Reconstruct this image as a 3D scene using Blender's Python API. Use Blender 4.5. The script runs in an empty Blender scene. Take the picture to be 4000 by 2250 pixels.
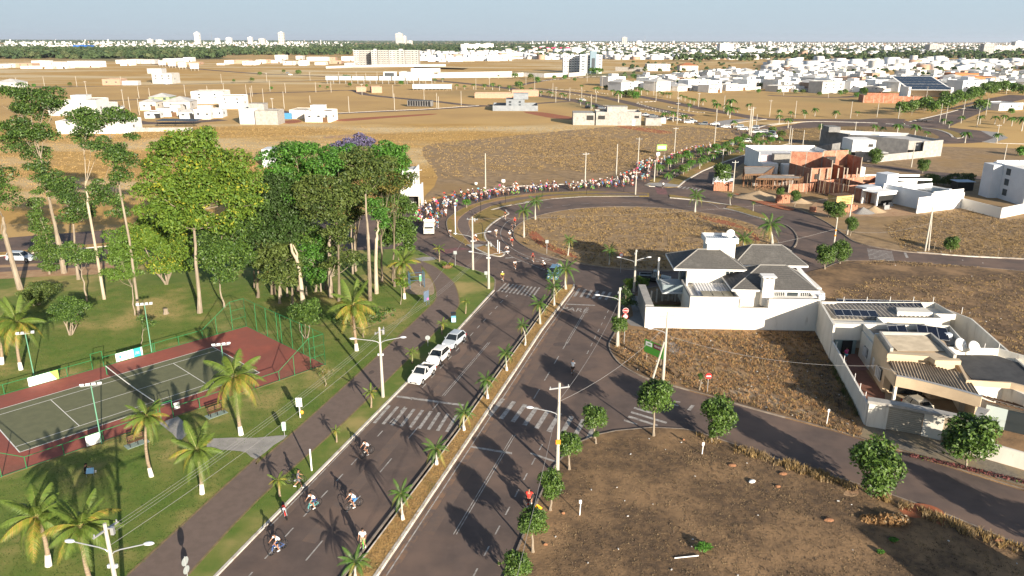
import bpy, bmesh, math, random
import numpy as np
from mathutils import Vector, Matrix, noise
random.seed(7); rng=np.random.default_rng(7)
S=bpy.context.scene; COL=S.collection
R=math.radians
# ---------------------------------------------------------------- camera
F,PT,RO,CH=2965.,.3154,-.0028,35.7
cam=bpy.data.cameras.new('camera'); cam.sensor_width=36; cam.lens=F*36/4000; cam.clip_start=.5; cam.clip_end=90000
co=bpy.data.objects.new('camera',cam); COL.objects.link(co)
co.matrix_world=Matrix.Translation((0,0,CH))@Matrix.Rotation(math.pi/2-PT,4,'X')@Matrix.Rotation(-RO,4,'Z')
S.camera=co
S.render.resolution_x=1024; S.render.resolution_y=576
# ---------------------------------------------------------------- sky, sun, exposure
SUN_EL,SUN_TO=R(15.0),(-.462,.887)      # shadows run towards SUN_TO
wd=bpy.data.worlds.new('World'); S.world=wd; wd.use_nodes=True
nt=wd.node_tree; bg=nt.nodes['Background']; bg.inputs['Strength'].default_value=.075
sk=nt.nodes.new('ShaderNodeTexSky'); sk.sky_type='NISHITA'; sk.sun_disc=False
sk.sun_elevation=SUN_EL; sk.sun_rotation=math.atan2(-SUN_TO[0],-SUN_TO[1]); sk.air_density=1.0; sk.dust_density=2.2; sk.ozone_density=1.6; sk.altitude=200
tcw=nt.nodes.new('ShaderNodeTexCoord'); sx=nt.nodes.new('ShaderNodeSeparateXYZ'); nt.links.new(tcw.outputs['Generated'],sx.inputs[0])
mrw=nt.nodes.new('ShaderNodeMapRange'); mrw.interpolation_type='SMOOTHSTEP'; mrw.inputs[1].default_value=.05; mrw.inputs[2].default_value=.42; mrw.inputs[3].default_value=1; mrw.inputs[4].default_value=0
nt.links.new(sx.outputs['Z'],mrw.inputs[0])
hz=nt.nodes.new('ShaderNodeMix'); hz.data_type='RGBA'; hz.inputs[6].default_value=(3.0,3.62,4.05,1)     # low hazy band of air near the horizon
hz2=nt.nodes.new('ShaderNodeMix'); hz2.data_type='RGBA'; nt.links.new(mrw.outputs[0],hz2.inputs[0]); nt.links.new(sk.outputs[0],hz2.inputs[6])
cl=nt.nodes.new('ShaderNodeMapRange'); cl.inputs[1].default_value=0; cl.inputs[2].default_value=.08; cl.inputs[3].default_value=0; cl.inputs[4].default_value=1; nt.links.new(sx.outputs['Z'],cl.inputs[0])
hz.inputs[7].default_value=(3.2,4.1,4.65,1); nt.links.new(cl.outputs[0],hz.inputs[0]); nt.links.new(hz.outputs[2],hz2.inputs[7])
nt.links.new(hz2.outputs[2],bg.inputs[0])
sl=bpy.data.lights.new('sun','SUN'); sl.energy=5.0; sl.angle=R(.5); sl.color=(1,.885,.73)
so=bpy.data.objects.new('sun',sl); COL.objects.link(so)
sd=Vector((SUN_TO[0]*math.cos(SUN_EL),SUN_TO[1]*math.cos(SUN_EL),-math.sin(SUN_EL)))
so.rotation_euler=sd.to_track_quat('-Z','Y').to_euler(); so.location=(60,-120,90)
S.view_settings.view_transform='Standard'; S.view_settings.look='None'; S.view_settings.gamma=1; S.view_settings.use_curve_mapping=False
S.view_settings.exposure=1.2
# ---------------------------------------------------------------- picking points on the ground of the place
_cr,_sr,_c,_s=math.cos(RO),math.sin(RO),math.cos(PT),math.sin(PT)
def ray(u,v):
    a_,b_=u-2000,1125-v
    a=(a_*_cr+b_*_sr)/F; b=(-a_*_sr+b_*_cr)/F
    return (a,_c+b*_s,-_s+b*_c)
ZM={'A':(1600,700,3.623),'B':(2400,600,3.15),'C':(2500,360,3.15),'D':(3200,320,3.15),'E':(2450,850,3.15),'F':(3150,1130,2.958),'H':(1000,1050,2.047),'N':(0,1350,2.862),'W':(0,0,.644)}
for i in range(4):
    for j in range(4): ZM['%d%d'%(i,j)]=(1000*i,[0,560,1120,1690][j],2.542 if j==2 else 2.576)
def px(k,x,y):
    a,b,s=ZM[k]; return a+x/s,b+y/s
def G(k,x,y,z=0.):
    d=ray(*px(k,x,y)); t=(z-CH)/d[2]; return (d[0]*t,d[1]*t)
def PR(x,y,z):
    z-=CH; d=y*_c-z*_s; up=y*_s+z*_c; a=x/d*F; b=up/d*F
    return 2000+a*_cr-b*_sr,1125-(a*_sr+b*_cr)
def HT(k,x,y,yt):
    X,Y=G(k,x,y); vt=px(k,x,yt)[1]; lo,hi=0.,90.
    for _ in range(30):
        m=(lo+hi)/2
        if PR(X,Y,m)[1]>vt: lo=m
        else: hi=m
    return lo
def VP(k,x,y,Y):      # point of a sight line at distance Y
    d=ray(*px(k,x,y)); t=Y/d[1]; return (d[0]*t,Y,CH+d[2]*t)
def L(k,*pts): return [G(k,*p) for p in pts]
# ---------------------------------------------------------------- materials
MATS={}
def M(name,col,c2=None,sc=1.,rough=.8,bump=0.,bs=None,metal=0.,spec=.3,c3=None,sc3=.1,vor=0,con=(.35,.65),trans=0.,alpha=None,emit=None,det=6,con3=(.4,.6),stretch=None):
    if name in MATS: return MATS[name]
    m=bpy.data.materials.new(name); m.use_nodes=True; n=m.node_tree; b=n.nodes['Principled BSDF']
    b.inputs['Roughness'].default_value=rough; b.inputs['Metallic'].default_value=metal; b.inputs['Specular IOR Level'].default_value=spec
    b.inputs['Base Color'].default_value=(*col,1)
    tc=n.nodes.new('ShaderNodeTexCoord'); src=tc.outputs['Object']
    if stretch:
        mp=n.nodes.new('ShaderNodeMapping'); mp.inputs['Scale'].default_value=stretch; n.links.new(src,mp.inputs[0]); src=mp.outputs[0]
    def nz(scale,detail=det):
        t=n.nodes.new('ShaderNodeTexNoise'); t.inputs['Scale'].default_value=scale; t.inputs['Detail'].default_value=detail; t.inputs['Roughness'].default_value=.62
        n.links.new(src,t.inputs['Vector']); return t.outputs['Fac']
    def mixc(fac,a,bc,lo,hi):
        mr=n.nodes.new('ShaderNodeMapRange'); mr.inputs[1].default_value=lo; mr.inputs[2].default_value=hi; mr.interpolation_type='SMOOTHSTEP'; n.links.new(fac,mr.inputs[0])
        mx=n.nodes.new('ShaderNodeMix'); mx.data_type='RGBA'; n.links.new(mr.outputs[0],mx.inputs[0])
        for sk_,c in ((6,a),(7,bc)):
            if isinstance(c,tuple): mx.inputs[sk_].default_value=(*c,1)
            else: n.links.new(c,mx.inputs[sk_])
        return mx.outputs[2]
    cur=col
    if c2: cur=mixc(nz(sc),cur,c2,*con)
    if c3: cur=mixc(nz(sc3,4),cur,c3,*con3)
    if not isinstance(cur,tuple): n.links.new(cur,b.inputs['Base Color'])
    if bump:
        bp=n.nodes.new('ShaderNodeBump'); bp.inputs['Strength'].default_value=1; bp.inputs['Distance'].default_value=bump
        n.links.new(nz(bs or sc*4,5),bp.inputs['Height']); n.links.new(bp.outputs[0],b.inputs['Normal'])
    if trans:
        tl=n.nodes.new('ShaderNodeBsdfTranslucent'); ms=n.nodes.new('ShaderNodeMixShader'); ms.inputs[0].default_value=trans
        if isinstance(cur,tuple): tl.inputs[0].default_value=(*cur,1)
        else: n.links.new(cur,tl.inputs[0])
        o=n.nodes['Material Output']; n.links.new(b.outputs[0],ms.inputs[1]); n.links.new(tl.outputs[0],ms.inputs[2]); n.links.new(ms.outputs[0],o.inputs[0])
    if alpha is not None: b.inputs['Alpha'].default_value=alpha
    if emit: b.inputs['Emission Color'].default_value=(*emit,1); b.inputs['Emission Strength'].default_value=1
    MATS[name]=m; return m
WHITE=M('white_render',(.72,.71,.68),(.62,.61,.585),.35,.85,.003,6)
CREAM=M('cream_render',(.62,.59,.53),(.55,.52,.46),.4,.85,.003,6)
BEIGE=M('beige_render',(.52,.42,.29),(.46,.37,.25),.4,.85,.003,6)
LGREY=M('pale_grey_render',(.5,.49,.47),(.42,.41,.39),.4,.85)
CONC=M('concrete',(.38,.36,.33),(.28,.265,.245),1.2,.9,.004,8,c3=(.2,.19,.18),sc3=.5,con3=(.52,.75))
DCONC=M('dark_concrete',(.16,.16,.16),(.22,.215,.21),.7,.9,.004,8)
GLASS=M('window_glass',(.03,.04,.045),rough=.08,spec=.7)
DARK=M('dark_opening',(.02,.02,.02),rough=.6)
WOOD=M('wood',(.16,.09,.045),(.1,.055,.03),4,.7,stretch=(1,1,.2))
METAL=M('grey_metal',(.42,.43,.44),rough=.45,metal=.5)
BLACK=M('black_paint',(.015,.015,.017),rough=.4)
POLE=M('pole_concrete',(.46,.43,.37),(.36,.33,.28),1.5,.9)
GREENP=M('green_paint',(.02,.17,.06),rough=.5)
PAINT=M('road_paint',(.42,.40,.37),(.2,.175,.16),2.2,.8,con=(.35,.7))
KERBW=M('whitewashed_kerb',(.56,.52,.46),(.32,.27,.22),1.2,.9,con=(.42,.75))
KERB=M('kerb_concrete',(.3,.25,.2),(.2,.16,.13),1.5,.9)
ROOFT=M('grey_roof_tile',(.11,.105,.098),(.08,.077,.073),5,.85,c3=(.15,.145,.135),sc3=.6,con3=(.5,.8))
CORR=M('fibre_cement_sheet',(.3,.27,.23),(.22,.2,.175),.9,.85)
CORRW=M('white_sheet',(.6,.6,.6),(.5,.5,.5),.9,.6)
SOLAR=M('solar_cell',(.008,.009,.018),rough=.25,spec=.35)
BRICK=M('clay_brick',(.36,.14,.08),(.28,.105,.06),3,.9,.01,9,c3=(.42,.2,.125),sc3=.7)
MORTAR=M('mortar',(.36,.3,.24),(.28,.24,.2),3,.9)
# ---------------------------------------------------------------- mesh builder
class MB:
    def __init__(s): s.v=[];s.f=[];s.m=[]
    def quad(s,a,b,c,d,m=0):
        i=len(s.v); s.v+=[tuple(a),tuple(b),tuple(c),tuple(d)]; s.f.append((i,i+1,i+2,i+3)); s.m.append(m); return s
    def tri(s,a,b,c,m=0):
        i=len(s.v); s.v+=[tuple(a),tuple(b),tuple(c)]; s.f.append((i,i+1,i+2)); s.m.append(m); return s
    def box(s,x0,x1,y0,y1,z0,z1,m=0):
        return s.prism([(x0,y0),(x1,y0),(x1,y1),(x0,y1)],z0,z1,m)
    def obox(s,cx,cy,w,d,z0,z1,a=0,m=0):
        c,q=math.cos(a),math.sin(a)
        return s.prism([(cx+x*c-y*q,cy+x*q+y*c) for x,y in((-w/2,-d/2),(w/2,-d/2),(w/2,d/2),(-w/2,d/2))],z0,z1,m)
    def prism(s,p,z0,z1,m=0,mt=None,bottom=True,taper=None):
        ar=sum(p[i-1][0]*p[i][1]-p[i][0]*p[i-1][1] for i in range(len(p)))
        if ar<0: p=p[::-1]
        i=len(s.v); n=len(p); q=p
        if taper:
            cx=sum(a[0] for a in p)/n; cy=sum(a[1] for a in p)/n; q=[(cx+(a-cx)*taper,cy+(b-cy)*taper) for a,b in p]
        s.v+=[(a,b,z0) for a,b in p]+[(a,b,z1) for a,b in q]
        s.f.append(tuple(range(i+n,i+2*n))); s.m.append(m if mt is None else mt)
        if bottom: s.f.append(tuple(range(i+n-1,i-1,-1))); s.m.append(m)
        for k in range(n):
            j=(k+1)%n; s.f.append((i+k,i+j,i+n+j,i+n+k)); s.m.append(m)
        return s
    def flat(s,p,z,m=0):
        ar=sum(p[i-1][0]*p[i][1]-p[i][0]*p[i-1][1] for i in range(len(p)))
        if ar<0: p=p[::-1]
        i=len(s.v); s.v+=[(a,b,z) for a,b in p]; s.f.append(tuple(range(i,i+len(p)))); s.m.append(m); return s
    def ring(s,c,ax,r,n):
        ax=Vector(ax).normalized(); u=ax.orthogonal().normalized(); w=ax.cross(u); i=len(s.v)
        for k in range(n):
            t=2*math.pi*k/n; s.v.append(tuple(Vector(c)+u*(r*math.cos(t))+w*(r*math.sin(t))))
        return i
    def tube(s,p0,p1,r0,r1=None,n=6,m=0,cap=True):
        r1=r0 if r1 is None else r1; ax=Vector(p1)-Vector(p0)
        if ax.length<1e-6: return s
        a=s.ring(p0,ax,r0,n); b=s.ring(p1,ax,r1,n)
        for k in range(n):
            j=(k+1)%n; s.f.append((a+k,a+j,b+j,b+k)); s.m.append(m)
        if cap: s.f.append(tuple(range(b,b+n))); s.m.append(m); s.f.append(tuple(range(a+n-1,a-1,-1))); s.m.append(m)
        return s
    def path(s,ps,rs,n=6,m=0):
        if not isinstance(rs,(list,tuple)): rs=[rs]*len(ps)
        u=None; prev=None
        for i,p in enumerate(ps):
            p=Vector(p); a=Vector(ps[min(i+1,len(ps)-1)])-Vector(ps[max(i-1,0)]); a.normalize()
            u=a.orthogonal().normalized() if u is None else (u-a*u.dot(a)).normalized()
            w=a.cross(u); k0=len(s.v)
            for k in range(n):
                t=2*math.pi*k/n; s.v.append(tuple(p+u*(rs[i]*math.cos(t))+w*(rs[i]*math.sin(t))))
            if prev is not None:
                for k in range(n):
                    j=(k+1)%n; s.f.append((prev+k,prev+j,k0+j,k0+k)); s.m.append(m)
            else: s.f.append(tuple(range(k0+n-1,k0-1,-1))); s.m.append(m)
            prev=k0
        s.f.append(tuple(range(prev,prev+n))); s.m.append(m); return s
    def ball(s,c,r,m=0,nu=10,nv=6,z0=-1.):
        rx,ry,rz=r if isinstance(r,tuple) else (r,r,r); i=len(s.v)
        for a in range(nv+1):
            ph=math.pi*a/nv-math.pi/2; zz=max(math.sin(ph),z0)
            for b in range(nu):
                t=2*math.pi*b/nu; q=math.cos(ph); s.v.append((c[0]+rx*q*math.cos(t),c[1]+ry*q*math.sin(t),c[2]+rz*zz))
        for a in range(nv):
            for b in range(nu):
                j=(b+1)%nu; s.f.append((i+a*nu+b,i+a*nu+j,i+(a+1)*nu+j,i+(a+1)*nu+b)); s.m.append(m)
        return s
    def xf(s,mat,i0=0):
        for i in range(i0,len(s.v)): s.v[i]=tuple(mat@Vector(s.v[i]))
        return s
    def mesh(s,name,mats,smooth=False):
        me=bpy.data.meshes.new(name); me.from_pydata(s.v,[],s.f)
        for m in (mats if isinstance(mats,(list,tuple)) else [mats]): me.materials.append(m)
        if any(s.m): me.polygons.foreach_set('material_index',s.m)
        if smooth: me.polygons.foreach_set('use_smooth',[True]*len(s.f))
        me.update(); return me
    def build(s,name,mats,parent=None,smooth=False,**k): return O(name,s.mesh(name,mats,smooth),parent,**k)
def O(name,data,parent=None,loc=None,rz=0,label=None,cat=None,group=None,kind=None,scale=None):
    o=bpy.data.objects.new(name,data); COL.objects.link(o)
    if parent: o.parent=parent
    if loc is not None: o.location=(*loc,0)[:3] if len(loc)==2 else loc
    if rz: o.rotation_euler=(0,0,rz)
    if scale: o.scale=(scale,)*3 if not isinstance(scale,tuple) else scale
    tag(o,label,cat,group,kind); return o
def tag(o,label=None,cat=None,group=None,kind=None):
    if label: o['label']=label
    if cat: o['category']=cat
    if group: o['group']=group
    if kind: o['kind']=kind
def E(name,loc,rz=0,label=None,cat=None,group=None,kind=None): return O(name,None,None,loc,rz,label,cat,group,kind)
def dup(root,loc,rz=0,label=None,group=None,scale=None):
    r=root.copy(); COL.objects.link(r); r.location=(*loc,0)[:3] if len(loc)==2 else loc; r.rotation_euler=(0,0,rz)
    if scale: r.scale=(scale,)*3
    if label: r['label']=label
    if group: r['group']=group
    for c in list(root.children):
        d=c.copy(); COL.objects.link(d); d.parent=r
        for e in list(c.children):
            f=e.copy(); COL.objects.link(f); f.parent=d
    return r
ORD={}
def ordn(key,o,fmt):   # label written at the end, counted from the left within a named row
    ORD.setdefault(key,[]).append((o,fmt))
def nth(i):
    w=['first','second','third','fourth','fifth','sixth','seventh','eighth','ninth','tenth','eleventh','twelfth']
    if i<12: return w[i]
    k=i+1; return '%d%s'%(k,'th' if 10<=k%100<=20 else {1:'st',2:'nd',3:'rd'}.get(k%10,'th'))
def struct(name,mb,mats,parent=None,smooth=False):
    o=mb.build(name,mats,parent,smooth); 
    if not parent: o['kind']='structure'
    return o
def inpoly(P,pts):
    x,y=P[:,0],P[:,1]; r=np.zeros(len(P),bool); n=len(pts)
    for i in range(n):
        x1,y1=pts[i]; x2,y2=pts[i-1]
        if y1==y2: continue
        r^=((y1>y)!=(y2>y))&(x<(x2-x1)*(y-y1)/(y2-y1)+x1)
    return r
def scatter(poly,n,excl=()):
    a=np.array(poly); lo,hi=a.min(0),a.max(0); out=np.zeros((0,2))
    for _ in range(60):
        P=rng.uniform(lo,hi,(n*2,2)); k=inpoly(P,poly)
        for e in excl: k&=~inpoly(P,e)
        out=np.vstack([out,P[k]])
        if len(out)>=n: break
    return out[:n]
def npmesh(name,V,Fq,mats,mi=None):
    V=np.asarray(V,np.float32).reshape(-1,3); k=Fq.shape[1]; me=bpy.data.meshes.new(name)
    me.vertices.add(len(V)); me.vertices.foreach_set('co',V.ravel()); me.loops.add(Fq.size); me.loops.foreach_set('vertex_index',Fq.ravel().astype(np.int32))
    me.polygons.add(len(Fq)); me.polygons.foreach_set('loop_start',np.arange(0,Fq.size,k,dtype=np.int32))
    for m in (mats if isinstance(mats,(list,tuple)) else [mats]): me.materials.append(m)
    if mi is not None: me.polygons.foreach_set('material_index',np.asarray(mi,np.int32))
    me.update(calc_edges=True); return me
def smooth_pts(p,n=4,closed=False):
    out=[]; N=len(p)
    for i in range(N if closed else N-1):
        g=lambda j:np.array(p[j%N] if closed else p[min(max(j,0),N-1)],float)
        a,b,c,d=g(i-1),g(i),g(i+1),g(i+2)
        for t in np.linspace(0,1,n,endpoint=False):
            out.append(tuple(.5*((2*b)+(c-a)*t+(2*a-5*b+4*c-d)*t*t+(3*b-a-3*c+d)*t**3)))
    if not closed: out.append(tuple(p[-1]))
    return out
def offset(p,w):
    q=[];n=len(p)
    for i in range(n):
        a=np.array(p[max(i-1,0)],float); b=np.array(p[min(i+1,n-1)],float); d=b-a; d/=np.hypot(*d)+1e-9
        q.append((p[i][0]-d[1]*w,p[i][1]+d[0]*w))
    return q
def ribbon(mb,p,w0,w1,z0,z1,m=0):
    a=offset(p,w0); b=offset(p,w1)
    for i in range(len(p)-1):
        mb.quad((*a[i],z1),(*a[i+1],z1),(*b[i+1],z1),(*b[i],z1),m)
        if z1>z0: mb.quad((*a[i],z0),(*a[i+1],z0),(*a[i+1],z1),(*a[i],z1),m); mb.quad((*b[i],z1),(*b[i+1],z1),(*b[i+1],z0),(*b[i],z0),m)
    if z1>z0:
        for k in (0,-1): mb.quad((*a[k],z0),(*a[k],z1),(*b[k],z1),(*b[k],z0),m)
    return mb

def f2m(name,c,parent=None,loc=(0,0,0),rot=(0,0,0),scale=(1,1,1)):
    o=bpy.data.objects.new(name,c); COL.objects.link(o); dg=bpy.context.evaluated_depsgraph_get(); me=bpy.data.meshes.new_from_object(o.evaluated_get(dg)); bpy.data.objects.remove(o)
    r=O(name,me,parent,loc); r.rotation_euler=rot; r.scale=scale; return r
# ================================================================ the ground and the roads
ASPH=M('asphalt',(.128,.096,.083),(.1,.077,.068),.5,.9,.004,30,c3=(.185,.128,.1),sc3=.11,con3=(.4,.7),spec=.2,det=10)
ASPH2=M('path_asphalt',(.17,.125,.105),(.145,.108,.09),1.5,.95,.003,20)
GOLD=M('dry_gold_field',(.5,.305,.088),(.37,.215,.062),.11,.95,.05,1.2,c3=(.56,.43,.24),sc3=.012,con3=(.45,.62),con=(.3,.7),det=9,stretch=(.5,1.2,1))
FARG=M('open_land',(.5,.32,.118),(.4,.25,.095),.012,.95,c3=(.16,.15,.07),sc3=.0016,con3=(.5,.62),con=(.35,.65),det=8)
LAWN=M('short_lawn',(.092,.155,.023),(.17,.19,.043),.35,.95,.03,9,c3=(.36,.28,.105),sc3=.085,con3=(.46,.68),con=(.3,.75),det=8)
DIRT=M('dry_weedy_dirt',(.18,.113,.06),(.1,.066,.04),1.6,.95,.05,5,c3=(.28,.175,.09),sc3=.16,con3=(.42,.65),det=9,con=(.35,.62))
DIRT2=M('burnt_weedy_dirt',(.33,.225,.12),(.21,.142,.08),.45,.95,.06,2.5,c3=(.28,.18,.08),sc3=.07,con3=(.45,.65),det=9)
ORG=M('orange_mown_grass',(.46,.28,.1),(.33,.2,.07),2.2,.95,.03,9,c3=(.2,.16,.05),sc3=.25,con3=(.5,.7))
VERGE=M('olive_mown_grass',(.27,.19,.055),(.2,.145,.045),1.6,.95,.03,9,c3=(.36,.2,.09),sc3=.12,con3=(.5,.68))
RED=M('bare_red_earth',(.34,.1,.045),(.28,.12,.06),1.1,.95,.02,3)
SAND=M('bare_pale_earth',(.42,.28,.16),(.34,.2,.11),.9,.95,.02,3)
CPAVE=M('pale_concrete_paving',(.34,.32,.3),(.27,.255,.24),.8,.9)
PINK=M('pink_crossing_paint',(.22,.1,.1),(.13,.075,.068),1.2,.9)
g=MB(); g.flat([(-40000,-300),(40000,-300),(40000,60000),(-40000,60000)],0); struct('ground',g,FARG)
Z0,ZK=.012,.13
# golden field beyond the crowded road
g=MB(); g.flat([(-420,175),(-95,150),(-60,150),(-18,158),(-12,168),(0,195),(25,208),(60,215),(110,255),(180,345),(140,360),(60,350),(-100,345),(-420,330)],.006); struct('golden_field',g,GOLD)
b=MB(); b.flat(smooth_pts(L('A',(170,300),(480,225),(800,180),(1080,155),(1500,98))+L('21',(700,400),(980,380),(1300,230),(1700,60))+L('C',(1000,600),(1350,480),(900,455),(0,400))+L('21',(-350,-40),(-900,40))+L('A',(400,-30)),3,True),.010); struct('brown_field',b,DIRT2)
# near asphalt
lk=[(-33,0),(-19.3,48.6),(-14.6,64.7),(-11.5,75.4),(-7.0,91.4),(-2.6,108.1)]
park_edge=lk+L('A',(1215,1430),(1140,1370),(1000,1315),(880,1280),(650,1215),(430,1145),(350,1130),(200,1050),(80,985))+L('01',(1130,1175),(600,1200),(0,1235))+[(-239,48)]
crowd_top=[(-239,66)]+L('01',(0,955),(900,885))+L('A',(-120,470),(140,408),(300,322),(480,248),(800,190),(1080,160),(1500,104),(2000,80),(2400,66))+L('21',(740,408),(980,390),(1050,352),(1210,285),(1420,205))
ne_edge=L('31',(2576,1170),(2000,1135),(1400,1095),(1000,1030),(860,985),(780,930),(660,840),(520,760),(380,695),(200,640),(0,595))+L('B',(1400,495),(1270,465),(1235,430),(1225,395),(1300,320),(1480,190))
p3n=L('31',(560,1262),(720,1198),(870,1183),(1290,1190),(2000,1240),(2576,1290))
asph=[(-40,-8)]+[(-239,-8)]+[(-239,66)]+crowd_top[1:]+L('C',(420,775),(900,650),(1000,640),(1220,560),(1100,475),(1500,400),(1900,520),(2150,590),(1840,640),(1460,775))+L('B',(1480,190),(1300,320),(1225,395),(1235,430),(1270,465),(1400,495))+ne_edge[::-1][6:]+[(260,118),(260,85)]+p3n[::-1]+[(60,75),(130,-8)]
a=MB(); a.flat(asph,Z0); struct('road',a,ASPH)
# park lawn block
def block(name,poly,mat,top=ZK,kerb=None,kname='kerb',kw=.16,kmat=KERB,kz=.01):
    m=MB(); m.prism(poly,-.05,top,0,bottom=False); o=struct(name,m,mat)
    for kk in (kerb or []):
        k=MB(); ribbon(k,kk,-kw,.02,.0,top+kz); struct(kname,k,kmat)
    return o
park=park_edge+[(-239,-8),(-35.5,-8)]
PARKK=smooth_pts(lk[1:]+park_edge[len(lk):len(lk)+9],3)
block('lawn',park,LAWN,kerb=[])
k=MB(); ribbon(k,[lk[0]]+lk[1:],-.02,.2,0,ZK+.02); struct('kerb',k,KERBW)
k=MB(); ribbon(k,smooth_pts(park_edge[5:15],4),-.02,.16,0,ZK+.015); struct('kerb',k,KERB)
# path through the lawn
pl=L('03',(1290,1443),(2576,270))+L('13',(0,330))+L('12',(400,1430),(1020,870),(1500,420),(1700,230),(1775,150),(1790,60))+L('H',(1400,80),(1320,-20))+L('A',(200,1449),(0,1290),(-80,1240))
prr=L('03',(1900,1443))+L('13',(20,690))+L('12',(860,1370),(1410,830),(1760,480),(1990,240),(2015,120),(1980,0))+L('A',(600,1449),(480,1340),(340,1240),(180,1172))
d0=(np.array(pl[0])-pl[1])*2; d1=(np.array(prr[0])-prr[1])*2
ppoly=[tuple(np.array(pl[0])+d0)]+smooth_pts(pl,3)+L('A',(60,1150))+smooth_pts(prr,3)[::-1]+[tuple(np.array(prr[0])+d1)]
m=MB(); m.flat(ppoly,ZK+.01); struct('path',m,ASPH2)
for e_ in (smooth_pts(pl,3),smooth_pts(prr,3)):
    m=MB(); ribbon(m,e_,-.09,.09,ZK+.006,ZK+.016); struct('path_edge',m,M('path_edge_earth',(.24,.17,.09),(.16,.13,.06),2))
m=MB(); m.flat(L('A',(70,1140),(180,1172),(350,1155),(380,1130),(340,1112),(200,1110)),ZK+.02); struct('ramp',m,CPAVE)
m=MB(); m.flat(smooth_pts(L('03',(2150,72),(2576,66))+L('13',(320,38))+L('13',(180,140),(0,280))+L('03',(2480,215),(2350,195),(2180,185),(2080,190)),2,True),ZK+.02); struct('paving',m,CPAVE)
m=MB(); m.flat(L('N',(1780,880),(1990,805),(2080,890),(2100,1000),(2010,1090),(1930,1000)),ZK+.018); struct('paving',m,CPAVE)
m=MB(); m.flat(smooth_pts(L('H',(1190,170),(1240,130),(1330,85),(1400,95),(1425,205),(1330,215),(1230,205)),3,True),ZK+.014); struct('gym_pad',m,M('gym_pad',(.36,.27,.19),(.3,.22,.15),1)) 
# strips by the road behind the park
for nm,mt,zz,pts in (('dirt_strip',SAND,.135,[(-120,1235),(1150,1190),(1150,1320),(500,1345),(-120,1380)]),('path',ASPH2,.142,[(-120,1262),(900,1225),(900,1250),(-120,1310)])):
    m=MB(); m.flat(L('01',*pts),zz); struct(nm,m,mt)
m=MB(); ribbon(m,L('01',(-200,1130),(0,1117),(1100,1017),(1500,985)),-1.1,1.1,0,.13); struct('median',m,ORG)
m=MB(); ribbon(m,L('01',(-200,1133),(0,1120),(1100,1020),(1500,988)),-1.35,-1.1,0,.15); struct('kerb',m,KERBW)
# median with gutter
ml=[(-24.3,0),(-11.7,44.3),(-5.6,64.7),(-2.9,74.7),(2.0,92),(6.0,106.2),(7.6,110.5)]
mr=[(-22.6,0),(-9.3,44.3),(-3.5,64.8),(0.0,77.3),(3.9,91.5),(9.4,109.1),(9.6,110.6)]
o1=offset(ml,-.48)
m=MB(); m.prism(o1+mr[::-1],0,.24,0,bottom=False); struct('median',m,ORG)
m=MB(); ribbon(m,ml,-.16,.0,0,.2); struct('kerb',m,KERB)
m=MB(); ribbon(m,offset(ml,-.17),-.3,0,.0,.014); struct('gutter',m,M('gutter_painted_shade',(.03,.027,.025),rough=.9))  # near black colour paints in the shadow lying in the gutter
m=MB(); ribbon(m,o1,-.09,.0,0,.27); struct('kerb',m,KERBW)
m=MB(); ribbon(m,mr,-.02,.22,0,.27); struct('kerb',m,KERBW)
# lots on the right
c3=[(100,6),(42.8,55.1),(36.3,60.7),(31.3,65),(25.8,68.8),(21.2,72.3),(16.6,75.7),(14.6,77.3),(12.8,80.1),(12,83.1),(11.9,86.8),(13.2,90.9),(14.6,96),(16.2,103),(19.5,108.6),(25,111),(35,111.6),(45,116)]
p3=c3+p3n+[(260,85),(260,6)]
block('weedy_lot',p3,DIRT,kerb=[])
k=MB(); ribbon(k,smooth_pts(c3[1:17],4),-.16,0,0,ZK+.01); struct('kerb',k,KERB)
k=MB(); ribbon(k,smooth_pts(p3n,3),-.16,0,0,ZK+.01); struct('kerb',k,KERB)
e4=[(0.3-13.5,0),(0.3,46.8),(2.1,53.5),(3.7,58.6),(4.9,60.9),(6.4,63),(8.3,64.4),(10.0,65.1),(13.7,65.8),(16.6,65.5),(17.9,64.9),(23.1,60.6),(29.0,56.3),(31.8,54.1),(34.8,51.4),(38.1,47.7),(70,14),(70,-8)]
block('weedy_lot',e4+[(-16,-8)],DIRT)
k=MB(); ribbon(k,e4[:-1],-.16,.0,0,ZK+.01); struct('kerb',k,KERB)
ne=ne_edge+L('C',(1330,830),(1560,740),(1840,640),(1950,620),(2400,560))+L('D',(1500,800))+[(330,240),(330,122)]
block('weedy_lot',ne,DIRT2)
k=MB(); ribbon(k,smooth_pts(ne_edge[:15],3),.0,.16,0,ZK+.01); struct('kerb',k,KERB)
def circle(cx,cy,r,a0=0,a1=360,n=64): return [(cx+r*math.cos(R(a0+(a1-a0)*i/n)),cy+r*math.sin(R(a0+(a1-a0)*i/n))) for i in range(n+(a1-a0<360))]
C1=(25.3,143.5)
block('roundabout_island',circle(*C1,25.0),DIRT2)
k=MB(); ribbon(k,circle(*C1,25.05,0,359.9,90),-.17,0,0,ZK+.01); struct('kerb',k,KERB)
# outer ring islands
iso=L('A',(785,935),(640,850),(560,780),(525,690),(520,600),(560,540),(700,440),(880,365),(1200,275),(1500,235),(1900,195),(2300,180),(2536,172))+L('21',(1000,492),(1380,505))
isi=L('21',(1380,535),(1280,536),(700,540),(400,560),(150,590),(0,622))+L('A',(1160,438),(1280,440),(1360,470),(1380,485),(1300,545),(1180,620),(1100,690),(1065,760),(1070,830),(1095,880),(1020,868),(900,740),(850,640),(880,560),(870,560),(760,560),(690,590),(665,650),(700,730),(790,820),(855,915),(830,930))
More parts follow.
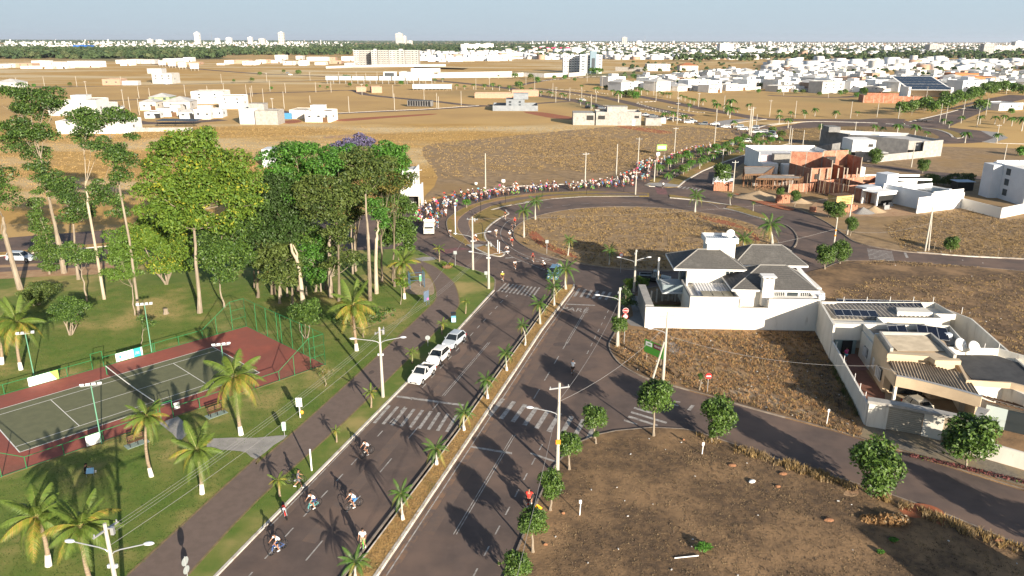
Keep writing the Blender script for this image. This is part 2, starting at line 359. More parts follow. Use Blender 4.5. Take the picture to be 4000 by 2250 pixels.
# outer strip with the curving path, built as strips
inner_curve=L('A',(1160,438),(1280,440),(1360,470),(1385,490),(1300,540),(1180,615),(1100,690),(1065,760),(1070,830),(1095,880))
big=iso+L('21',(1380,535),(1280,536),(700,540),(400,560),(150,590),(0,622))+inner_curve+L('A',(950,960),(830,935))
block('ring_verge',big,VERGE)
pth=L('A',(860,925),(740,790),(690,720),(672,640),(700,565),(800,480),(940,400),(1150,335),(1500,270),(2000,225),(2536,205))+L('21',(1000,500),(1360,512))
pti=L('A',(1090,890),(960,870),(900,790),(860,700),(840,620),(880,540),(1000,465),(1150,390),(1400,330),(1800,265),(2200,228),(2536,218))+L('21',(1000,522),(1360,530))
m=MB(); m.flat(smooth_pts(pth,3)+smooth_pts(pti,3)[::-1]+L('A',(1050,935),(930,960)),ZK+.01); struct('path',m,ASPH2)
for e_ in (smooth_pts(pth[:9],3),smooth_pts(pti[:8],3)):
    m=MB(); ribbon(m,e_,-.1,.12,ZK+.006,ZK+.016); struct('path_edge',m,SAND)
k=MB(); ribbon(k,smooth_pts(iso[:13],3),-.16,.0,0,ZK+.01); struct('kerb',k,KERB)
k=MB(); ribbon(k,L('21',(1280,538),(1000,537),(700,542),(400,562),(150,592),(0,624))+L('A',(2000,285),(1600,340),(1350,390),(1160,440)),-.25,.28,ZK,ZK+.03); struct('kerb',k,KERBW)
k=MB(); ribbon(k,smooth_pts(L('A',(1360,440),(1375,470),(1400,495),(1300,545),(1180,625),(1100,700),(1062,770),(1072,835),(1100,885),(1160,935),(1230,990),(1330,1040),(1335,1075),(1280,1100),(1180,1085),(1060,1050),(930,985)),3),-.15,.15,.05,ZK+.03); struct('kerb',k,KERBW)
block('ring_verge',smooth_pts(L('A',(930,985),(1000,965),(1110,935),(1230,990),(1325,1045),(1320,1075),(1270,1090),(1180,1080),(1060,1048)),3,True),VERGE)
m=MB(); m.flat(L('A',(800,935),(870,930),(1050,935),(1100,925),(930,985),(880,985)),ZK+.015); struct('ramp',m,CPAVE)
v2=L('21',(1580,520),(1590,552))+L('21',(1790,570),(2200,628),(2190,632),(2050,600),(1780,548),(1640,525))
block('ring_verge',v2,VERGE); k=MB(); ribbon(k,L('21',(1590,550),(1790,568),(2000,596),(2200,626)),-.25,.28,0,ZK+.03); struct('kerb',k,KERBW)
v3=L('B',(1370,670),(1450,640),(1560,660),(1700,710),(1850,770),(1890,795),(1860,805),(1700,765),(1500,705))
block('ring_verge',smooth_pts(v3,2,True),VERGE); k=MB(); ribbon(k,smooth_pts(L('B',(1345,675),(1500,712),(1700,772),(1860,812)),3),-.15,.1,0,ZK+.02); struct('kerb',k,KERBW)
k=MB(); ribbon(k,smooth_pts(L('B',(2060,870),(2130,895),(2200,950),(2245,1020),(2250,1070),(2230,1130),(2190,1170)),4),-.12,.12,0,ZK+.02); struct('kerb',k,KERB)
# avenue island with palms beyond the roundabout
av_l=L('B',(370,392),(480,330))+L('C',(120,1090),(300,1010),(400,960),(600,860),(900,740),(1200,620),(1500,560),(1800,560))
av_r=L('C',(1840,635),(1440,722),(1030,862),(760,975),(540,1100),(460,1170),(330,1175))
block('avenue_verge',av_l+av_r+L('B',(500,400)),VERGE)
k=MB(); ribbon(k,av_r[:6],-.1,.3,0,ZK+.04); struct('kerb',k,KERBW)
k=MB(); ribbon(k,L('B',(375,390),(430,405),(500,408)),-.2,.2,0,ZK+.04); struct('kerb',k,KERBW)
m=MB(); m.flat(L('B',(385,385),(430,365),(600,365),(790,390),(760,418),(600,412),(500,408)),ZK+.02); struct('ramp',m,CPAVE)
m=MB(); m.flat(L('C',(175,1165),(330,1020),(450,960),(700,850),(1100,730),(1500,640),(1500,655),(1150,755),(800,880),(560,985),(400,1075),(330,1130),(290,1170)),ZK+.01); struct('path',m,ASPH2)
m=MB(); m.flat(L('B',(495,412),(630,425),(655,505),(530,500)),Z0+.006); struct('crossing',m,PINK)
m=MB(); m.flat(L('A',(520,990),(700,960),(860,990),(700,1010),(510,1060),(330,1010)),Z0+.006); struct('crossing',m,PINK)
m=MB(); m.flat([(12.6,87),(13.0,83),(14,80.5),(16,78),(21.4,73.4),(26,70),(31,66.5),(33.4,70),(30,78),(26,86),(24,91.5),(15,91.2)],ZK+.004); struct('straw_ground',m,M('straw_ground',(.34,.21,.1),(.2,.125,.07),.9,.95,.04,4,c3=(.4,.3,.2),sc3=.2,con3=(.5,.7)))
# concrete driveway and yard by the white house, pavement by the beige house
m=MB(); m.flat(L('22',(1130,350),(1200,300),(1200,100),(1330,100),(1318,412),(1180,395)),ZK+.012); struct('driveway',m,M('driveway',(.24,.225,.21),(.2,.19,.18),1))
m=MB(); m.flat([(34.2,66),(39.6,64.6),(41,61.2),(70,36),(66,33.5),(43.3,55.4),(36.6,60.9),(33.0,64.0)],ZK+.012); struct('pavement',m,M('cobbled_pavement',(.2,.175,.14),(.13,.115,.095),5,.95,.03,14,c3=(.24,.19,.12),sc3=.3))
# ---- painted markings
def stripes(name,rows,z=Z0+.008,mat=PAINT,piece='stripe'):
    r=E(name,(0,0,0),kind='structure')
    for q in rows:
        m=MB(); m.flat(q,z); m.build(piece,mat,r)
    return r
def barrow(a,b,c,d,n,w):   # n stripes, ends along a-b and c-d, each of relative width w
    out=[]
    for i in range(n):
        t0,t1=(i+.5-w/2)/n,(i+.5+w/2)/n
        l=lambda p,q,t:(p[0]+(q[0]-p[0])*t,p[1]+(q[1]-p[1])*t)
        out.append([l(a,b,t0),l(a,b,t1),l(c,d,t1),l(c,d,t0)])
    return out
q=L('12',(1285,1175),(2035,1280)); q2=L('12',(1130,1350),(1940,1449)); stripes('crosswalk',barrow(q[0],q[1],q2[0],q2[1],9,.36))
q=L('23',(1770,-60),(20,-100)); 
qa=L('12',(2310,1320)); qb=L('23',(640,-20)); qc=L('12',(2225,1449)); qd=L('23',(380,170))
def T(c,r,x,y): return G('%d%d'%(c,r),x,y)
rows=[]
for i in range(9):
    t=i/8; tx=(-2.0+10.3*t,70.2-.0*t)
    ax=(-.9+9.2*t, 72.0-5.2*t); bx=(-2.2+9.2*t, 68.2-5.2*t)
    d=np.array([.87,-.49])*.24; rows.append([tuple(np.array(ax)-d),tuple(np.array(ax)+d),tuple(np.array(bx)+d),tuple(np.array(bx)-d)])
stripes('crosswalk',rows)
q=L('21',(60,1395),(370,1443)); q=L('W',(1268,712),(1362,724)); q2=L('W',(1248,732),(1345,748)); stripes('crosswalk',barrow(q[0],q[1],q2[0],q2[1],10,.42))
q=L('22',(640,15),(1010,60)); q2=L('22',(590,95),(960,135)); stripes('crosswalk',barrow(q[0],q[1],q2[0],q2[1],6,.42))
q=L('31',(995,1057),(1018,1165)); q2=L('31',(1245,1085),(1275,1190)); stripes('crosswalk',barrow(q[0],q[1],q2[0],q2[1],8,.42))
q=L('21',(1690,430),(1920,460)); q2=L('21',(1660,448),(1890,480)); stripes('crosswalk',barrow(q[0],q[1],q2[0],q2[1],6,.42))
stripes('crosswalk',[L('22',(1115,1320),(1245,1360),(1240,1372),(1108,1335)),L('22',(1160,1280),(1450,1372),(1440,1388),(1150,1298)),L('22',(1185,1238),(1540,1345),(1530,1362),(1178,1255)),L('22',(1215,1195),(1400,1250),(1390,1265),(1207,1212)),L('22',(1590,1160),(1655,1178),(1648,1190),(1590,1172)),L('22',(1600,1135),(1672,1143),(1670,1152),(1600,1147))])
stripes('stop_line',[L('12',(1400,1080),(2065,1170),(2060,1188),(1395,1098)),L('23',(190,200),(440,285),(438,303),(182,215)),L('13',(2170,135),(2576,200),(2576,220),(2165,152)),L('22',(545,170),(825,182),(825,190),(545,178)),L('31',(1365,1100),(1390,1100),(1415,1150),(1388,1152)),L('22',(1780,1175),(1815,1180),(1775,1230),(1738,1225))],piece='bar')
dirA=Vector((.2724,.9622)); 
def aline(name,x0,y0,y1,dash,gap,w,k=.283,piece='dash'):
    rows=[]; y=y0
    while y<y1:
        e=min(y+dash,y1); X=lambda t:x0+k*(t-50)
        rows.append([(X(y)-w,y),(X(y)+w,y),(X(e)+w,e),(X(e)-w,e)]); y=e+gap
    return stripes(name,rows,piece=piece)
pk=L('13',(510,825),(655,655),(770,530),(890,400),(1000,280),(1200,60))
def fit(p): 
    p=np.array(p); k,b=np.polyfit(p[:,1],p[:,0],1); return k*50+b,k
x,k=fit(L('13',(60,1300),(375,960),(510,825),(655,655),(770,530),(890,400),(1000,280),(1200,60))+L('12',(1645,1008),(1780,860),(1910,725),(2025,600),(2130,480),(2240,370),(2370,225)))
aline('parking_line',x,41,72.0,1.1,1.45,.06,k); aline('parking_line',x,74.5,106,1.1,1.45,.06,k)
x2,k2=fit(L('13',(390,1420),(700,1055),(1275,365),(1510,90))); aline('lane_line',x2,40,71,2.3,3.6,.06,k2)
for dx in (-.11,.11):
    xx,kk=fit(L('12',(1830,1120),(2360,500))); aline('centre_line',xx+dx,72.6,88,15,1,.04,kk,'line')
    xx,kk=fit(L('13',(1930,1145),(2490,205))); aline('centre_line',xx+dx,49,64.3,15.3,1,.04,kk,'line')
    xx,kk=fit(L('22',(548,550),(760,190))); aline('centre_line',xx+dx,87.2,100.8,15,1,.04,kk,'line')
x,k=fit(L('23',(55,590),(140,445),(190,340))+L('13',(1775,1430),(2330,1200),(2400,1040),(2490,880),(2560,720))[2:]); aline('parking_line',x,44,64,1.1,1.4,.06,k)
x,k=fit(L('22',(470,680),(370,850),(265,1030))); aline('lane_line',x,72,88,2.3,2.2,.06,k)
x,k=fit(L('22',(890,370),(865,425),(810,540),(778,595))); aline('parking_line',x,84,100,1.1,1.3,.05,k)
for l,xoff in ((lk,-.25),):
    m=MB(); ribbon(m,[(-18.6,50),(-2.2,108)],-.05,.05,Z0+.005,Z0+.009); struct('edge_line',m,PAINT)
m=MB(); ribbon(m,[(-8.75,44.3),(4.4,91.3),(9.3,107.5)],-.05,.05,Z0+.005,Z0+.009); struct('edge_line',m,PAINT)
# ring road dashes and curves
def arcdash(r,a0,a1,n,f=.45,cx=C1[0],cy=C1[1],w=.06):
    rows=[]
    for i in range(n):
        s0=a0+(a1-a0)*i/n; s1=s0+(a1-a0)/n*f; rows.append([(cx+(r+dr)*math.cos(R(t)),cy+(r+dr)*math.sin(R(t))) for t,dr in ((s0,-w),(s0,w),(s1,w),(s1,-w))])
    stripes('lane_line',rows,piece='dash')
arcdash(29.8,20,170,16,.45)
for pts in (L('A',(1480,560),(1400,590),(1330,660),(1290,740),(1300,830),(1350,900),(1480,1000),(1620,1070),(1800,1130),(2050,1205)),L('A',(1400,1070),(1500,1120),(1700,1200),(1900,1280)),L('B',(1160,608),(1240,640),(1290,675),(1380,690))):
    m=MB(); ribbon(m,smooth_pts(pts,4),-.06,.06,Z0+.004,Z0+.009); struct('edge_line',m,PAINT)
stripes('give_way_marking',[L('A',(1515,1070),(1700,1130),(1690,1118),(1520,1076)),L('A',(1515,1070),(1635,1135),(1640,1130),(1525,1068)),L('A',(1635,1135),(1700,1130),(1690,1120),(1640,1126)),L('A',(1810,1092),(2025,1140),(2010,1146),(1812,1098)),L('A',(1810,1095),(1950,1155),(1965,1150),(1820,1092)),L('A',(1950,1157),(2028,1145),(2020,1138),(1955,1149)),L('A',(1350,1112),(1475,1104),(1480,1114),(1350,1124)),L('A',(1505,1160),(1580,1155),(1590,1164),(1515,1169)),L('A',(1785,1160),(1820,1157),(1830,1166),(1795,1169)),L('A',(2065,1190),(2105,1184),(2112,1193),(2070,1198))],piece='stroke')
m=MB(); ribbon(m,smooth_pts(L('13',(2300,1449),(2470,1449)),2),-.01,.01,Z0,Z0+.002)
# PARE painted on the carriageway
fc=bpy.data.curves.new('lettering','FONT'); fc.body='PARE'; fc.size=2.1; fc.align_x='CENTER'; fc.materials.append(PAINT)
px0=G('22',618,245); o=f2m('road_lettering',fc,None,(*px0,Z0+.012),(0,0,-.28),(.8,1.0,1)); o['kind']='structure'
# bare red and pale earth patches
for nm,mt,zz,pts in (
 ('bare_earth',RED,.142,L('B',(1030,780),(1100,775),(1400,840),(1600,910),(1740,1010),(1790,1080),(1720,1060),(1640,960),(1400,890),(1150,830))),
 ('bare_earth',RED,.142,L('A',(1700,760),(1780,745),(1900,850),(2050,960),(2250,1040),(2380,1120),(2200,1090),(1950,1000),(1780,900),(1700,820))),
 ('bare_earth',RED,.142,L('33',(1310,745),(1560,730),(1750,800),(1790,920),(1740,950),(1600,880),(1400,860))),
 ('bare_earth',RED,.014,L('20',(1050,1270),(1250,1275),(1500,1310),(1620,1335),(1500,1345),(1250,1310))),
 ('bare_earth',RED,.014,L('20',(110,1125),(300,1130),(500,1160),(670,1190),(600,1205),(350,1180))),
 ('bare_earth',RED,.014,L('10',(800,1205),(1200,1175),(1750,1145),(1780,1155),(1300,1190),(900,1220))),
 ('bare_earth',RED,.014,L('10',(230,1225),(400,1205),(460,1225),(330,1245))),
 ('bare_earth',SAND,.014,L('10',(640,1385),(900,1355),(1020,1360),(850,1390))),
 ('bare_earth',RED,.142,L('C',(1150,1250),(1350,1290),(1700,1380),(1900,1449),(1750,1449),(1400,1350))),
 ('bare_earth',SAND,.142,L('31',(420,680),(560,560),(1000,560),(1300,640),(1500,700),(1300,740),(860,740),(620,760))),
 ('bare_earth',M('ash_patch',(.36,.31,.27),(.22,.17,.13),1.5),.142,L('22',(1560,560),(1660,580),(1720,660),(1640,690),(1560,640))),
 ('bare_earth',SAND,.145,L('33',(860,590),(900,600),(905,640),(840,660),(760,640),(780,600)))):
    m=MB(); m.flat(smooth_pts(pts,3,True),zz); struct(nm,m,mt)
DUST=M('dusty_asphalt',(.23,.14,.09),(.13,.098,.085),.9,.95,.004,20,con=(.4,.62),det=9,stretch=(1,1,1)); DUSTL=M('light_dust',(.155,.108,.085),(.13,.098,.084),.6,.95,con=(.4,.62),det=9)
for pts,a_,b_,mt in ((mr,-.95,-.24,DUST),(e4[1:10],.0,.55,DUST),(e4[9:16],.0,1.0,DUST),(c3[1:9],0,1.5,DUST),(c3[8:13],0,.6,DUSTL),(ne_edge[2:14],-1.0,-.0,DUST),(lk[1:6],-.85,-.22,DUSTL),([(-6.4,49),(-1.2,67),(3.4,83),(8.0,100)],-.5,.5,DUSTL),([(-15.2,48),(-9.6,68),(-4.6,86),(0.2,103)],-.6,.5,DUSTL)):
    m=MB(); ribbon(m,smooth_pts(pts,3),-b_,-a_,Z0+.001,Z0+.0035) if False else ribbon(m,smooth_pts(pts,3),a_ if a_<0 else -b_,b_ if a_<0 else -a_,Z0+.0035,Z0+.0035); struct('road_dust',m,mt)
for i,(k_,pts) in enumerate((('12',((1900,600),(1990,560),(2030,640),(1940,690))),('22',((420,560),(560,555),(570,585),(430,590))),('13',((1500,760),(1640,600),(1700,640),(1560,810))),('12',((1120,860),(1160,840),(1175,862),(1135,880))))):
    m=MB(); m.flat(smooth_pts(L(k_,*pts),3,True),(Z0+.0045) if i<3 else ZK+.0145); struct('road_patch',m,M('old_patch',(.085,.066,.06),(.105,.08,.072),1.5,.95))
# ---- far roads
def road(pts,w,z=.022,name='road'):
    m=MB(); ribbon(m,smooth_pts(pts,3),-w/2,w/2,z-.012,z); struct(name,m,ASPH)
road(L('20',(2576,1345),(2300,1300),(2000,1245),(1700,1205),(1400,1165),(1100,1115),(900,1080),(720,1030),(560,1000),(250,960),(0,895))+L('10',(2200,850),(1700,800)),10,.024)
road(L('20',(2000,1190),(1500,1110),(1150,1030),(900,975),(600,930),(250,890)),8,.028)
road(L('30',(1500,1262),(700,1215),(0,1200))+L('20',(2300,1160),(1900,1090),(1500,1010),(1250,965)),9,.026)
road(L('10',(-400,985),(0,940),(500,925),(950,908),(1100,950),(1400,985),(1800,1020),(2100,1055),(2300,1065)),7,.020)
road(L('10',(730,1148),(1200,1125),(1700,1105),(2270,1068))+L('20',(100,1050),(590,1018)),6,.018)
road(L('00',(0,870),(700,872),(1400,858),(2576,828))+L('10',(300,820),(800,805)),6,.018)
road(L('00',(900,1015),(1500,1000),(1900,975),(2576,945)),6,.018)
road(L('00',(1080,1020),(1130,1100),(1250,1180),(1380,1235),(1800,1235),(2240,1205)),10,.020)
road(L('00',(1500,640),(1950,690),(2576,740))+L('10',(400,755),(900,780),(1500,815)),9,.016)
road(L('10',(130,1090),(330,1140)),6,.018)
road(L('20',(0,870),(400,800),(700,780),(930,772)),7,.016)
road(L('30',(1220,1420),(1800,1180),(2200,1040),(2576,960)),18,.018)
road(L('31',(780,215),(1100,235),(1500,290),(2000,340),(2576,395)),7,ZK+.02)
road(L('30',(0,960),(600,980),(900,965),(1000,900)),7,.016)
# second roundabout
r2=L('D',(-700,600),(-300,520),(0,460),(500,462),(700,450),(1060,460),(1600,560),(1980,600),(2150,680),(2000,745),(1500,760),(1450,740),(1300,640),(800,620),(0,720),(-500,690))
m=MB(); m.flat(smooth_pts(r2,3,True),.030); struct('road',m,ASPH)
isl=L('D',(-560,640),(-250,580),(100,553),(500,548),(1000,560),(1300,600),(1430,650),(1450,700),(1000,800),(0,730),(-500,690))
m=MB(); m.flat(smooth_pts(isl,3,True),.045); struct('roundabout_island',m,M('island_brown',(.2,.13,.05),(.25,.16,.07),.3,.95))
for pts,w in ((L('D',(-600,540),(-400,510),(-200,494),(0,488),(440,498),(720,508)),.5),(L('D',(820,516),(1000,530),(1250,565),(1450,590),(1600,640),(1640,680)),.4),(L('D',(2010,740),(2180,755),(2520,765)),.5),(L('C',(1430,445),(1550,410),(1700,388),(1920,380)),.5),(L('C',(1080,405),(1240,370),(1550,335)),.5),(L('D',(1110,490),(1500,400),(1800,320),(2000,260)),.4),(L('D',(1650,690),(1720,695),(1775,670),(1740,630)),.3)):
    k=MB(); ribbon(k,smooth_pts(pts,3),-w,w,.03,.16); struct('kerb',k,KERBW)
m=MB(); m.flat(smooth_pts(L('D',(1270,563),(1450,585),(1620,640),(1690,690),(1765,668),(1720,630),(1560,585)),2,True),.06); struct('ring_verge',m,VERGE)
m=MB(); m.flat(L('D',(1980,600),(2200,620),(2330,690),(2150,750),(2010,740),(2150,690)),.05); struct('pavement',m,CPAVE)
m=MB(); m.flat(L('D',(1040,470),(1500,370),(1950,260),(1980,262),(1500,400),(1110,492)),.05); struct('avenue_verge',m,ORG)
m=MB(); m.flat(smooth_pts(L('C',(850,390),(1090,340),(1480,325),(1330,340),(1090,400),(1000,410)),2,True),.05); struct('traffic_island',m,CPAVE)
m=MB(); m.flat(smooth_pts(L('C',(640,300),(820,275),(1300,318),(1090,340),(850,385),(640,345)),2,True),.045); struct('traffic_island',m,ORG)
# whitewashed kerb stones of the far avenue
for pts,n in ((L('20',(370,898),(700,912),(970,948)),14),(L('20',(280,918),(560,945),(830,985)),14),(L('20',(1255,1040),(1500,1115),(1740,1155)),16),(L('20',(1260,1030),(1450,1022)),5),(L('20',(1570,1075),(1750,1115),(1940,1138)),10),(L('20',(1270,1098),(1500,1130),(1800,1185)),16),(L('20',(920,1060),(970,1062)),3),(L('20',(930,1080),(1000,1095)),3),(L('20',(645,992),(735,992)),3),(L('20',(300,815),(550,790),(930,765)),14)):
    sp=smooth_pts(pts,20); r_=E('kerb',(0,0,0),kind='structure')
    for i in range(n):
        a_=sp[int(i*len(sp)/n)]; b_=sp[min(int((i+.62)*len(sp)/n),len(sp)-1)]
        m=MB(); ribbon(m,[a_,b_],-.35,.35,.02,.2); m.build('kerb_stone',KERBW,r_)
k=MB(); ribbon(k,L('10',(735,1142),(1200,1120),(1700,1098),(2240,1062)),-.5,.5,0,.12); struct('kerb',k,KERBW)
k=MB(); ribbon(k,L('31',(1500,1102),(2000,1140),(2576,1168)),-.12,.2,0,ZK+.04); struct('kerb',k,KERBW)
k=MB(); ribbon(k,L('A',(1080,160),(1500,104),(2000,80),(2400,66))+L('21',(740,408),(980,390),(1050,352)),-.15,.15,0,.14); struct('kerb',k,KERBW)
# ================================================================ trees and palms
LEAF=[M('leaf_mid',(.075,.14,.022),(.1,.17,.03),9,.5,trans=.2,spec=.4),M('leaf_dark',(.035,.075,.016),(.05,.095,.02),9,.5,trans=.15,spec=.4),M('leaf_light',(.13,.2,.035),(.1,.165,.03),9,.5,trans=.25,spec=.4)]
LEAFY=[M('leaf_yellow_green',(.16,.23,.025),(.11,.185,.025),7,.55,trans=.3),M('leaf_mid2',(.09,.17,.025),(.12,.2,.03),7,.55,trans=.3),M('leaf_yellow',(.38,.37,.04),(.27,.29,.035),7,.55,trans=.3)]
LEAFB=[M('leaf_bright',(.075,.2,.025),(.1,.24,.035),7,.5,trans=.3,spec=.35),M('leaf_mid3',(.045,.13,.02),(.065,.16,.025),7,.5,trans=.25,spec=.35),LEAF[2]]
LEAFO=[M('leaf_olive',(.115,.155,.035),(.09,.125,.03),7,.55,trans=.25),M('leaf_deep',(.045,.07,.02),(.05,.085,.02),7,.55,trans=.2),M('leaf_rust',(.2,.16,.04),(.14,.13,.035),7,.55,trans=.25)]
LEAFD=[M('leaf_feathery',(.035,.065,.018),(.045,.08,.02),9,.6,trans=.2),LEAF[1],M('leaf_feathery_light',(.06,.1,.025),(.05,.085,.02),9,.6,trans=.2)]
PURP=[M('blossom_purple',(.075,.07,.14),(.11,.095,.18),6,.7),M('blossom_pale',(.13,.115,.2),(.09,.08,.14),6,.7),LEAF[0]]
BARK=M('bark',(.2,.16,.11),(.14,.11,.08),3,.95,.02,9,stretch=(1,1,.25))
BARKP=M('pale_bark',(.3,.25,.19),(.21,.17,.125),2,.9,.02,9,stretch=(1,1,.25))
BARKW=M('dead_bark',(.46,.39,.3),(.34,.28,.2),2,.9,.01,9,stretch=(1,1,.25))
LIME=M('limewash',(.7,.68,.62),(.6,.57,.5),3,.9)
def leaves(name,cl,n,size,mats,mix=(.5,.3,.2),seed=0,shell=.55,droop=0.,asp=2.0,up=.35,sub=0):
    r=np.random.default_rng(seed); cl=np.array(cl,float)           # x y z rx ry rz
    if sub:                                             # break every clump into smaller ones on its surface, leaving gaps
        new=[]
        for c in cl:
            for q in range(sub):
                v=r.normal(size=3); v/=np.linalg.norm(v); v[2]=v[2]*.8+.15; f=r.uniform(.4,.58); new.append([c[0]+v[0]*c[3]*.72,c[1]+v[1]*c[4]*.72,c[2]+v[2]*c[5]*.75,c[3]*f,c[4]*f,c[5]*f*.8])
            new.append([c[0],c[1],c[2],c[3]*.55,c[4]*.55,c[5]*.5])
        cl=np.array(new)
    w=(cl[:,3]*cl[:,4]+cl[:,4]*cl[:,5]+cl[:,3]*cl[:,5]); w/=w.sum()
    k=r.choice(len(cl),n,p=w); d=r.normal(size=(n,3)); d/=np.linalg.norm(d,axis=1)[:,None]
    d[:,2]=np.where((d[:,2]<-.35)&(r.random(n)<.6),-d[:,2],d[:,2])
    # lumpy surface: sub-clumps on every ellipsoid
    lump=np.sin(d[:,0]*5+k*1.7)*np.sin(d[:,1]*5+k*2.3)*np.sin(d[:,2]*5+k*.9)
    rad=(shell+(1-shell)*r.random(n)**.5)*(1+.28*lump+r.normal(0,.05,n))
    p=cl[k,:3]+d*cl[k,3:6]*rad[:,None]
    nr=d*.6+r.normal(size=(n,3))*.6+np.array([0,0,up]); nr/=np.linalg.norm(nr,axis=1)[:,None]
    t=np.cross(nr,r.normal(size=(n,3))); t/=np.linalg.norm(t,axis=1)[:,None]; t[:,2]-=droop; t/=np.linalg.norm(t,axis=1)[:,None]
    b=np.cross(nr,t); s=size*(.6+.8*r.random(n))[:,None]
    a=p-t*s*.5; c=p+t*s*.5; e=p+b*s*.5/asp+nr*s*.07; f=p-b*s*.5/asp+nr*s*.07
    V=np.stack([a,e,c,f],1).reshape(-1,3); Fq=np.arange(4*n).reshape(n,4)
    cmix=r.random(n)*.55+.45*((np.sin(k*12.9898)*43758.5)%1.)
    mi=np.digitize(cmix,[mix[0],mix[0]+mix[1]])
    return npmesh(name,V,Fq,mats,mi)
def ell(x,y,z,r,fz=.8,fr=None): return (x,y,z,r,r*(fr or 1),r*fz)
def limbs(mb,base,fork,cl,r0,m=0,n=7,lean=0,wob=.25,seed=1,spread=1.,tips=.05):
    rr=random.Random(seed); b=Vector(base); f=Vector(fork); pts=[]; rad=[]
    for i in range(6):
        t=i/5; p=b.lerp(f,t)+Vector((rr.uniform(-1,1),rr.uniform(-1,1),0))*wob*math.sin(math.pi*t)
        pts.append(p); rad.append(r0*(1-.42*t)*(1.45 if i==0 else 1))
    mb.path(pts,rad,n,m)
    if len(cl)>5:
        cz=max(c[2] for c in cl); tp=Vector((sum(c[0] for c in cl)/len(cl),sum(c[1] for c in cl)/len(cl),f.z+(cz-f.z)*.75)); mb.path([f,f.lerp(tp,.5)+Vector((rr.uniform(-.3,.3),rr.uniform(-.3,.3),0)),tp],[r0*.55,r0*.35,.04],6,m)
    f0=f
    for c in cl:
        e=Vector(c[:3]); f=f0.lerp(tp,max(0,min(.85,(e.z-f0.z-1.5)/max(.1,tp.z-f0.z)*.7))) if len(cl)>5 else f0; h=(e-f).length
        if h<.2: continue
        mid=f.lerp(e,.5)+Vector((0,0,-.12*h))+Vector((rr.uniform(-1,1),rr.uniform(-1,1),0))*h*.06
        mb.path([f+Vector((0,0,-.05*h)),mid,e],[r0*.3,r0*.17,max(r0*.05,.015)],5,m)
        for q in range(2):
            d=Vector((rr.uniform(-1,1),rr.uniform(-1,1),rr.uniform(-.2,.8))).normalized()*c[3]*.8
            mb.path([mid.lerp(e,.5+q*.3),e+d],[r0*.14,.02],4,m)
    return mb
# ---- street trees: three crowns shared by all copies
def crown_round(seed,r=1.0,h=1.15,n=2400,size=.24,mats=LEAF,mix=(.5,.22,.28)):
    rr=random.Random(seed); cl=[]
    for i in range(15):
        z=rr.uniform(-.75,.85); q=math.sqrt(max(.05,1-(z*.95)**2))*.58; t=i*2.4+rr.uniform(-.4,.4)
        cl.append((q*math.cos(t)*r,q*math.sin(t)*r,z*h*.68,.42*r,.42*r,.4*r))
    cl.append((0,0,0,.62*r,.62*r,.7*h)); return cl,leaves('crown',cl,n,size,mats,mix,seed,.55)
STREET=[crown_round(s,1.6,1.75,4600,.23) for s in (3,4,5)]
def street_tree(base,r,ht,label,group='round clipped street trees',v=0,trunk=None,mats=None,cat='tree',z0=0.,nm='street_tree'):
    x,y=base; cl,me=STREET[v%3]; s=r/1.6; h=ht/2/ (1.75*1.1); 
    zc=max(ht-r*1.12,r*.9)
    t=E(nm,(x,y,z0),label=label,cat=cat,group=group)
    c=O('crown',me,t,(0,0,zc),rz=v*2.1); c.scale=(s,s,s*1.06)
    m=MB(); rr=random.Random(v*7+1)
    limbs(m,(0,0,0),(rr.uniform(-.1,.1),rr.uniform(-.1,.1),max(zc-r*.75,.5)),[(math.cos(a)*r*.45,math.sin(a)*r*.45,zc+.1*r,r*.5) for a in (0.3,1.7,3.1,4.6)],.07+r*.025,0,6,wob=.05,seed=v)
    m.build('trunk',BARKP if not mats else mats,t); return t
def ST(k,bx,by,cx,cy,rp,label,v):   # from the base, crown centre and crown radius seen in the photograph
    X,Y=G(k,bx,by,ZK); d=math.hypot(X,Y,CH)*.985; s=ZM[k][2]; r=rp/s*d/F*1.03
    zc=VP(k,cx,cy,Y)[2]; return street_tree((X,Y),r,zc+r*1.12,label,v=v,z0=ZK-.01)
ST('22',1405,1480,1430,1120,178,'tall lobed street tree at the apex of the weedy lot where the side road begins',0)
ST('22',820,1500,825,1310,138,'round street tree on the kerb corner beside the striped crossing at the bend',1)
ST('22',2030,1510,2030,1290,175,'street tree on the side road kerb above the bare soil mound of the dark lot',2)
ST('23',575,370,560,130,140,'street tree directly behind the concrete pole with the small orange plate',1)
ST('23',385,780,385,530,136,'street tree beside the motorcyclist in red, just below the tall concrete pole',2)
ST('23',210,1200,220,925,150,'light green street tree standing behind the yellow pedestrian warning sign',0)
ST('23',60,1560,90,1350,150,'street tree cut by the bottom edge beside the dark lot kerb',1)
ST('33',1040,630,1060,345,235,'largest dark green street tree on the kerb across the road from the beige house',2)
ST('33',1995,345,2040,95,225,'street tree in the red leaved flower bed before the beige house wall',0)
ST('31',570,1265,580,1130,105,'left of the two street trees touching each other by the wide road bend',1)
ST('31',722,1210,765,1085,92,'right one of the two street trees touching each other by the wide road bend',2)
ST('31',690,760,690,685,82,'street tree overlapping the lamp pole near the brick heaps',0)
ST('31',605,745,585,650,62,'street tree just left of the lamp pole by the stacked clay bricks',1)
ST('31',825,930,862,815,62,'small round street tree at the kerb before the open white garage house',2)
ST('31',1835,1095,1835,1020,66,'lone round street tree in the middle of the weedy lot kerb',0)
ST('31',1555,300,1550,225,60,'round tree by the road behind the small white house with solar panels',1)
ST('31',1072,200,1080,130,66,'round tree in front of the dark grey block wall of the unfinished house',2)
ST('31',745,210,735,140,66,'round tree by the rough gate of the unfinished grey block house',0)
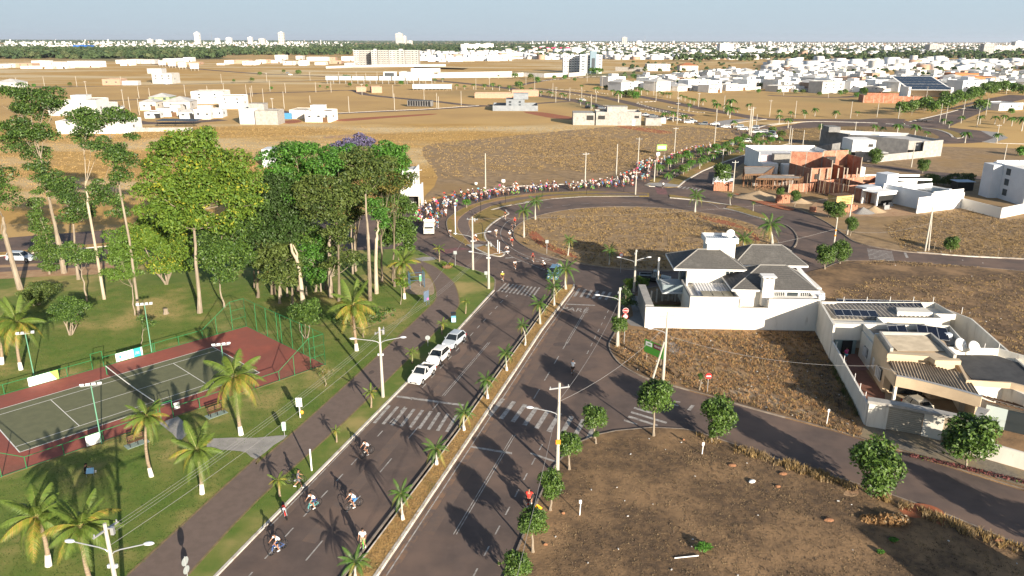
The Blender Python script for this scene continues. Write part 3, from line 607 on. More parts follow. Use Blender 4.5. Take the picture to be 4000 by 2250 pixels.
ST('21',2110,440,2105,300,97,'broad dark green tree on the corner beside the pile of clay bricks',1)
ST('31',265,645,275,530,50,'small bushy tree between the brick heap and the low brick wall',2)
ST('31',120,530,120,492,40,'low bush on the sand heap before the wooden shoring',0)
ST('22',1060,590,1070,385,92,'dense shrubby tree right behind the red stop sign',1)
ST('22',1860,1025,1868,900,30,'thin sapling beside the red no entry sign',2)
ST('13',2450,1330,2500,1330,20,'leafy shoot at the kerb beside the bottom street tree',1)
ST('23',845,110,845,30,34,'young sapling at the apex of the dark weedy lot',0)
ST('23',2010,95,2020,30,40,'thin leaning sapling on the upper kerb of the dark weedy lot',1)
# ---- park trees, clumps picked on the photograph and set at the tree's own distance
def park_tree(k,base,fork,cl,label,mats=LEAF,mix=(.5,.3,.2),dens=1.,size=.42,r0=.28,bark=BARK,seed=1,lm=True,via=None,fz=.8,cat='tree',nm='park_tree',group='tall trees in the park',multi=0,dy=None,shell=.55,droop=0):
    X,Y=G(k,*base); s=ZM[k][2]; rr=random.Random(seed); W=[]
    for i,c in enumerate(cl):
        r=c[2]/s*math.hypot(Y,20)/F*1.02; off=(rr.uniform(-1,1) if dy is None else dy[i])*r*.9
        x,y,z=VP(k,c[0],c[1],Y+off); W.append((x-X,y-Y,z,r*1.44,r*1.44,r*1.3*(c[3] if len(c)>3 else fz)))
    t=E(nm,(X,Y,0),label=label,cat=cat,group=group)
    area=sum(w[3]*w[5] for w in W); n=int(area*300*dens*(.42/size)**1.6); n=min(n,34000); r0=r0*.8
    O('crown',leaves('crown',W,n,size*.9,mats,mix,seed,.6,droop,sub=7),t)
    m=MB()
    if multi:
        for i in range(multi):
            a=i*2*math.pi/multi; c=W[i%len(W)]
            m.path([(.12*math.cos(a),.12*math.sin(a),0),(c[0]*.35+.5*math.cos(a),c[1]*.35+.5*math.sin(a),c[2]*.35),(c[0]*.85,c[1]*.85,c[2]*.9)],[r0*.6,r0*.45,.04],6)
    else:
        f=VP(k,fork[0],fork[1],Y); 
        v=[VP(k,*q,Y) for q in (via or [])]
        if v: m.path([(0,0,0)]+[(q[0]-X,q[1]-Y,q[2]) for q in v],[r0*1.3]+[r0*(1-.12*i) for i in range(len(v))],8); b0=(v[-1][0]-X,v[-1][1]-Y,v[-1][2]-.2); rr0=r0*(1-.12*len(v))
        else: b0=(0,0,0); rr0=r0
        limbs(m,b0,(f[0]-X,f[1]-Y,f[2]),W if lm else [],rr0,0,8,seed=seed,wob=.15)
    m.build('trunk',bark,t); return t
def DD(*c): return [tuple(a) for a in c]
park_tree('W',(503,789),(488,575),DD((470,372,40),(425,395,34),(520,368,36),(400,428,30),(458,435,44),(530,430,42),(580,425,36),(608,462,30),(385,478,34),(400,540,34),(450,560,32),(525,560,34),(585,545,34),(635,470,26),(555,490,40),(612,505,30),(440,500,32),(505,505,34),(490,480,40),(465,500,34),(525,470,38),(500,545,30),(570,455,36),(420,465,26)),'tall yellow green tree with a broad crown behind the tennis court fence',LEAFY,(.45,.38,.17),1.15,.46,.34,BARKP,11,fz=1.0)
park_tree('W',(420,717),(420,690),DD((330,640,36),(375,605,40),(425,590,44),(470,625,42),(405,655,38),(345,590,28),(440,545,34),(478,580,36),(372,570,26),(440,670,26)),'low spreading yellow green tree with many stems fanning from one base',LEAFY,(.42,.36,.22),1.15,.42,.3,BARKP,12,multi=7)
park_tree('W',(340,795),(333,720),DD((300,640,28),(290,600,22),(330,690,20),(310,665,24),(288,690,20)),'slim light green tree left of the spreading many stemmed tree',[LEAFY[1],LEAF[0],LEAFY[0]],(.4,.4,.2),1,.36,.12,BARKP,31)
park_tree('W',(565,776),(550,700),DD((545,650,38),(580,610,40),(600,560,38),(530,600,34),(560,690,30),(625,510,32),(600,650,28),(520,660,28)),'thin trunked mid green tree right of the tall yellow green tree',LEAF,(.45,.3,.25),1.1,.4,.16,BARKP,13)
park_tree('W',(688,742),(690,660),DD((682,470,48),(635,515,46),(720,515,48),(655,575,50),(712,585,48),(745,545,36),(622,615,36),(690,635,42),(660,530,40),(700,550,40)),'large very dark feathery leaved tree in the shaded middle of the park',LEAFD,(.45,.35,.2),1.25,.36,.3,BARK,14,fz=.62)
park_tree('W',(640,725),(640,660),DD((615,560,30),(600,600,30),(620,650,30),(590,640,24)),'small dark tree filling the gap before the feathery tree',LEAFD,(.3,.5,.2),1,.36,.18,BARK,32)
park_tree('11',(745,1543),(735,870),DD((250,150,140),(400,110,125),(330,300,140),(150,300,100),(600,130,125),(700,240,125),(500,260,120),(330,430,115),(480,390,115),(200,420,95),(430,520,105),(580,360,90)),'bright green tree forming the front left top of the dense grove',LEAFB,(.42,.36,.22),1.15,.42,.3,BARKP,15,via=[(738,1000)])
park_tree('11',(835,1600),(835,850),DD((600,450,125),(750,590,150),(650,720,120),(800,860,110),(850,400,110),(560,620,100),(700,480,100),(640,560,100),(780,760,90),(520,520,90)),'olive green tree in the middle of the grove above a thin trunk',LEAFO,(.55,.38,.07),1.15,.42,.22,BARK,16)
park_tree('11',(975,1320),(960,850),DD((900,600,130),(1000,470,125),(880,760,90),(960,720,80),(1030,600,80)),'olive tree of the grove with two close trunks below it',LEAFO,(.5,.4,.1),1.1,.4,.2,BARKP,17)
park_tree('11',(1003,1290),(985,850),DD((900,120,120),(850,280,120),(950,330,110),(780,160,80)),'tall bright green tree at the back of the grove',LEAFB,(.4,.4,.2),1.15,.42,.24,BARKP,18)
park_tree('11',(1145,1530),(1105,560),DD((1050,190,150),(1190,230,140),(1100,350,120),(1250,360,100),(1120,470,70),(980,260,90)),'tallest olive tree of the grove on a long straight pale trunk',LEAFO,(.6,.33,.07),1.2,.42,.3,BARKP,19,via=[(1142,1300),(1128,950)])
park_tree('11',(1213,1520),(1228,800),DD((1200,660,80),(1260,720,80),(1180,600,60),(1290,800,60)),'tree with a broken pale orange trunk at the right of the grove',LEAFB,(.4,.4,.2),1.1,.38,.3,BARKW,20,via=[(1205,1200),(1212,960)])
park_tree('11',(1268,1400),(1258,920),DD((1350,120,110),(1430,220,110),(1300,60,90),(1440,90,70),(1230,120,80)),'bright green tree at the back right top of the grove',LEAFB,(.5,.25,.25),1.15,.42,.22,BARK,21)
park_tree('11',(1380,1400),(1388,900),DD((1380,270,120),(1460,380,100),(1350,420,110),(1300,480,90)),'rusty olive tree at the upper right edge of the grove',LEAFO,(.3,.25,.45),1.1,.4,.2,BARK,22)
park_tree('11',(1440,1330),(1430,1000),DD((1350,600,120),(1470,640,110),(1400,780,110),(1520,780,60),(1480,900,90),(1300,880,70),(1540,980,50),(1420,960,85),(1500,1060,65),(1320,980,75),(1460,860,85),(1550,880,60)),'mid green tree at the lower right edge of the grove beside the road',LEAF,(.5,.3,.2),1.15,.4,.2,BARK,23)
park_tree('12',(750,100),(650,-60),[],'x') if False else None
park_tree('11',(240,1620),(240,1400),DD((150,1080,115),(330,1130,120),(250,1290,115),(120,1220,90),(400,1280,90),(250,1375,70),(120,1345,70),(380,1385,70)),'low broad leaved tree before the grove beside the dead trunk',LEAFO,(.6,.33,.07),1.2,.42,.22,BARKP,24)
park_tree('11',(600,1500),(600,1350),DD((480,1080,110),(600,1000,110),(520,1250,120),(620,1350,80),(680,1120,70),(560,1400,60),(660,1290,70)),'low bright green tree right of the dead trunk',LEAFB,(.4,.4,.2),1.15,.4,.22,BARKP,25)
park_tree('11',(755,1560),(750,1330),DD((760,1220,85),(900,1160,110),(1000,1180,70),(820,1080,80),(860,960,90)),'umbrella shaped tree reaching right before the grove trunks',LEAFO,(.5,.42,.08),1.2,.4,.3,BARKP,26,fz=.55)
park_tree('11',(20,1560),(20,1250),DD((60,800,130),(120,640,140),(200,960,120),(40,1000,110),(300,800,110),(60,1180,90)),'deep green tree filling the shaded left side of the grove',LEAFD,(.35,.5,.15),1.1,.42,.25,BARK,27)
park_tree('11',(700,1480),(700,1200),DD((560,880,100),(450,950,100),(640,1040,90),(420,780,90),(760,980,80)),'mid green tree filling the middle of the grove',LEAF,(.5,.35,.15),1.15,.42,.22,BARK,33)
park_tree('11',(420,1500),(420,1200),DD((400,1150,90),(300,960,100),(200,830,90),(480,1180,80)),'shaded green tree at the heart of the left grove',LEAF,(.35,.5,.15),1.15,.42,.22,BARK,34)
park_tree('11',(1010,1180),(1010,900),DD((900,60,70),(1000,-10,80),(1080,20,75),(1150,10,50),(820,20,45)),'tree in purple blossom showing over the top of the grove',PURP,(.5,.35,.15),1.3,.4,.3,BARK,28)
# bare and thin trunks inside the grove
def trunk_only(k,pts,r,label,mat=BARKP,nm='slim_tree',cat='tree',group=None):
    X,Y=G(k,*pts[0]); m=MB(); q=[(0,0,0)]+[(lambda p:(p[0]-X,p[1]-Y,p[2]))(VP(k,a,b,Y)) for a,b in pts[1:]]
    m.path(q,[r*1.35]+[r*(1-.5*i/len(q)) for i in range(1,len(q))],8); return m.build(nm,mat,None,loc=(X,Y,0),label=label,cat=cat,group=group)
dt=trunk_only('11',[(478,1640),(440,1300),(410,1170),(365,1090),(350,1010)],.26,'smooth dead pale trunk forking at its top before the grove',BARKW)
m=MB(); X,Y=G('11',478,1640); q=[VP('11',a,b,Y) for a,b in ((408,1180),(415,1110),(372,1020))]; m.path([(a-X,b-Y,c) for a,b,c in q],[.2,.13,.08],7); m.build('branch',BARKW,dt)
for i,(b,t,r,c) in enumerate((((125,212),(122,130),.12,'park_thin'),((200,235),(196,150),.12,''),((252,228),(247,150),.14,''),((296,318),(288,150),.16,''),((405,220),(400,140),.12,''),((520,190),(516,100),.1,''),((605,222),(600,100),.27,''),((775,48),(770,-30),.14,''),((796,28),(790,-60),.14,''),((914,262),(898,-60),.2,''),((1010,100),(1006,-40),.14,''),((1090,98),(1090,-60),.1,''),((1108,150),(1106,-60),.16,''),((1140,52),(1120,-60),.08,''),((12,170),(5,120),.16,''),((668,250),(664,80),.17,''))):
    o=trunk_only('H',[b,t],r,None,BARKP if i%3 else BARK,group='bare trunks under the park grove'); ordn('bare trunks',o,'slim trunk under the grove crowns, {n} from the left of the bare trunks')
# left side of the park
park_tree('W',(162,689),(118,480),DD((30,232,26),(72,238,26),(118,250,28),(145,262,18),(48,272,28),(95,285,26),(25,315,26),(75,325,28),(108,342,24),(38,362,26),(92,385,24),(103,418,24),(118,448,23),(148,468,22),(60,345,20)),'very tall dark tree on a thick leaning trunk at the left edge',LEAF,(.3,.5,.2),1.1,.36,.42,BARKP,41,via=[(148,610)])
park_tree('W',(52,730),(8,545),DD((4,600,10),(-30,500,45),(-50,440,50)),'thick leaning trunk at the far left edge with its crown outside the photo',LEAF,(.4,.4,.2),1,.4,.42,BARKP,42,via=[(30,655),(12,590)])
park_tree('W',(263,755),(215,455),DD((200,300,24),(232,290,26),(212,325,28),(245,315,22),(205,345,20)),'tall slim tree with white bare branches and a dark crown high up',LEAF,(.35,.45,.2),1,.34,.22,BARKW,43,via=[(240,620),(222,520)])
park_tree('W',(351,800),(285,380),DD((288,292,22),(312,300,20),(270,300,18),(333,345,12),(248,368,24),(280,385,24),(312,415,28),(302,445,20),(256,478,24),(282,508,20),(297,538,18),(250,500,16)),'tall leaning slim tree with separate dark clumps along its trunk',LEAF,(.35,.45,.2),1.1,.34,.18,BARKP,44,via=[(325,600),(302,480)],fz=.85)
park_tree('W',(198,705),(184,560),DD((130,455,22),(162,465,24),(175,498,28),(150,485,20),(200,520,26),(218,538,18),(182,545,24)),'tree with flat dark clumps beside the thick leaning trunk',LEAF,(.35,.45,.2),1.1,.36,.26,BARKP,45,fz=.6)
park_tree('W',(219,760),(205,680),DD((180,635,24),(205,640,26),(222,650,18),(168,622,17),(195,662,16)),'small round crowned tree before the far parked car',LEAF,(.5,.25,.25),1.15,.32,.16,BARKP,46,fz=.65)
park_tree('W',(125,692),(118,600),DD((97,482,12),(86,510,15),(92,545,16),(104,572,20),(108,598,22),(118,625,23),(122,650,22),(125,672,17),(90,530,13)),'trunk completely wrapped in green creeper',LEAF,(.5,.25,.25),1.3,.3,.16,BARKP,47,cat='tree')
park_tree('W',(178,845),(176,815),DD((165,778,26),(190,782,24),(150,790,20),(205,775,14),(175,765,22),(178,798,22),(140,775,12)),'round dark evergreen shrub on the lawn left of the tennis court',LEAF,(.4,.45,.15),1.4,.24,.2,BARKP,48,multi=6,nm='park_shrub',group='shrubs on the lawn')
park_tree('W',(95,770),(95,755),DD((80,738,24),(105,735,26),(125,730,20),(60,745,16),(95,748,22)),'grey green feathery shrub near the left edge of the lawn',[LEAFO[0],LEAFO[1],LEAFO[0]],(.5,.4,.1),1.2,.28,.15,BARKP,49,multi=5,nm='park_shrub',group='shrubs on the lawn')
park_tree('W',(771,853),(768,815),DD((765,775,25),(785,790,20),(750,790,20),(768,800,22),(780,765,16)),'compact dark leaved tree beside the green fence corner of the court',LEAF,(.4,.35,.25),1.3,.3,.12,BARKP,50,multi=4)
park_tree('H',(862,556),(855,470),DD((650,395,42),(700,420,40),(950,345,55),(1040,340,48),(900,420,40),(1000,400,45),(620,380,30),(1090,370,20)),'low sprawling tree behind the tallest coconut palm',LEAF,(.4,.4,.2),1,.3,.12,BARK,51,fz=.5)
park_tree('H',(1155,292),(1160,150),DD((1150,100,32),(1185,130,26),(1170,60,26),(1135,120,16)),'small yellowish tree on a very thin stem near the gym frame',LEAFY,(.4,.3,.3),1,.28,.07,BARKP,52)
park_tree('12',(688,1000),(685,920),DD((640,860,40),(700,890,36),(660,830,30),(740,850,26)),'nearly bare little tree by the court corner',[LEAFO[0],LEAFO[2],LEAFO[0]],(.5,.4,.1),.35,.22,.06,BARKP,53,fz=.9)
park_tree('02',(1398,590),(1420,430),DD((1400,320,36),(1460,350,40),(1520,375,36),(1450,400,26)),'small drooping tree behind the green railing of the court',LEAF,(.4,.4,.2),.8,.26,.06,BARKP,54)
park_tree('22',(1130,250),(1130,190),DD((1130,60,50),(1140,110,60),(1120,150,70),(1060,120,40),(1200,160,50),(1130,10,30)),'feathery conifer like tree behind the lamp pole at the white house gate',LEAFD,(.4,.3,.3),.9,.24,.1,BARK,55,fz=.5,group='garden trees')
park_tree('21',(1260,1480),(1240,1420),DD((1180,1400,40),(1260,1390,50),(1330,1400,45),(1200,1440,45)),'sunlit leafy shrub behind the pole by the dark parked car',LEAFY,(.6,.3,.1),1.2,.22,.08,BARK,56,group='garden trees')
park_tree('31',(1700,420),(1700,380),DD((1640,360,50),(1700,370,50),(1750,385,35)),'dark bushy tree behind the small white house with solar panels',LEAF,(.4,.4,.2),1.2,.34,.12,BARK,57,group='garden trees')
park_tree('31',(1900,440),(1900,380),DD((1840,370,50),(1900,390,50),(1850,330,25),(1895,320,25)),'greyish tree left of the little shed in the dark yard',LEAFO,(.4,.55,.05),1.1,.34,.12,BARK,58,group='garden trees')
park_tree('31',(2040,420),(2030,380),DD((2010,350,50),(2040,320,35),(2000,390,40)),'greyish tree right of the little shed in the dark yard',LEAFO,(.4,.55,.05),1.1,.34,.12,BARK,59,group='garden trees')
# ---- palms
def frond_mesh(name,Lf,droop,wd,n,mats,seed,up=.5,tipw=.25,fold=.5,lw=.055):
    r=np.random.default_rng(seed); V=[];Fq=[];mi=[]
    def P(t):   # along +X, arching
        x=Lf*(t-.12*droop*t*t*t); z=Lf*(up*t-droop*t*t); return np.array([x,0,z])
    k=0; prev=None
    for i in range(9):                                            # midrib
        t=i/8; p=P(t); w=.035*Lf/4*(1.1-t); 
        ring=[p+np.array([0,-w,0]),p+np.array([0,w,0]),p+np.array([0,0,-w*1.3])]; V+=ring
        if prev is not None:
            for a,b in ((0,1),(1,2),(2,0)): Fq.append((prev+a,prev+b,k+b,k+a)); mi.append(2)
        prev=k; k+=3
    for i in range(n):
        t=.1+.9*(i+.5)/n; p=P(t); dd=P(min(t+.02,1.02))-p; dd/=np.linalg.norm(dd)
        l=wd*(math.sin(math.pi*min(1,(t*.92+.05)))**.6)*(1-.25*t)*r.uniform(.85,1.1)
        for sgn in (-1,1):
            side=np.array([0,sgn,0])*.86+dd*.5+np.array([0,0,-fold+r.uniform(-.15,.15)]); side/=np.linalg.norm(side)
            m1=p+side*l*.55; m2=p+side*l+np.array([0,0,-.28*l]); wv=dd*lw*(Lf/4)*(1 if t<.9 else .7)
            V+=[p-wv,p+wv,m1+wv*.9,m1-wv*.9,m2]; c=0 if r.random()<.62 else 1
            Fq.append((k,k+1,k+2,k+3)); mi.append(c); Fq.append((k+3,k+2,k+4,k+4)); mi.append(c); k+=5
    me=bpy.data.meshes.new(name); me.from_pydata([tuple(v) for v in V],[],[f if f[2]!=f[3] else f[:3] for f in Fq])
    for m in mats: me.materials.append(m)
    me.polygons.foreach_set('material_index',mi); me.update(); return me
FG=[M('frond_green',(.09,.15,.025),(.12,.18,.03),3,.5,trans=.25),M('frond_green2',(.15,.2,.035),(.11,.16,.03),3,.5,trans=.25),M('midrib',(.22,.22,.07),rough=.6)]
FY=[M('frond_yellow',(.23,.24,.035),(.17,.2,.03),2,.5,trans=.25),M('frond_orange',(.38,.25,.055),(.28,.22,.04),2,.5,trans=.25),M('midrib_orange',(.5,.33,.12),rough=.6)]
FB=[M('frond_dead',(.34,.2,.1),(.26,.15,.07),2,.8),M('frond_dead2',(.4,.25,.13),(.3,.18,.09),2,.8),M('midrib_dead',(.35,.22,.12),rough=.8)]
FR=[M('royal_green',(.05,.12,.02),(.075,.15,.025),3,.45,trans=.2,spec=.4),M('royal_green2',(.1,.17,.03),(.06,.12,.02),3,.45,trans=.2,spec=.4),M('royal_rib',(.14,.18,.05),rough=.6)]
FRY=[M('royal_yellow',(.25,.25,.04),(.18,.2,.035),3,.5,trans=.2),M('royal_yellow2',(.3,.24,.05),(.2,.2,.04),3,.5,trans=.2),FY[2]]
COCO={'up':[frond_mesh('frond',3.3,.4,.8,44,FG,1,.78,lw=.042),frond_mesh('frond',3.1,.5,.8,44,FG,2,.64,lw=.042)],'mid':[frond_mesh('frond',3.3,.66,.9,44,FG,3,.48,lw=.042),frond_mesh('frond',3.2,.7,.9,44,FG,4,.42,lw=.042),frond_mesh('frond',3.2,.7,.9,44,FY,8,.42,lw=.042)],'low':[frond_mesh('frond',3.1,.95,.9,40,FY,5,.24,lw=.042),frond_mesh('frond',3.0,1.1,.85,40,FG,6,.16,lw=.042)],'dead':[frond_mesh('frond',2.6,1.1,.4,20,FB,7,-.35)]}
ROY={'up':[frond_mesh('frond',2.6,.5,.55,26,FR,11,.8)],'mid':[frond_mesh('frond',2.6,.75,.6,26,FR,12,.5)],'low':[frond_mesh('frond',2.5,1.0,.6,24,FR,13,.25),frond_mesh('frond',2.4,1.05,.55,24,FRY,14,.15)]}
PALMBARK=M('palm_bark',(.3,.23,.16),(.2,.15,.1),4,.95,.02,12,stretch=(.3,.3,3))
ROYBARK=M('royal_palm_trunk',(.45,.42,.36),(.36,.33,.28),3,.9,stretch=(.3,.3,3))
def palm(nm,base,top,R_,kind,label,group,seed,lime=.9,cat='palm',dead=0,z0=ZK,nf=None):
    """base (x,y), top (x,y,z) of the trunk, R_ reach of the fronds"""
    rr=random.Random(seed); X,Y=base; t=E(nm,(X,Y,z0),label=label,cat=cat,group=group)
    tp=Vector((top[0]-X,top[1]-Y,top[2]-z0)); h=max(tp.z,.3); m=MB(); s=R_/3.1
    r0=.17*s**.5 if kind=='coco' else .2*s
    bend=Vector((rr.uniform(-.2,.2),rr.uniform(-.2,.2),0))*min(h/5,1)
    pts=[Vector((tp.x*u*u,tp.y*u*u,h*u))+bend*math.sin(math.pi*u) for u in (0,.12,.3,.5,.75,1)]
    rad=[r0*1.45,r0*1.1,r0,r0*.9,r0*.8,r0*.75] if kind=='coco' else [r0*1.5,r0*1.3,r0*.95,r0*.8,r0*.6,r0*.5]
    m.path(pts,rad,8); m.build('trunk',PALMBARK if kind=='coco' else ROYBARK,t,smooth=True)
    if lime and h>1.2:
        m=MB(); u=min(lime/h,.5); e=Vector((tp.x*u*u,tp.y*u*u,h*u))+bend*math.sin(math.pi*u); m.path([pts[0],e],[r0*1.5,r0*1.18],8); m.build('limewash_band',LIME,t)
    if kind=='royal':
        m=MB(); m.tube(pts[-1],pts[-1]+Vector((0,0,.55*s)),r0*.55,r0*.3,8); m.build('crownshaft',M('crownshaft',(.14,.2,.05),rough=.5),t)
    F_=COCO if kind=='coco' else ROY; top_=pts[-1]+Vector((0,0,.05 if kind=='coco' else .5*s))
    tiers=[('up',6,-.5,.3),('mid',8,-.15,1.1),('low',7,.2,.7)] if kind=='coco' else [('up',5,-.35,0),('mid',7,0,.7),('low',6,.22,.3)]
    if nf=='small': tiers=[('up',4,-.3,0),('mid',5,0,.7),('low',4,.15,.3)]
    for key,n,tilt,ph in tiers:
        for i in range(n):
            fm=F_[key][rr.randrange(len(F_[key]))]; f=O('frond',fm,t,top_)
            f.rotation_euler=(rr.uniform(-.25,.25),tilt+rr.uniform(-.15,.15),ph+2*math.pi*i/n+rr.uniform(-.25,.25)); q=s*rr.uniform(.88,1.1); f.scale=(q,q,q)
    for i in range(dead):
        f=O('dead_frond',COCO['dead'][0],t,top_); f.rotation_euler=(0,.5+rr.uniform(0,.3),rr.uniform(0,6.28)); f.scale=(s,)*3
    return t
def PM(k,bx,by,cx,cy,rp,kind,label,group,seed,**kw):
    X,Y=G(k,bx,by,ZK); s=ZM[k][2]; x,y,z=VP(k,cx,cy,Y); d=math.hypot(X,Y,CH-z); return palm(kw.pop('nm','coconut_palm' if kind=='coco' else 'royal_palm'),(X,Y),(x,Y,z),rp/s*d/F*(1.12 if kind=='coco' else 1.28),kind,label,group,seed,**kw)
gc='coconut palms on the park lawn'
PM('02',210,825,165,360,200,'coco','coconut palm beside the left floodlight mast of the tennis court',gc,1)
PM('02',20,770,-40,420,190,'coco','coconut palm cut by the left edge with only its right fronds showing',gc,2)
PM('02',2395,1470,2330,900,280,'coco','coconut palm before the middle of the court near side, right of the benches',gc,3)
PM('03',1525,440,1475,-150,190,'coco','coconut palm leaning over the park bench by the court gate, with hanging dead fronds',gc,4,dead=3)
PM('03',2035,615,1985,180,225,'coco','coconut palm with bright orange fronds right beside the grey concrete paving',gc,5)
PM('03',490,1340,370,850,290,'coco','left one of the two coconut palms near the bottom left corner',gc,6)
PM('03',930,1560,810,950,290,'coco','right one of the two coconut palms near the bottom left corner',gc,7,dead=1)
PM('12',1000,635,962,190,230,'coco','tallest coconut palm between the court and the path with a skirt of dead fronds',gc,8,dead=4)
PM('12',1475,120,1465,-230,150,'coco','coconut palm at the edge of the dark grove near the gym frame',gc,9)
gp='young palms between the path and the kerb'
for i,(k,bx,by,cx,cy,rp,lb) in enumerate((('12',2080,268,2087,150,50,'young palm beside the upper bend of the path before the kerb curve'),('12',1848,472,1850,362,58,'young palm just behind the silver parked hatchback'),('12',1550,758,1548,650,66,'young palm beside the white pickup bed on the kerb grass'),('12',1143,1200,1137,1050,74,'young palm beside the foot of the double armed street lamp'),('13',812,95,802,-20,56,'young palm at the kerb above the white post'),('13',240,640,222,480,88,'young palm beside the person pushing a bicycle'),('11',1845,1190,1842,1060,62,'young palm where the concrete ramp meets the curved street'))):
    PM(k,bx,by,cx,cy,rp,'coco' ,lb,gp,20+i,nm='young_palm',lime=0,nf='small')
gm='palms along the narrow median'
for i,(k,bx,by,cx,cy,rp,lb) in enumerate((('13',1000,1475,1000,1330,165,'lowest palm of the median, cut by the bottom edge'),('13',1478,885,1462,640,150,'median palm second from the bottom edge'),('13',1818,330,1812,190,150,'median palm just below the lower pair of crossings'),('12',2067,1435,2068,1275,125,'median palm standing between the two lower crossings'),('12',2300,1118,2290,950,120,'median palm just above the stop line'),('12',2490,842,2480,680,110,'median palm level with the white parked cars'),('22',132,590,105,400,85,'slim median palm above the white parked cars'),('22',278,378,268,190,115,'median palm left of the painted road lettering'),('22',418,195,412,20,110,'median palm just below the upper crossing'),('21',540,1475,540,1290,130,'median palm nearest the roundabout beside the blue car'),('21',425,1485,415,1340,95,'leaning median palm in front of the blue car'))):
    PM(k,bx,by,cx,cy,rp,'royal',lb,gm,40+i,nm='median_palm',lime=.45,z0=.24)
gr='royal palms round the roundabout'
for i,(k,bx,by,cx,cy,rp,lb) in enumerate((('21',235,770,235,600,92,'royal palm at the upper left rim of the roundabout island'),('21',120,947,118,700,100,'tall royal palm at the left rim of the roundabout island'),('21',560,1135,578,990,78,'royal palm at the lower left rim of the roundabout island'),('21',978,1225,985,1095,92,'royal palm in the long shadow at the lower rim of the roundabout island'),('21',1840,692,1855,545,98,'royal palm on the far upper rim of the roundabout island'),('31',40,1010,20,850,140,'biggest royal palm behind the grey roofed house'),('21',2330,1080,2330,985,105,'half hidden royal palm just behind the white water tank tower'),('21',2195,612,2195,530,40,'small palm on the upper kerb strip of the roundabout'),('21',2425,682,2430,605,26,'tiny palm on the pointed island right of the roundabout'))):
    PM(k,bx,by,cx,cy,rp,'royal',lb,gr,60+i,lime=0)
# small far palms and saplings: one mesh crown each
def far_crown(seed,n=13,Lf=1.8,mats=FR):
    r=np.random.default_rng(seed); m=MB()
    for i in range(n):
        a=2*math.pi*i/n+r.uniform(-.2,.2); e=r.uniform(.1,.9); prev=None
        for j in range(4):
            t=j/3; rad_=Lf*t*.95; z=Lf*(e*t-.95*t*t); w=.16*math.sin(math.pi*(t*.8+.12))*Lf
            c=Vector((math.cos(a)*rad_,math.sin(a)*rad_,z)); sd_=Vector((-math.sin(a),math.cos(a),-.3))*w; u=Vector((0,0,.0)); cur=(c-sd_-Vector((0,0,w*.4)),c,c+Vector((math.sin(a),-math.cos(a),-.0))*-w*1-Vector((0,0,w*.5)))
            if prev: m.quad(prev[0],prev[1],cur[1],cur[0],i%2); m.quad(prev[1],prev[2],cur[2],cur[1],i%2)
            prev=cur
    return m.mesh('crown',mats)
FARP=[far_crown(s) for s in (1,2,3)]
def tmesh(h=1.,r=.12,mat=ROYBARK):
    m=MB(); m.path([(0,0,0),(0,0,h)],[r*1.3,r*.7],6); return m.mesh('trunk',mat)
FPT=tmesh(); FTT=tmesh(1,.07,BARKP)
def far_palm(x,y,h,sc,key,fmt,grp,nm='palm'):
    t=E(nm,(x,y,0),cat='palm',group=grp); a=O('trunk',FPT,t); a.scale=(sc,sc,h); c=O('crown',FARP[random.randrange(3)],t,(0,0,h),rz=random.uniform(0,6)); c.scale=(sc,)*3; ordn(key,t,fmt); return t
FTR=[leaves('crown',[(0,0,0,1,1,.8),(.5,.3,.3,.6,.6,.5),(-.5,-.2,.2,.6,.6,.5)],520,.34,mt,(.5,.3,.2),s) for s,mt in ((5,LEAF),(6,LEAFB),(7,LEAFO))]
def far_tree(x,y,h,r,key,fmt,grp,v=None,nm='tree'):
    t=E(nm,(x,y,0),cat='tree',group=grp); v=random.randrange(3) if v is None else v; a=O('trunk',FTT,t); a.scale=(1.2,1.2,max(h-r*.6,.4)); c=O('crown',FTR[v],t,(0,0,h-r*.7),rz=random.uniform(0,6)); c.scale=(r,r,r); ordn(key,t,fmt); return t
# avenue beyond the roundabout: two loose rows of small palms and trees
AV='{n} from the left on the avenue island'
A=L('C',(200,1030),(400,900),(700,800),(1000,720),(1300,620),(1600,560)); Bp=L('C',(330,1090),(560,1010),(800,890),(1100,770),(1400,690),(1700,620))
def along(p,t):
    s=[0]; 
    for i in range(len(p)-1): s.append(s[-1]+math.dist(p[i],p[i+1]))
    d=t*s[-1]
    for i in range(len(p)-1):
        if d<=s[i+1] or i==len(p)-2: u=(d-s[i])/(s[i+1]-s[i]); return (p[i][0]+(p[i+1][0]-p[i][0])*u,p[i][1]+(p[i+1][1]-p[i][1])*u)
for row,(pp,n) in enumerate(((A,30),(Bp,26))):
    for i in range(n):
        x,y=along(pp,(i+.5)/n); x+=random.uniform(-1.2,1.2); y+=random.uniform(-1.5,1.5)
        if (i+row)%3: far_palm(x,y,random.uniform(1.5,2.3),random.uniform(.8,1.1),'avp','bushy small palm, '+AV,'bushy palms on the avenue island')
        else: far_tree(x,y,random.uniform(2.6,3.4),random.uniform(1.,1.35),'avt','small bushy tree, {n} from the left on the avenue island','small trees on the avenue island',v=i%2)
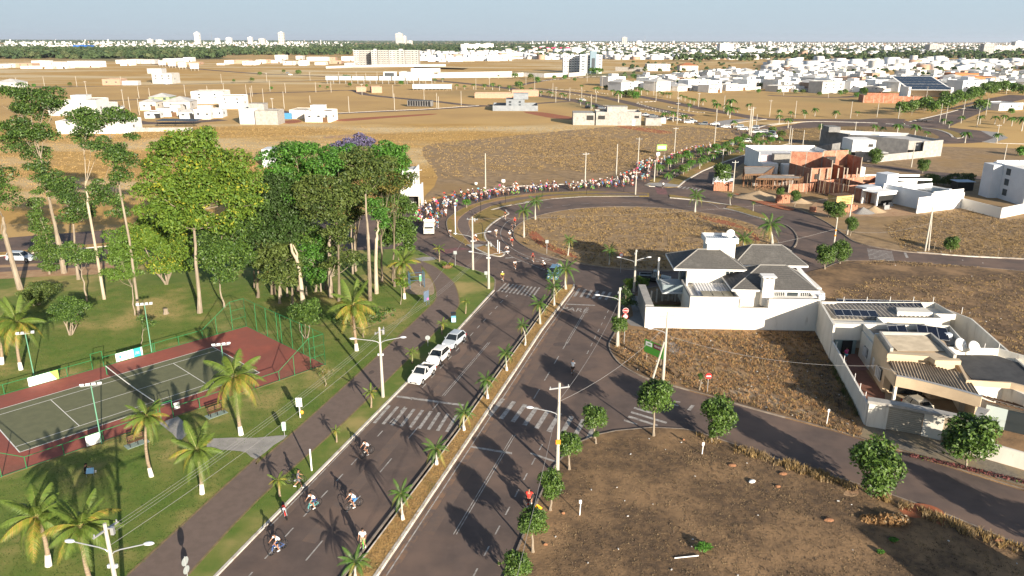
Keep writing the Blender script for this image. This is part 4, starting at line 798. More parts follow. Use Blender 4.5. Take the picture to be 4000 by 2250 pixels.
# second avenue to the upper right: dense line of trees
P2=L('D',(1060,430),(1300,370),(1550,310),(1800,240),(2100,160),(2400,80)); 
for i in range(64):
    x,y=along(P2,(i+.5)/64); x+=random.uniform(-5,5); y+=random.uniform(-5,5)
    far_tree(x,y,random.uniform(5,8),random.uniform(2.3,3.4),'av2','leafy tree, {n} from the left along the upper right avenue','trees along the upper right avenue',v=0)
for i,(k,x,y,s_) in enumerate([('20',x,y,s_) for x,y,s_ in ((700,895,1.1),(860,930,1.6),(840,935,1.3),(1070,1030,2.2),(1100,985,1.6),(1010,960,1.2),(1260,920,1.2),(1300,955,1.7),(1360,955,1.),(1480,975,1.2),(1510,980,1.3),(1560,985,1.2),(1590,990,1.2),(1700,1010,1.1),(1740,1020,1.2),(1790,1040,1.2),(1830,1055,1.3),(1920,1060,1.5),(2030,1080,1.3),(2060,1130,1.8),(2200,1120,2.2),(2170,1160,1.8),(2190,1190,2.),(2380,1110,1.3),(2270,1130,1.),(690,1060,1.1),(760,1085,1.1),(810,1100,1.),(1530,1220,1.5),(1620,1225,1.5),(1730,1230,1.4),(2230,1290,1.2),(290,965,1.2),(370,970,1.2),(400,975,1.2),(500,985,1.3),(540,995,1.),(190,930,1.1),(100,920,1.3),(1780,1110,1.2))]+[('30',x,y,s_) for x,y,s_ in ((110,1180,1.1),(230,1180,1.1),(360,1160,1.1),(470,1170,1.3),(680,1190,1.4),(895,1170,.9),(110,1240,1.2),(200,1290,1.4),(370,1190,1.),(530,1350,1.2),(1295,1370,1.6),(1475,1370,1.6),(1070,1330,1.2),(1150,1355,1.),(1820,1290,1.),(1940,1240,1.2),(2130,1250,1.3),(2280,1250,1.4),(2370,1240,1.3),(2450,1270,1.6),(2550,1320,2.),(1980,1440,1.5),(2300,1443,1.2),(1760,1250,1.),(1590,1400,1.))]+[('10',x,y,s_) for x,y,s_ in ((1530,810,1.3),(1550,830,1.3),(1680,830,1.2),(1800,830,1.4),(1880,830,1.3),(2020,900,1.2),(2100,900,1.2),(2190,900,1.3),(2300,900,1.6),(2380,905,1.7),(2450,910,1.3),(2550,915,1.5),(2440,790,1.2))]):
    X,Y=G(k,x,y); X+=0; far_palm(X,Y,random.uniform(2.2,3.)*s_,s_,'fp','small far palm, {n} from the left beyond the fields','scattered palms beyond the fields')
for k,x,y,h,r in [('10',1115,890,3,1.2),('10',945,875,3,1.6),('10',1460,865,4,2),('10',280,740,4,2),('10',430,745,4,3),('10',40,755,3,2),('10',900,800,4,3),('10',930,805,4,3),('20',800,750,7,4),('20',850,752,7,4),('20',890,745,6,3),('20',425,805,4,2),('20',530,800,4,2.5),('20',630,820,3,1.8),('20',190,800,5,3),('20',70,890,5,3),('20',30,790,5,3),('20',250,835,5,3),('20',950,900,3,2),('20',1680,890,6,4),('20',1150,970,4,3),('20',1200,975,4,3),('20',1250,990,4,3),('30',110,945,3,1.6),('30',275,945,3,1.8),('30',350,945,3,1.7),('30',515,965,2.5,1.5),('30',720,955,3,2),('30',770,950,3.4,2.2),('30',960,960,5,3),('30',890,980,3,2),('30',2140,1120,6,3.6),('30',2440,1150,3,1.8),('30',2490,930,6,4),('30',2560,950,6,4),('30',2430,920,6,4),('31',2560,130,3,2),('00',2540,830,4,2),('00',2355,835,3,1.4),('00',705,870,3,1.6),('00',345,880,2.6,1.5),('10',155,910,2.6,1.3),('10',645,885,2,1.),('10',720,895,2,1.),('11',2120,655,2,.9),('20',2480,940,3,1.8),('20',2515,890,4,2.4),('20',1220,790,4,2.5),('20',2350,900,4,2.5),('30',45,1330,2,1.6),('30',130,1370,2,1.6)]:
    X,Y=G(k,x,y); far_tree(X,Y,h,r,'ft','round leafy tree, {n} from the left of the lone trees out on the open plots','lone trees on the open plots')
# ================================================================ poles, far houses, town and woods
def polemesh(h=8.,r=.13): 
    m=MB(); m.tube((0,0,0),(0,0,h),r*1.35,r*.8,8); return m.mesh('post',POLE)
PPOST=polemesh(1.,.13); 
m=MB(); m.box(-.9,.9,-.05,.05,-.05,.05); 
for x in (-.8,0,.8): m.tube((x,0,.05),(x,0,.22),.05,.04,6)
ARM_=m.mesh('crossarm',METAL)
LAMPH=M('lamp_head',(.75,.77,.8),rough=.3,metal=.3)
def lamp_arm(mb,side,l=2.6,rise=.55):
    x,y=side; mb.path([(0,0,0),(x*l*.12,y*l*.12,rise*.5),(x*l*.3,y*l*.3,rise*.75),(x*l,y*l,rise*1.25)],.04,6)
def utility_pole(k,x,yb,yt,fmt=None,key='pole',label=None,lamps=(),armz=None,x2=None,grp='concrete utility poles',cross=True,wide=1.,z0=0,ybx=None,h=None):
    X,Y=G(k,x,yb); h=h or HT(k,x,yb,yt); t=E('utility_pole',(X,Y,z0),label=label,cat='utility pole',group=grp); h-=z0
    p=O('post',PPOST,t); p.scale=(wide,wide,h)
    if cross: a=O('crossarm',ARM_,t,(0,0,h-.45),rz=random.choice((.3,-.2,1.2)) )
    for az,dx,dy,l in lamps:
        m=MB(); lamp_arm(m,(dx,dy),l); 
        b=m.build('lamp_arm',METAL,t,loc=(0,0,az)); m=MB(); m.ball((0,0,0),(.34,.17,.11),0,8,5); m.build('lamp',LAMPH,b,loc=(dx*(l+.25),dy*(l+.25),.72),rz=math.atan2(dy,dx))
    if fmt: ordn(key,t,fmt)
    return t,(X,Y,h)
FP={}
far={'00':[(175,880,780),(448,865,770),(775,870,768),(880,985,815),(1222,860,765),(348,965,880),(1248,1070,900),(1400,990,868),(1507,975,885),(1865,970,852),(2088,940,862),(2230,835,745),(2255,945,835),(2483,975,850),(2540,970,860),(2530,1035,880),(1310,1115,975),(1405,1158,990),(1748,845,755)],
'10':[(110,822,735),(142,920,808),(78,1040,890),(168,1092,985),(298,938,835),(285,1092,920),(545,812,725),(545,1035,960),(603,930,825),(757,930,820),(836,808,720),(938,1135,968),(1068,957,842),(1380,985,855),(1395,1108,940),(1010,780,720),(1220,790,722),(1105,780,735),(1692,1010,890),(1820,1090,938),(1838,1095,970),(1970,910,840),(2065,1060,915),(2213,905,790),(2350,870,780),(1585,850,775),(1500,850,800)],
'20':[(140,855,755),(228,915,775),(410,975,835),(440,1030,875),(580,1015,880),(700,1000,890),(755,825,740),(795,1105,950),(845,1030,930),(905,905,780),(1425,960,820),(1448,1015,920),(1660,1250,1030),(1668,1000,890),(1180,930,830),(1875,1075,935),(2130,1120,960),(2390,1355,1110),(2405,1365,1075),(2450,920,800),(2455,1290,1150)],
'30':[(15,1175,1005),(155,960,825),(270,1185,1015),(605,985,840),(828,1190,1020),(1095,1180,1015),(1310,1195,1070),(1725,1230,1040),(1780,1250,1065),(1960,1160,1000),(2100,1280,1090),(2190,1160,985),(2300,1400,1250),(520,1400,1240),(345,1500,1310),(875,1330,1225),(1590,1000,870),(2395,950,870),(207,1480,1265),(228,1480,1290)]}
ZN={'00':'left fields','10':'fields left of the centre','20':'plots right of the centre','30':'plots at the upper right'}
for z_,lst in far.items():
    for i,(x,yb,yt) in enumerate(lst):
        utility_pole(z_,x,yb,yt,'thin concrete pole, {n} from the left on the '+ZN[z_],'p'+z_,cross=(i%3==0),wide=1.,grp='thin concrete poles on the '+ZN[z_])
# palest near poles with street lamps
UP={}
def near(key,*a,**k): 
    t,q=utility_pole(*a,**k); UP[key]=(t,q); return t
near('a','12',1262,1106,402,label='double armed street lamp pole on the grass strip beside the parked pickup',lamps=((6.0,-.95,-.1,2.6),(6.0,.97,.05,2.2)),z0=.1,wide=1.0)
near('b','03',1260,2000,1070,label='double armed lamp pole cut by the bottom edge of the photo near the corner palms',lamps=((5.75,-.98,.1,2.3),(5.6,.99,.1,2.1)),z0=.1,wide=1.0,h=8.0)
near('c','23',455,435,-500,label='tall pole on the kerb of the dark lot with an orange plate',lamps=((5.6,-.99,.1,2.2),),z0=.1,wide=1.0)
near('d','22',1043,602,8,label='lamp pole hidden in the shrub at the street corner by the white house gate',lamps=((5.9,-1,.05,2.4),),z0=.1,wide=1.1)
near('e','22',1498,940,255,label='pole with a slanting prop pole standing in the weedy lot before the white wall',lamps=((5.4,-1,.05,1.5),),z0=.1,wide=1.0)
near('f','21',1226,1500,1070,label='lamp pole by the dark parked car with a steel brace to its right',lamps=((4.4,-.9,.3,2.4),(4.6,.95,.1,1.9)),z0=.1,wide=1.1)
near('g','A',897,1292,530,label='double armed lamp pole on the lawn tip nearest to the truck',lamps=((5.3,-.98,.1,2.6),(5.6,.98,.15,2.5)),z0=.1,wide=1.1)
near('h','A',1120,1560,880,label='double armed lamp pole at the pointed lawn corner by the roundabout entry',lamps=((5.,-.98,.1,2.5),(5.,.98,.12,2.6)),z0=.1,wide=1.1)
for i,(k,x,yb,yt,lb,lam) in enumerate((('21',735,395,90,'pole at the field kerb behind the middle of the cyclist column',()),('21',1047,350,5,'pole at the field kerb behind the crossing of the cyclists',()),('21',1265,240,-60,'pole pair partner where the cyclists turn off the avenue',()),('21',1241,520,275,'lamp pole on the kerb strip of the roundabout ring',((4,-1,0,.5),)),('21',1430,390,195,'pole on the tip of the avenue island',()),('11',2310,470,100,'pole alone at the field kerb behind the left cyclists',()),('11',1642,640,250,'pole at the corner of the two storey white building beside the grove',()),('B',1453,480,85,'lamp pole beside the wooden shoring of the brick house',((4.4,-1,.1,2.0),)),('B',1330,110,-60,'lamp pole on the avenue kerb above the big round tree',((2.7,-1,.1,2.2),)),('31',660,1036,745,'lamp pole with orange bands at the bend beside the pair of street trees',()),('31',795,925,515,'wooden toned pole by the heap of grey gravel',()),('31',1578,1092,640,'pole with a second leaning pole alone in the weedy lot',()),('31',1440,245,0,'pole on the verge right of the unfinished block house',()),('31',2365,215,10,'pole behind the three storey white house at the right edge',()),('22',1862,1030,1600,'',()),('C',1362,540,180,'front pole of the pair where the cars queue',()),('C',1338,520,200,'rear pole of the pair where the cars queue',()),('C',914,650,250,'pole at the field kerb beside the queue of cars',((5.8,1,0,1.8),)),('C',420,770,430,'pole at the field kerb before the green and white hoarding',()),('C',455,395,60,'pole behind the blue and white container',()))):
    if not lb: continue
    near('n%d'%i,k,x,yb,yt,label=lb,lamps=lam,z0=.0,cross=(i%4!=1))
# props and bands
t,(X,Y,h)=UP['e']; m=MB(); m.tube((-1.1,.3,0),(-.15,0,4.6),.12,.1,7); m.build('prop_pole',POLE,t)
t,(X,Y,h)=UP['n11']; m=MB(); m.tube((.8,.3,0),(.05,0,h-.3),.13,.1,7); m.build('prop_pole',POLE,t)
t,(X,Y,h)=UP['c']; m=MB(); m.box(-.2,.2,-.24,-.18,3.1,3.5); m.build('orange_plate',M('orange_sign',(.8,.25,.02),rough=.5),t)
t,(X,Y,h)=UP['n9']; 
for zz in (1.9,2.9): m=MB(); m.tube((0,0,zz),(0,0,zz+.3),.17,.17,8); m.build('orange_band',MATS['orange_sign'],t)
for kk in ('a','b','g','h'):
    t,(X,Y,h)=UP[kk]; m=MB(); m.box(0,.45,-.04,.04,h-.35,h-.29); m.box(.3,.5,-.1,.1,h-.75,h-.25); m.build('bracket',METAL,t); m=MB(); m.box(-.3,-.14,-.08,.08,4.75,4.95); m.box(.14,.3,-.08,.08,4.75,4.95); m.build('terminal_box',LAMPH,t)
WIRE=M('cable',(.3,.29,.28),rough=.6)
def cable(a,b,lab,sag=.7,r=.018,ends=None,mat=WIRE,grp='overhead cables'):
    a=Vector(a);b=Vector(b); m=MB(); n=14
    m.path([a.lerp(b,i/n)-Vector((0,0,sag*4*(i/n)*(1-i/n))) for i in range(n+1)],r*.6,4)
    m.build('overhead_cable',mat,None,label=lab,cat='cable',group=grp)
def top(k,dz,dx=0): 
    t,(X,Y,h)=UP[k]; return (X+dx,Y,h+.1+dz)
for i,dx in enumerate((.15,.3,.45)):
    w=('upper','middle','lower')[i]
    cable(top('b',-.35-.12*i,dx),top('a',-.35-.12*i,dx),w+' of the three parallel cables crossing the lawn to the double lamp pole',.5,.014)
    cable(top('a',-.35-.12*i,dx),top('h',-.35-.12*i,dx),w+' of the three parallel cables running on over the path bend',.9,.014)
cable(top('b',-1.6),top('a',-1.8),'single thicker cable crossing the lawn beside the path',.6,.02)
cable(top('a',-1.8),top('g',-1.5),'single thicker cable running on over the path bend',.9,.02)
cable(top('g',-.4),top('n10',-.4),'cable from the lawn tip pole towards the white building',.9,.012)
cable(top('c',-1.6),top('d',-1.6),'twisted pale cable crossing the asphalt from the plate pole to the corner shrub',.8,.025)
cable(top('c',-1.7),top('e',-1.5),'twisted pale cable crossing the asphalt to the propped pole',.8,.025)
cable(top('c',-1.7),(top('c',0)[0]-9,6,6.8),'twisted pale cable running down beside the right kerb',.9,.025)
cable(top('e',-2.6),(34.8,66.5,6.3),'pale cable sagging over the weedy lot to the beige house front',1.0,.025)
cable((34.8,66.5,6.3),(70,38,7),'pale cable passing before the beige house garage',1.0,.025)
cable(top('n9',-2.2),top('f',-1.7),'pale cable crossing the road bend above the grey roofs',1.0,.025)
cable(top('n9',-2.2),top('n11',-3.),'pale cable from the orange banded pole across the weedy lot',1.2,.02)
cable(top('n8',-1.8),(62,232,6),'pale cable low above the avenue kerb',1.,.03)
cable(top('n0',-.5),top('n1',-.5),'wire between the two field kerb poles behind the cyclists',.5,.012)
cable(top('n5',-.5),top('n0',-.5),'wire along the field kerb behind the left cyclists',.6,.012)
# ---- houses out on the plots
HW=[WHITE,M('white_render_bright',(.8,.79,.76),(.73,.72,.7),.3,.85),LGREY,CREAM,M('blueish_white',(.62,.65,.68),(.56,.59,.62),.3,.85)]
WIN=M('far_window',(.06,.07,.08),rough=.25,spec=.5)
TERRA=M('terracotta_roof',(.38,.15,.07),(.3,.12,.06),2,.9)
def house(x,y,w,d,h,a=0,mat=WHITE,roof='flat',label=None,grp=None,key=None,fmt=None,upper=None,wins=2,wall=None,parapet=.35,roofm=CORR,cat='house',nm='house'):
    t=E(nm,(x,y,0),a,label,cat,grp); r_=random.Random(int(x*7+y*13))
    m=MB(); m.box(-w/2,w/2,-d/2,d/2,0,h); m.build('wall',mat,t)
    if roof=='flat':
        m=MB(); q=.18
        for b in ((-w/2,w/2,-d/2,-d/2+q),(-w/2,w/2,d/2-q,d/2),(-w/2,-w/2+q,-d/2+q,d/2-q),(w/2-q,w/2,-d/2+q,d/2-q)): m.box(*b,h+.003,h+parapet)
        m.build('parapet',mat,t); m=MB(); m.box(-w/2+q,w/2-q,-d/2+q,d/2-q,h+.003,h+.06); m.build('roof',roofm,t)
    else:
        m=MB(); e=.5; rw=max(w,d); rid=(w-d)/2 if w>d else 0; rj=(d-w)/2 if d>w else 0; z1=h+min(w,d)*.18
        a_,b_,c_,d_=(-w/2-e,-d/2-e,h),(w/2+e,-d/2-e,h),(w/2+e,d/2+e,h),(-w/2-e,d/2+e,h); p_,q_=(-rid,-rj,z1),(rid,rj,z1)
        if w>d: m.quad(a_,b_,q_,p_);m.tri(b_,c_,q_);m.quad(c_,d_,p_,q_);m.tri(d_,a_,p_)
        else: m.tri(a_,b_,p_);m.quad(b_,c_,q_,p_);m.tri(c_,d_,q_);m.quad(d_,a_,p_,q_)
        m.quad(d_,c_,b_,a_); m.build('roof',roofm,t)
    if upper:
        ux,uy,uw,ud,uh=upper; m=MB(); m.box(ux-uw/2,ux+uw/2,uy-ud/2,uy+ud/2,h-.02,h+uh); u=m.build('upper_block',mat,t); m=MB(); m.box(ux-uw/2-.15,ux+uw/2+.15,uy-ud/2-.15,uy+ud/2+.15,h+uh+.003,h+uh+.15); m.build('roof_slab',mat,u)
    for i in range(wins):
        wx=(-w/2)+(i+.5)*w/wins+r_.uniform(-.4,.4); ww=r_.uniform(.8,1.6); hh_=r_.uniform(.8,1.3); zb=h*.45
        m=MB(); m.box(wx-ww/2,wx+ww/2,-d/2-.04,-d/2+.1,zb,zb+hh_); m.build('window',WIN,t)
        if h>5: m=MB(); m.box(wx-ww/2,wx+ww/2,-d/2-.04,-d/2+.1,h*.72,h*.72+1.1); m.build('window',WIN,t)
    if wins: m=MB(); m.box(w/2-.02,w/2+.04,-d*.2,-d*.2+1.4,h*.4,h*.4+1.1); m.build('window',WIN,t)
    if wins and r_.random()<.6: m=MB(); m.box(w*.18,w*.18+2.4,-d/2-.05,-d/2+.1,0,2.2); m.build('garage_door',r_.choice([METAL,DARK,WOOD]),t)
    if wall:
        ww,wd2,wh=wall; m=MB(); 
        for b in ((-ww/2,ww/2,-wd2/2,-wd2/2+.18),(-ww/2,ww/2,wd2/2-.18,wd2/2),(-ww/2,-ww/2+.18,-wd2/2+.18,wd2/2-.18),(ww/2-.18,ww/2,-wd2/2+.18,wd2/2-.18)): m.box(*b,0,wh)
        m.build('boundary_wall',mat,t)
    if key: ordn(key,t,fmt)
    return t
def hpx(k,x0,x1,yb,depth,hh_,**kw):   # front wall seen between x0 and x1 with its foot at yb
    (a,b),(c,d)=G(k,x0,yb),G(k,x1,yb); w=math.hypot(c-a,d-b); X,Y=(a+c)/2,(b+d)/2+depth/2; return house(X,Y,w,depth,hh_,kw.pop('a',0),**kw)
A0=.08
hpx('00',650,960,1165,16,7.2,a=.1,mat=WHITE,label='tall plain two storey house with stepped roof behind the left tall trees',upper=(-3,2,7,7,2),wins=1)
hpx('00',480,650,1165,14,5,a=.1,mat=LGREY,label='lower grey wing house left of the tall plain two storey house',wins=1)
hpx('00',960,1090,1130,12,4,a=.1,mat=WHITE,label='low white house at the side street left corner',wins=2)
hpx('00',575,1280,1345,14,4.6,a=.1,mat=HW[1],label='long white walled house half hidden behind the tall slim trees',upper=(6,1,6,6,1.6),wins=1)
hpx('00',1280,1935,1325,.25,1.6,a=.1,mat=CONC,label='long bare concrete block wall at the edge of the golden field',wins=0,parapet=.01,nm='boundary_wall',cat='wall')
m=MB(); X,Y=G('00',1810,1260); m.quad((-9,-4,2.2),(9,-4,2.2),(9,4,2.4),(-9,4,2.4)); m.box(-9,9,-4,-3.8,0,.3); 
for x in (-8,0,8): m.tube((x,-3.9,0),(x,-3.9,2.2),.08,.08,6)
m.build('awning',BLACK,None,loc=(X,Y,0),label='black shade net canopy behind the concrete block wall',cat='canopy')
for (x0,x1,yb,dp,h,mt,rf,up,lb) in ((1400,1560,1110,12,4.2,HW[3],'hip',None,'pale hip roofed house at the left of the left housing cluster'),(1500,1700,1075,12,5.2,M('green_render',(.32,.4,.2),(.28,.35,.18),.4),'hip',None,'green walled house with a pale hipped roof'),(1580,1780,1175,12,3.6,HW[3],'flat',(2,2,5,5,1.4),'cream flat roofed house with round vents in the left cluster'),(1640,1900,1100,14,4,HW[2],'hip',None,'wide low pale house behind the cream one'),(1800,1950,1195,9,3.2,HW[0],'hip',None,'small hip roofed garage house facing the street'),(1950,2110,1200,9,4.2,HW[0],'flat',(0,2,6,4,1.5),'white modern house with a dark open carport'),(2100,2230,1185,9,3.6,HW[4],'flat',None,'small bluish white house right of the carport house'),(1920,2240,1045,16,6.6,HW[0],'flat',None,'long tall white house at the back of the left cluster'),(2200,2440,1095,12,6.4,HW[1],'flat',None,'tall plain white house at the right end of the left cluster'),(1450,1600,1190,9,2.6,HW[4],'flat',None,'low grey walled yard house at the street corner')):
    hpx('00',x0,x1,yb,dp,h,a=.1,mat=mt,roof=rf,upper=up,label=lb,wins=2,roofm=HW[2] if rf=='hip' else CORR,grp='houses of the left cluster')
hpx('10',0,232,1256,9,5.8,a=-.05,mat=CONC,label='bare grey rendered house with a white upper block beside the blue container',upper=(-6,3,7,5,2.8),wins=0)
hpx('00',2420,2576,1250,10,6.4,a=-.05,mat=HW[4],label='white stepped gable wall of the bare rendered house',wins=0)
hpx('10',500,763,1229,12,4.6,a=-.05,mat=HW[1],label='white house with a strip of small windows and a raised roof slab',upper=(-2,3,6,5,2.2),wins=3)
hpx('10',345,500,1195,12,3.8,a=-.05,mat=CREAM,label='cream side wing of the white house with the raised roof slab',wins=0)
t=E('shipping_container',(*G('10',275,1195),0),label='bright blue shipping container between two white houses',cat='container'); m=MB(); m.box(-4.2,4.2,-1.2,1.2,0,2.7); m.build('body',M('blue_paint',(.06,.22,.4),rough=.6),t); m=MB(); m.box(-4,-2.4,-1.24,-1.2,.2,2.5); m.build('door',M('blue_paint_dark',(.05,.17,.32),rough=.6),t)
t=E('shipping_container',(*G('10',1655,1072),0),-.15,label='dark grey slatted container cabin alone on the open field',cat='container'); m=MB(); m.box(-7,7,-2,2,.3,3.4); m.build('body',DCONC,t)
for i in range(9): m=MB(); m.box(-6.6+i*1.45,-5.6+i*1.45,-2.06,-2.0,.5,3.2); m.build('panel',BLACK,t)
m=MB(); m.box(-7,7,-2.2,2.2,3.41,3.5); m.build('roof',BLACK,t)
# grey concrete houses on the north plots
t=hpx('20',850,1300,1262,13,5.0,a=-.04,mat=CONC,label='long bare concrete house on the edge of the golden field',upper=(0,4,9,6,2.4),wins=0,parapet=.8,roofm=LGREY); m=MB(); m.box(-9,-6,-6.6,-6.45,2.6,4.2); m.box(7,9,-6.6,-6.45,3.2,4.2); m.build('window',DARK,t); m=MB(); m.box(6,7.3,-6.6,-6.45,0,2.4); m.build('door',LAMPH,t); m=MB(); m.box(12,19,-6.4,-2,0,3.2); m.build('wing',CONC,t); m=MB(); m.box(-20,-10.5,-6,6,0,5.2); m.build('wing',CONC,t); m=MB(); m.box(-14.,-11,-6.2,-5.9,2.2,4.2); m.build('window',DARK,t)
t=E('site_container',(*G('20',1410,1238),0),label='blue and white site container by the bare concrete house',cat='container'); m=MB(); m.box(-3.2,1.2,-1.3,1.3,0,2.4); m.build('body',M('sky_blue_paint',(.15,.5,.68),rough=.6),t); m=MB(); m.box(1.25,6,-1.3,1.3,0,2.4); m.build('body_white',HW[1],t)
hpx('20',-60,126,1112,14,5.4,a=.0,mat=M('slate_render',(.2,.22,.24),(.25,.27,.29),.4),label='dark grey cubic house behind a pale boundary wall',upper=(3,2,8,6,3),wins=2,wall=(24,20,2.8))
hpx('10',2200,2576,988,10,2.6,a=.0,mat=M('pale_brick',(.42,.28,.2),(.36,.235,.165),1),label='long low unfinished pale brick building by the palm row',wins=0,parapet=.5,roofm=CONC)
hpx('20',0,268,970,8,3.6,a=.0,mat=MATS['pale_brick'],label='unfinished pale brick wall with a dark doorway right of the low brick building',wins=0,roofm=CONC)
hpx('10',1145,1250,935,9,4,mat=MATS['pale_brick'],label='brick walls of a tiny house shell near the white billboard',wins=0,a=.3)
hpx('10',1000,1100,925,8,3,mat=MATS['pale_brick'],label='low brick shell left of the tiny house shell',wins=0,a=.2)
hpx('10',1440,1780,765,20,3.6,a=.02,mat=HW[1],label='wide white commercial building with a slanted entrance frame',upper=(9,3,30,12,3.5),wins=0)
m=MB(); m.box(-11,1,-6,6,0,4.6); t=m.build('entrance_frame',HW[1],None,loc=(*G('10',1400,768),0),label='slanted white entrance frame at the left of the wide commercial building',cat='canopy'); m=MB(); m.box(-10,0,-6.2,-5.9,0,3.8); m.build('opening',WIN,t)
for (k,pts,h,lb) in (('10',((705,690),(1000,678),(1910,668)),3,'long pale block wall before the slab apartment blocks'),('10',((1500,785),(1870,785),(2576,778)),3.2,'pale concrete wall right of the commercial building'),('20',((0,775),(115,770),(325,780),(560,770)),4,'pale site wall left of the white apartment tower'),('10',((1790,760),(2576,745)),3,'rear pale wall behind the commercial building'),('20',((570,775),(740,760)),4,'pale wall at the foot of the white apartment tower'),('20',((1040,715),(1360,722)),5,'grey wall left of the dark roofed shell')):
    m=MB(); p=L(k,*pts); ribbon(m,p,-.2,.2,0,h); m.build('boundary_wall',CONC if 'grey' in lb else HW[2],None,label=lb,cat='wall')
# billboards
m=MB(); t=E('billboard',(*G('10',1772,908),0),label='very long blank white billboard on posts in the golden field',cat='billboard'); m.box(-14.5,14.5,-.1,.1,1.1,4.4); m.build('panel',HW[1],t)
for i in range(11): m=MB(); m.tube((-14+i*2.8,.2,0),(-14+i*2.8,.2,3),.1,.1,5); m.build('post',POLE,t)
t=E('billboard',(*G('10',1240,845),0),-.05,label='long row of blue grey billboard backs on lattice posts',cat='billboard')
for i in range(8): m=MB(); m.box(-46+i*11.5,-35.5+i*11.5,-.1,.1,3,6.4); m.build('panel',M('panel_back',(.42,.5,.55),(.35,.43,.48),.5),t)
for i in range(18): m=MB(); m.tube((-45+i*5.3,.5,0),(-45+i*5.3,.2,5),.14,.14,5); m.tube((-45+i*5.3,4,0),(-45+i*5.3,.2,5),.1,.1,5); m.build('strut',METAL,t)
for i,(x,y,w) in enumerate(((1636,672,66),(1735,684,72),(1838,697,78),(1960,711,84))):
    t=E('billboard',(*G('00',x,y),0),label='small white billboard, %s from the left of four beside the far left road'%nth(i),cat='billboard',group='four billboards beside the far left road'); d=G('00',x,y)[1]; ww=w/2.576*d/F; m=MB(); m.box(-ww/2,ww/2,-.2,.2,2.5,8); m.build('panel',HW[1],t); m=MB()
    for q in (-.4,0,.4): m.tube((q*ww,.4,0),(q*ww,.4,6),.3,.3,5)
    m.build('posts_of_steel',POLE,t) if False else m.build('post',POLE,t)
# left far pieces
hpx('00',1535,1740,842,16,8,a=0,mat=HW[2],label='grey modern house with dark glazing alone in the left fields',upper=(-8,2,12,10,4),wins=3)
hpx('00',1030,1215,858,12,4.5,mat=MATS['pale_brick'],label='pale brick house shell with red doors in the left fields',wins=2)
hpx('00',-40,178,885,14,4,a=0,mat=HW[0],roof='hip',label='white hip roofed house at the left edge above the trees',roofm=HW[2],wins=2)
hpx('00',1230,1390,858,6,3,mat=HW[2],label='low grey shed wall right of the pale brick shell',wins=0)
def frange_row(k,lst,base,key):
    for (x0,x1,yb,h,mi) in lst:
        hpx(k,x0,x1,yb,18,h*.72,mat=HW[mi] if mi<5 else MATS['pale_brick'],wins=2,key=key,fmt=base,grp='low houses of the row')
frange_row('00',[(0,160,680,6,2),(160,330,680,7,5),(200,540,692,4,3),(320,470,670,10,0),(470,680,670,8,2),(680,1010,676,10,1),(540,680,690,4,0),(1165,1270,640,7,0),(1210,1315,660,7,1),(1275,1415,640,8,3),(1415,1560,642,8,2),(1640,1730,625,7,0),(1740,1850,620,7,2),(1845,1930,620,9,0),(1670,2010,648,4,5),(2260,2315,645,7,1),(2320,2510,640,7,5),(2440,2576,655,7,1),(2180,2260,655,3,3),(-60,0,690,5,0)],'low building, {n} from the left along the far edge of the left fields','rowL')
frange_row('10',[(0,70,640,7,1),(70,150,636,7,5),(190,300,600,11,0),(150,260,636,6,2),(270,400,655,7,3),(430,510,660,9,1),(400,470,600,9,2),(510,720,615,9,0),(700,800,612,8,5),(735,860,642,6,5),(860,990,615,10,0),(890,1000,668,6,2),(590,700,655,5,3),(1640,1730,610,9,0),(1730,1840,620,9,1),(1840,1950,625,7,2),(1950,2080,620,9,0),(2080,2200,615,8,1),(2200,2330,612,9,4),(2330,2450,614,8,0),(2450,2576,612,9,2)],'low building, {n} from the left beside the slab apartment blocks','rowM')
# slab apartment blocks and other towers
def tower(k,x0,x1,yb,yt,label,mat=HW[0],dep=None,cols=4,floors=8,side=None,cap=True,cat='apartment tower',wm=WIN,split=True):
    (a,b),(c,d)=G(k,x0,yb),G(k,x1,yb); w=math.hypot(c-a,d-b); h=HT(k,(x0+x1)/2,yb,yt); dep=dep or w*.8
    t=E('apartment_tower',((a+c)/2,(b+d)/2+dep/2,0),label=label,cat=cat); m=MB(); m.box(-w/2,w/2,-dep/2,dep/2,0,h); m.build('wall',mat,t)
    for i in range(cols+1 if w>6 and floors>6 else 0): xx=-w/2+i*w/cols; m=MB(); m.box(xx-w*.022,xx+w*.022,-dep/2-.25,-dep/2+.2,0,h*.97); m.build('recess',DCONC,t)
    for i in range(cols):
        x=-w/2+(i+.5)*w/cols; r0=.26*w/cols
        for j in range(floors):
            z=h*(j+.35)/(floors+.3); m=MB(); m.box(x-r0,x+r0,-dep/2-.15,-dep/2+.2,z,z+h/floors*.42); m.build('window',wm,t)
    for j in range(floors if dep>8 else 0):
        z=h*(j+.35)/(floors+.3); s=1 if (a+c)<0 else -1; m=MB(); m.box(min(s*w/2,s*(w/2+.15)),max(s*w/2,s*(w/2+.15)),-dep*.3,dep*.3,z,z+h/floors*.4); m.build('window',wm,t)
    if cap: m=MB(); m.box(-w*.2,w*.2,-dep*.2,dep*.2,h,h*1.08); m.build('roof_tank',mat,t)
    return t
BR=M('raw_apartment_concrete',(.46,.44,.41),(.38,.365,.34),.3,.9)
for i,(x0,x1,c) in enumerate(((988,1045,1),(1048,1160,2),(1165,1225,1),(1232,1340,2),(1345,1410,1),(1410,1500,1),(1505,1560,2),(1560,1637,1))):
    tower('10',x0,x1,665 if i>1 else 660,505,'slab apartment block under construction, %s from the left of eight joined blocks'%nth(i),BR if i%2 else HW[2],22,c*2,8,cap=i in (2,5))
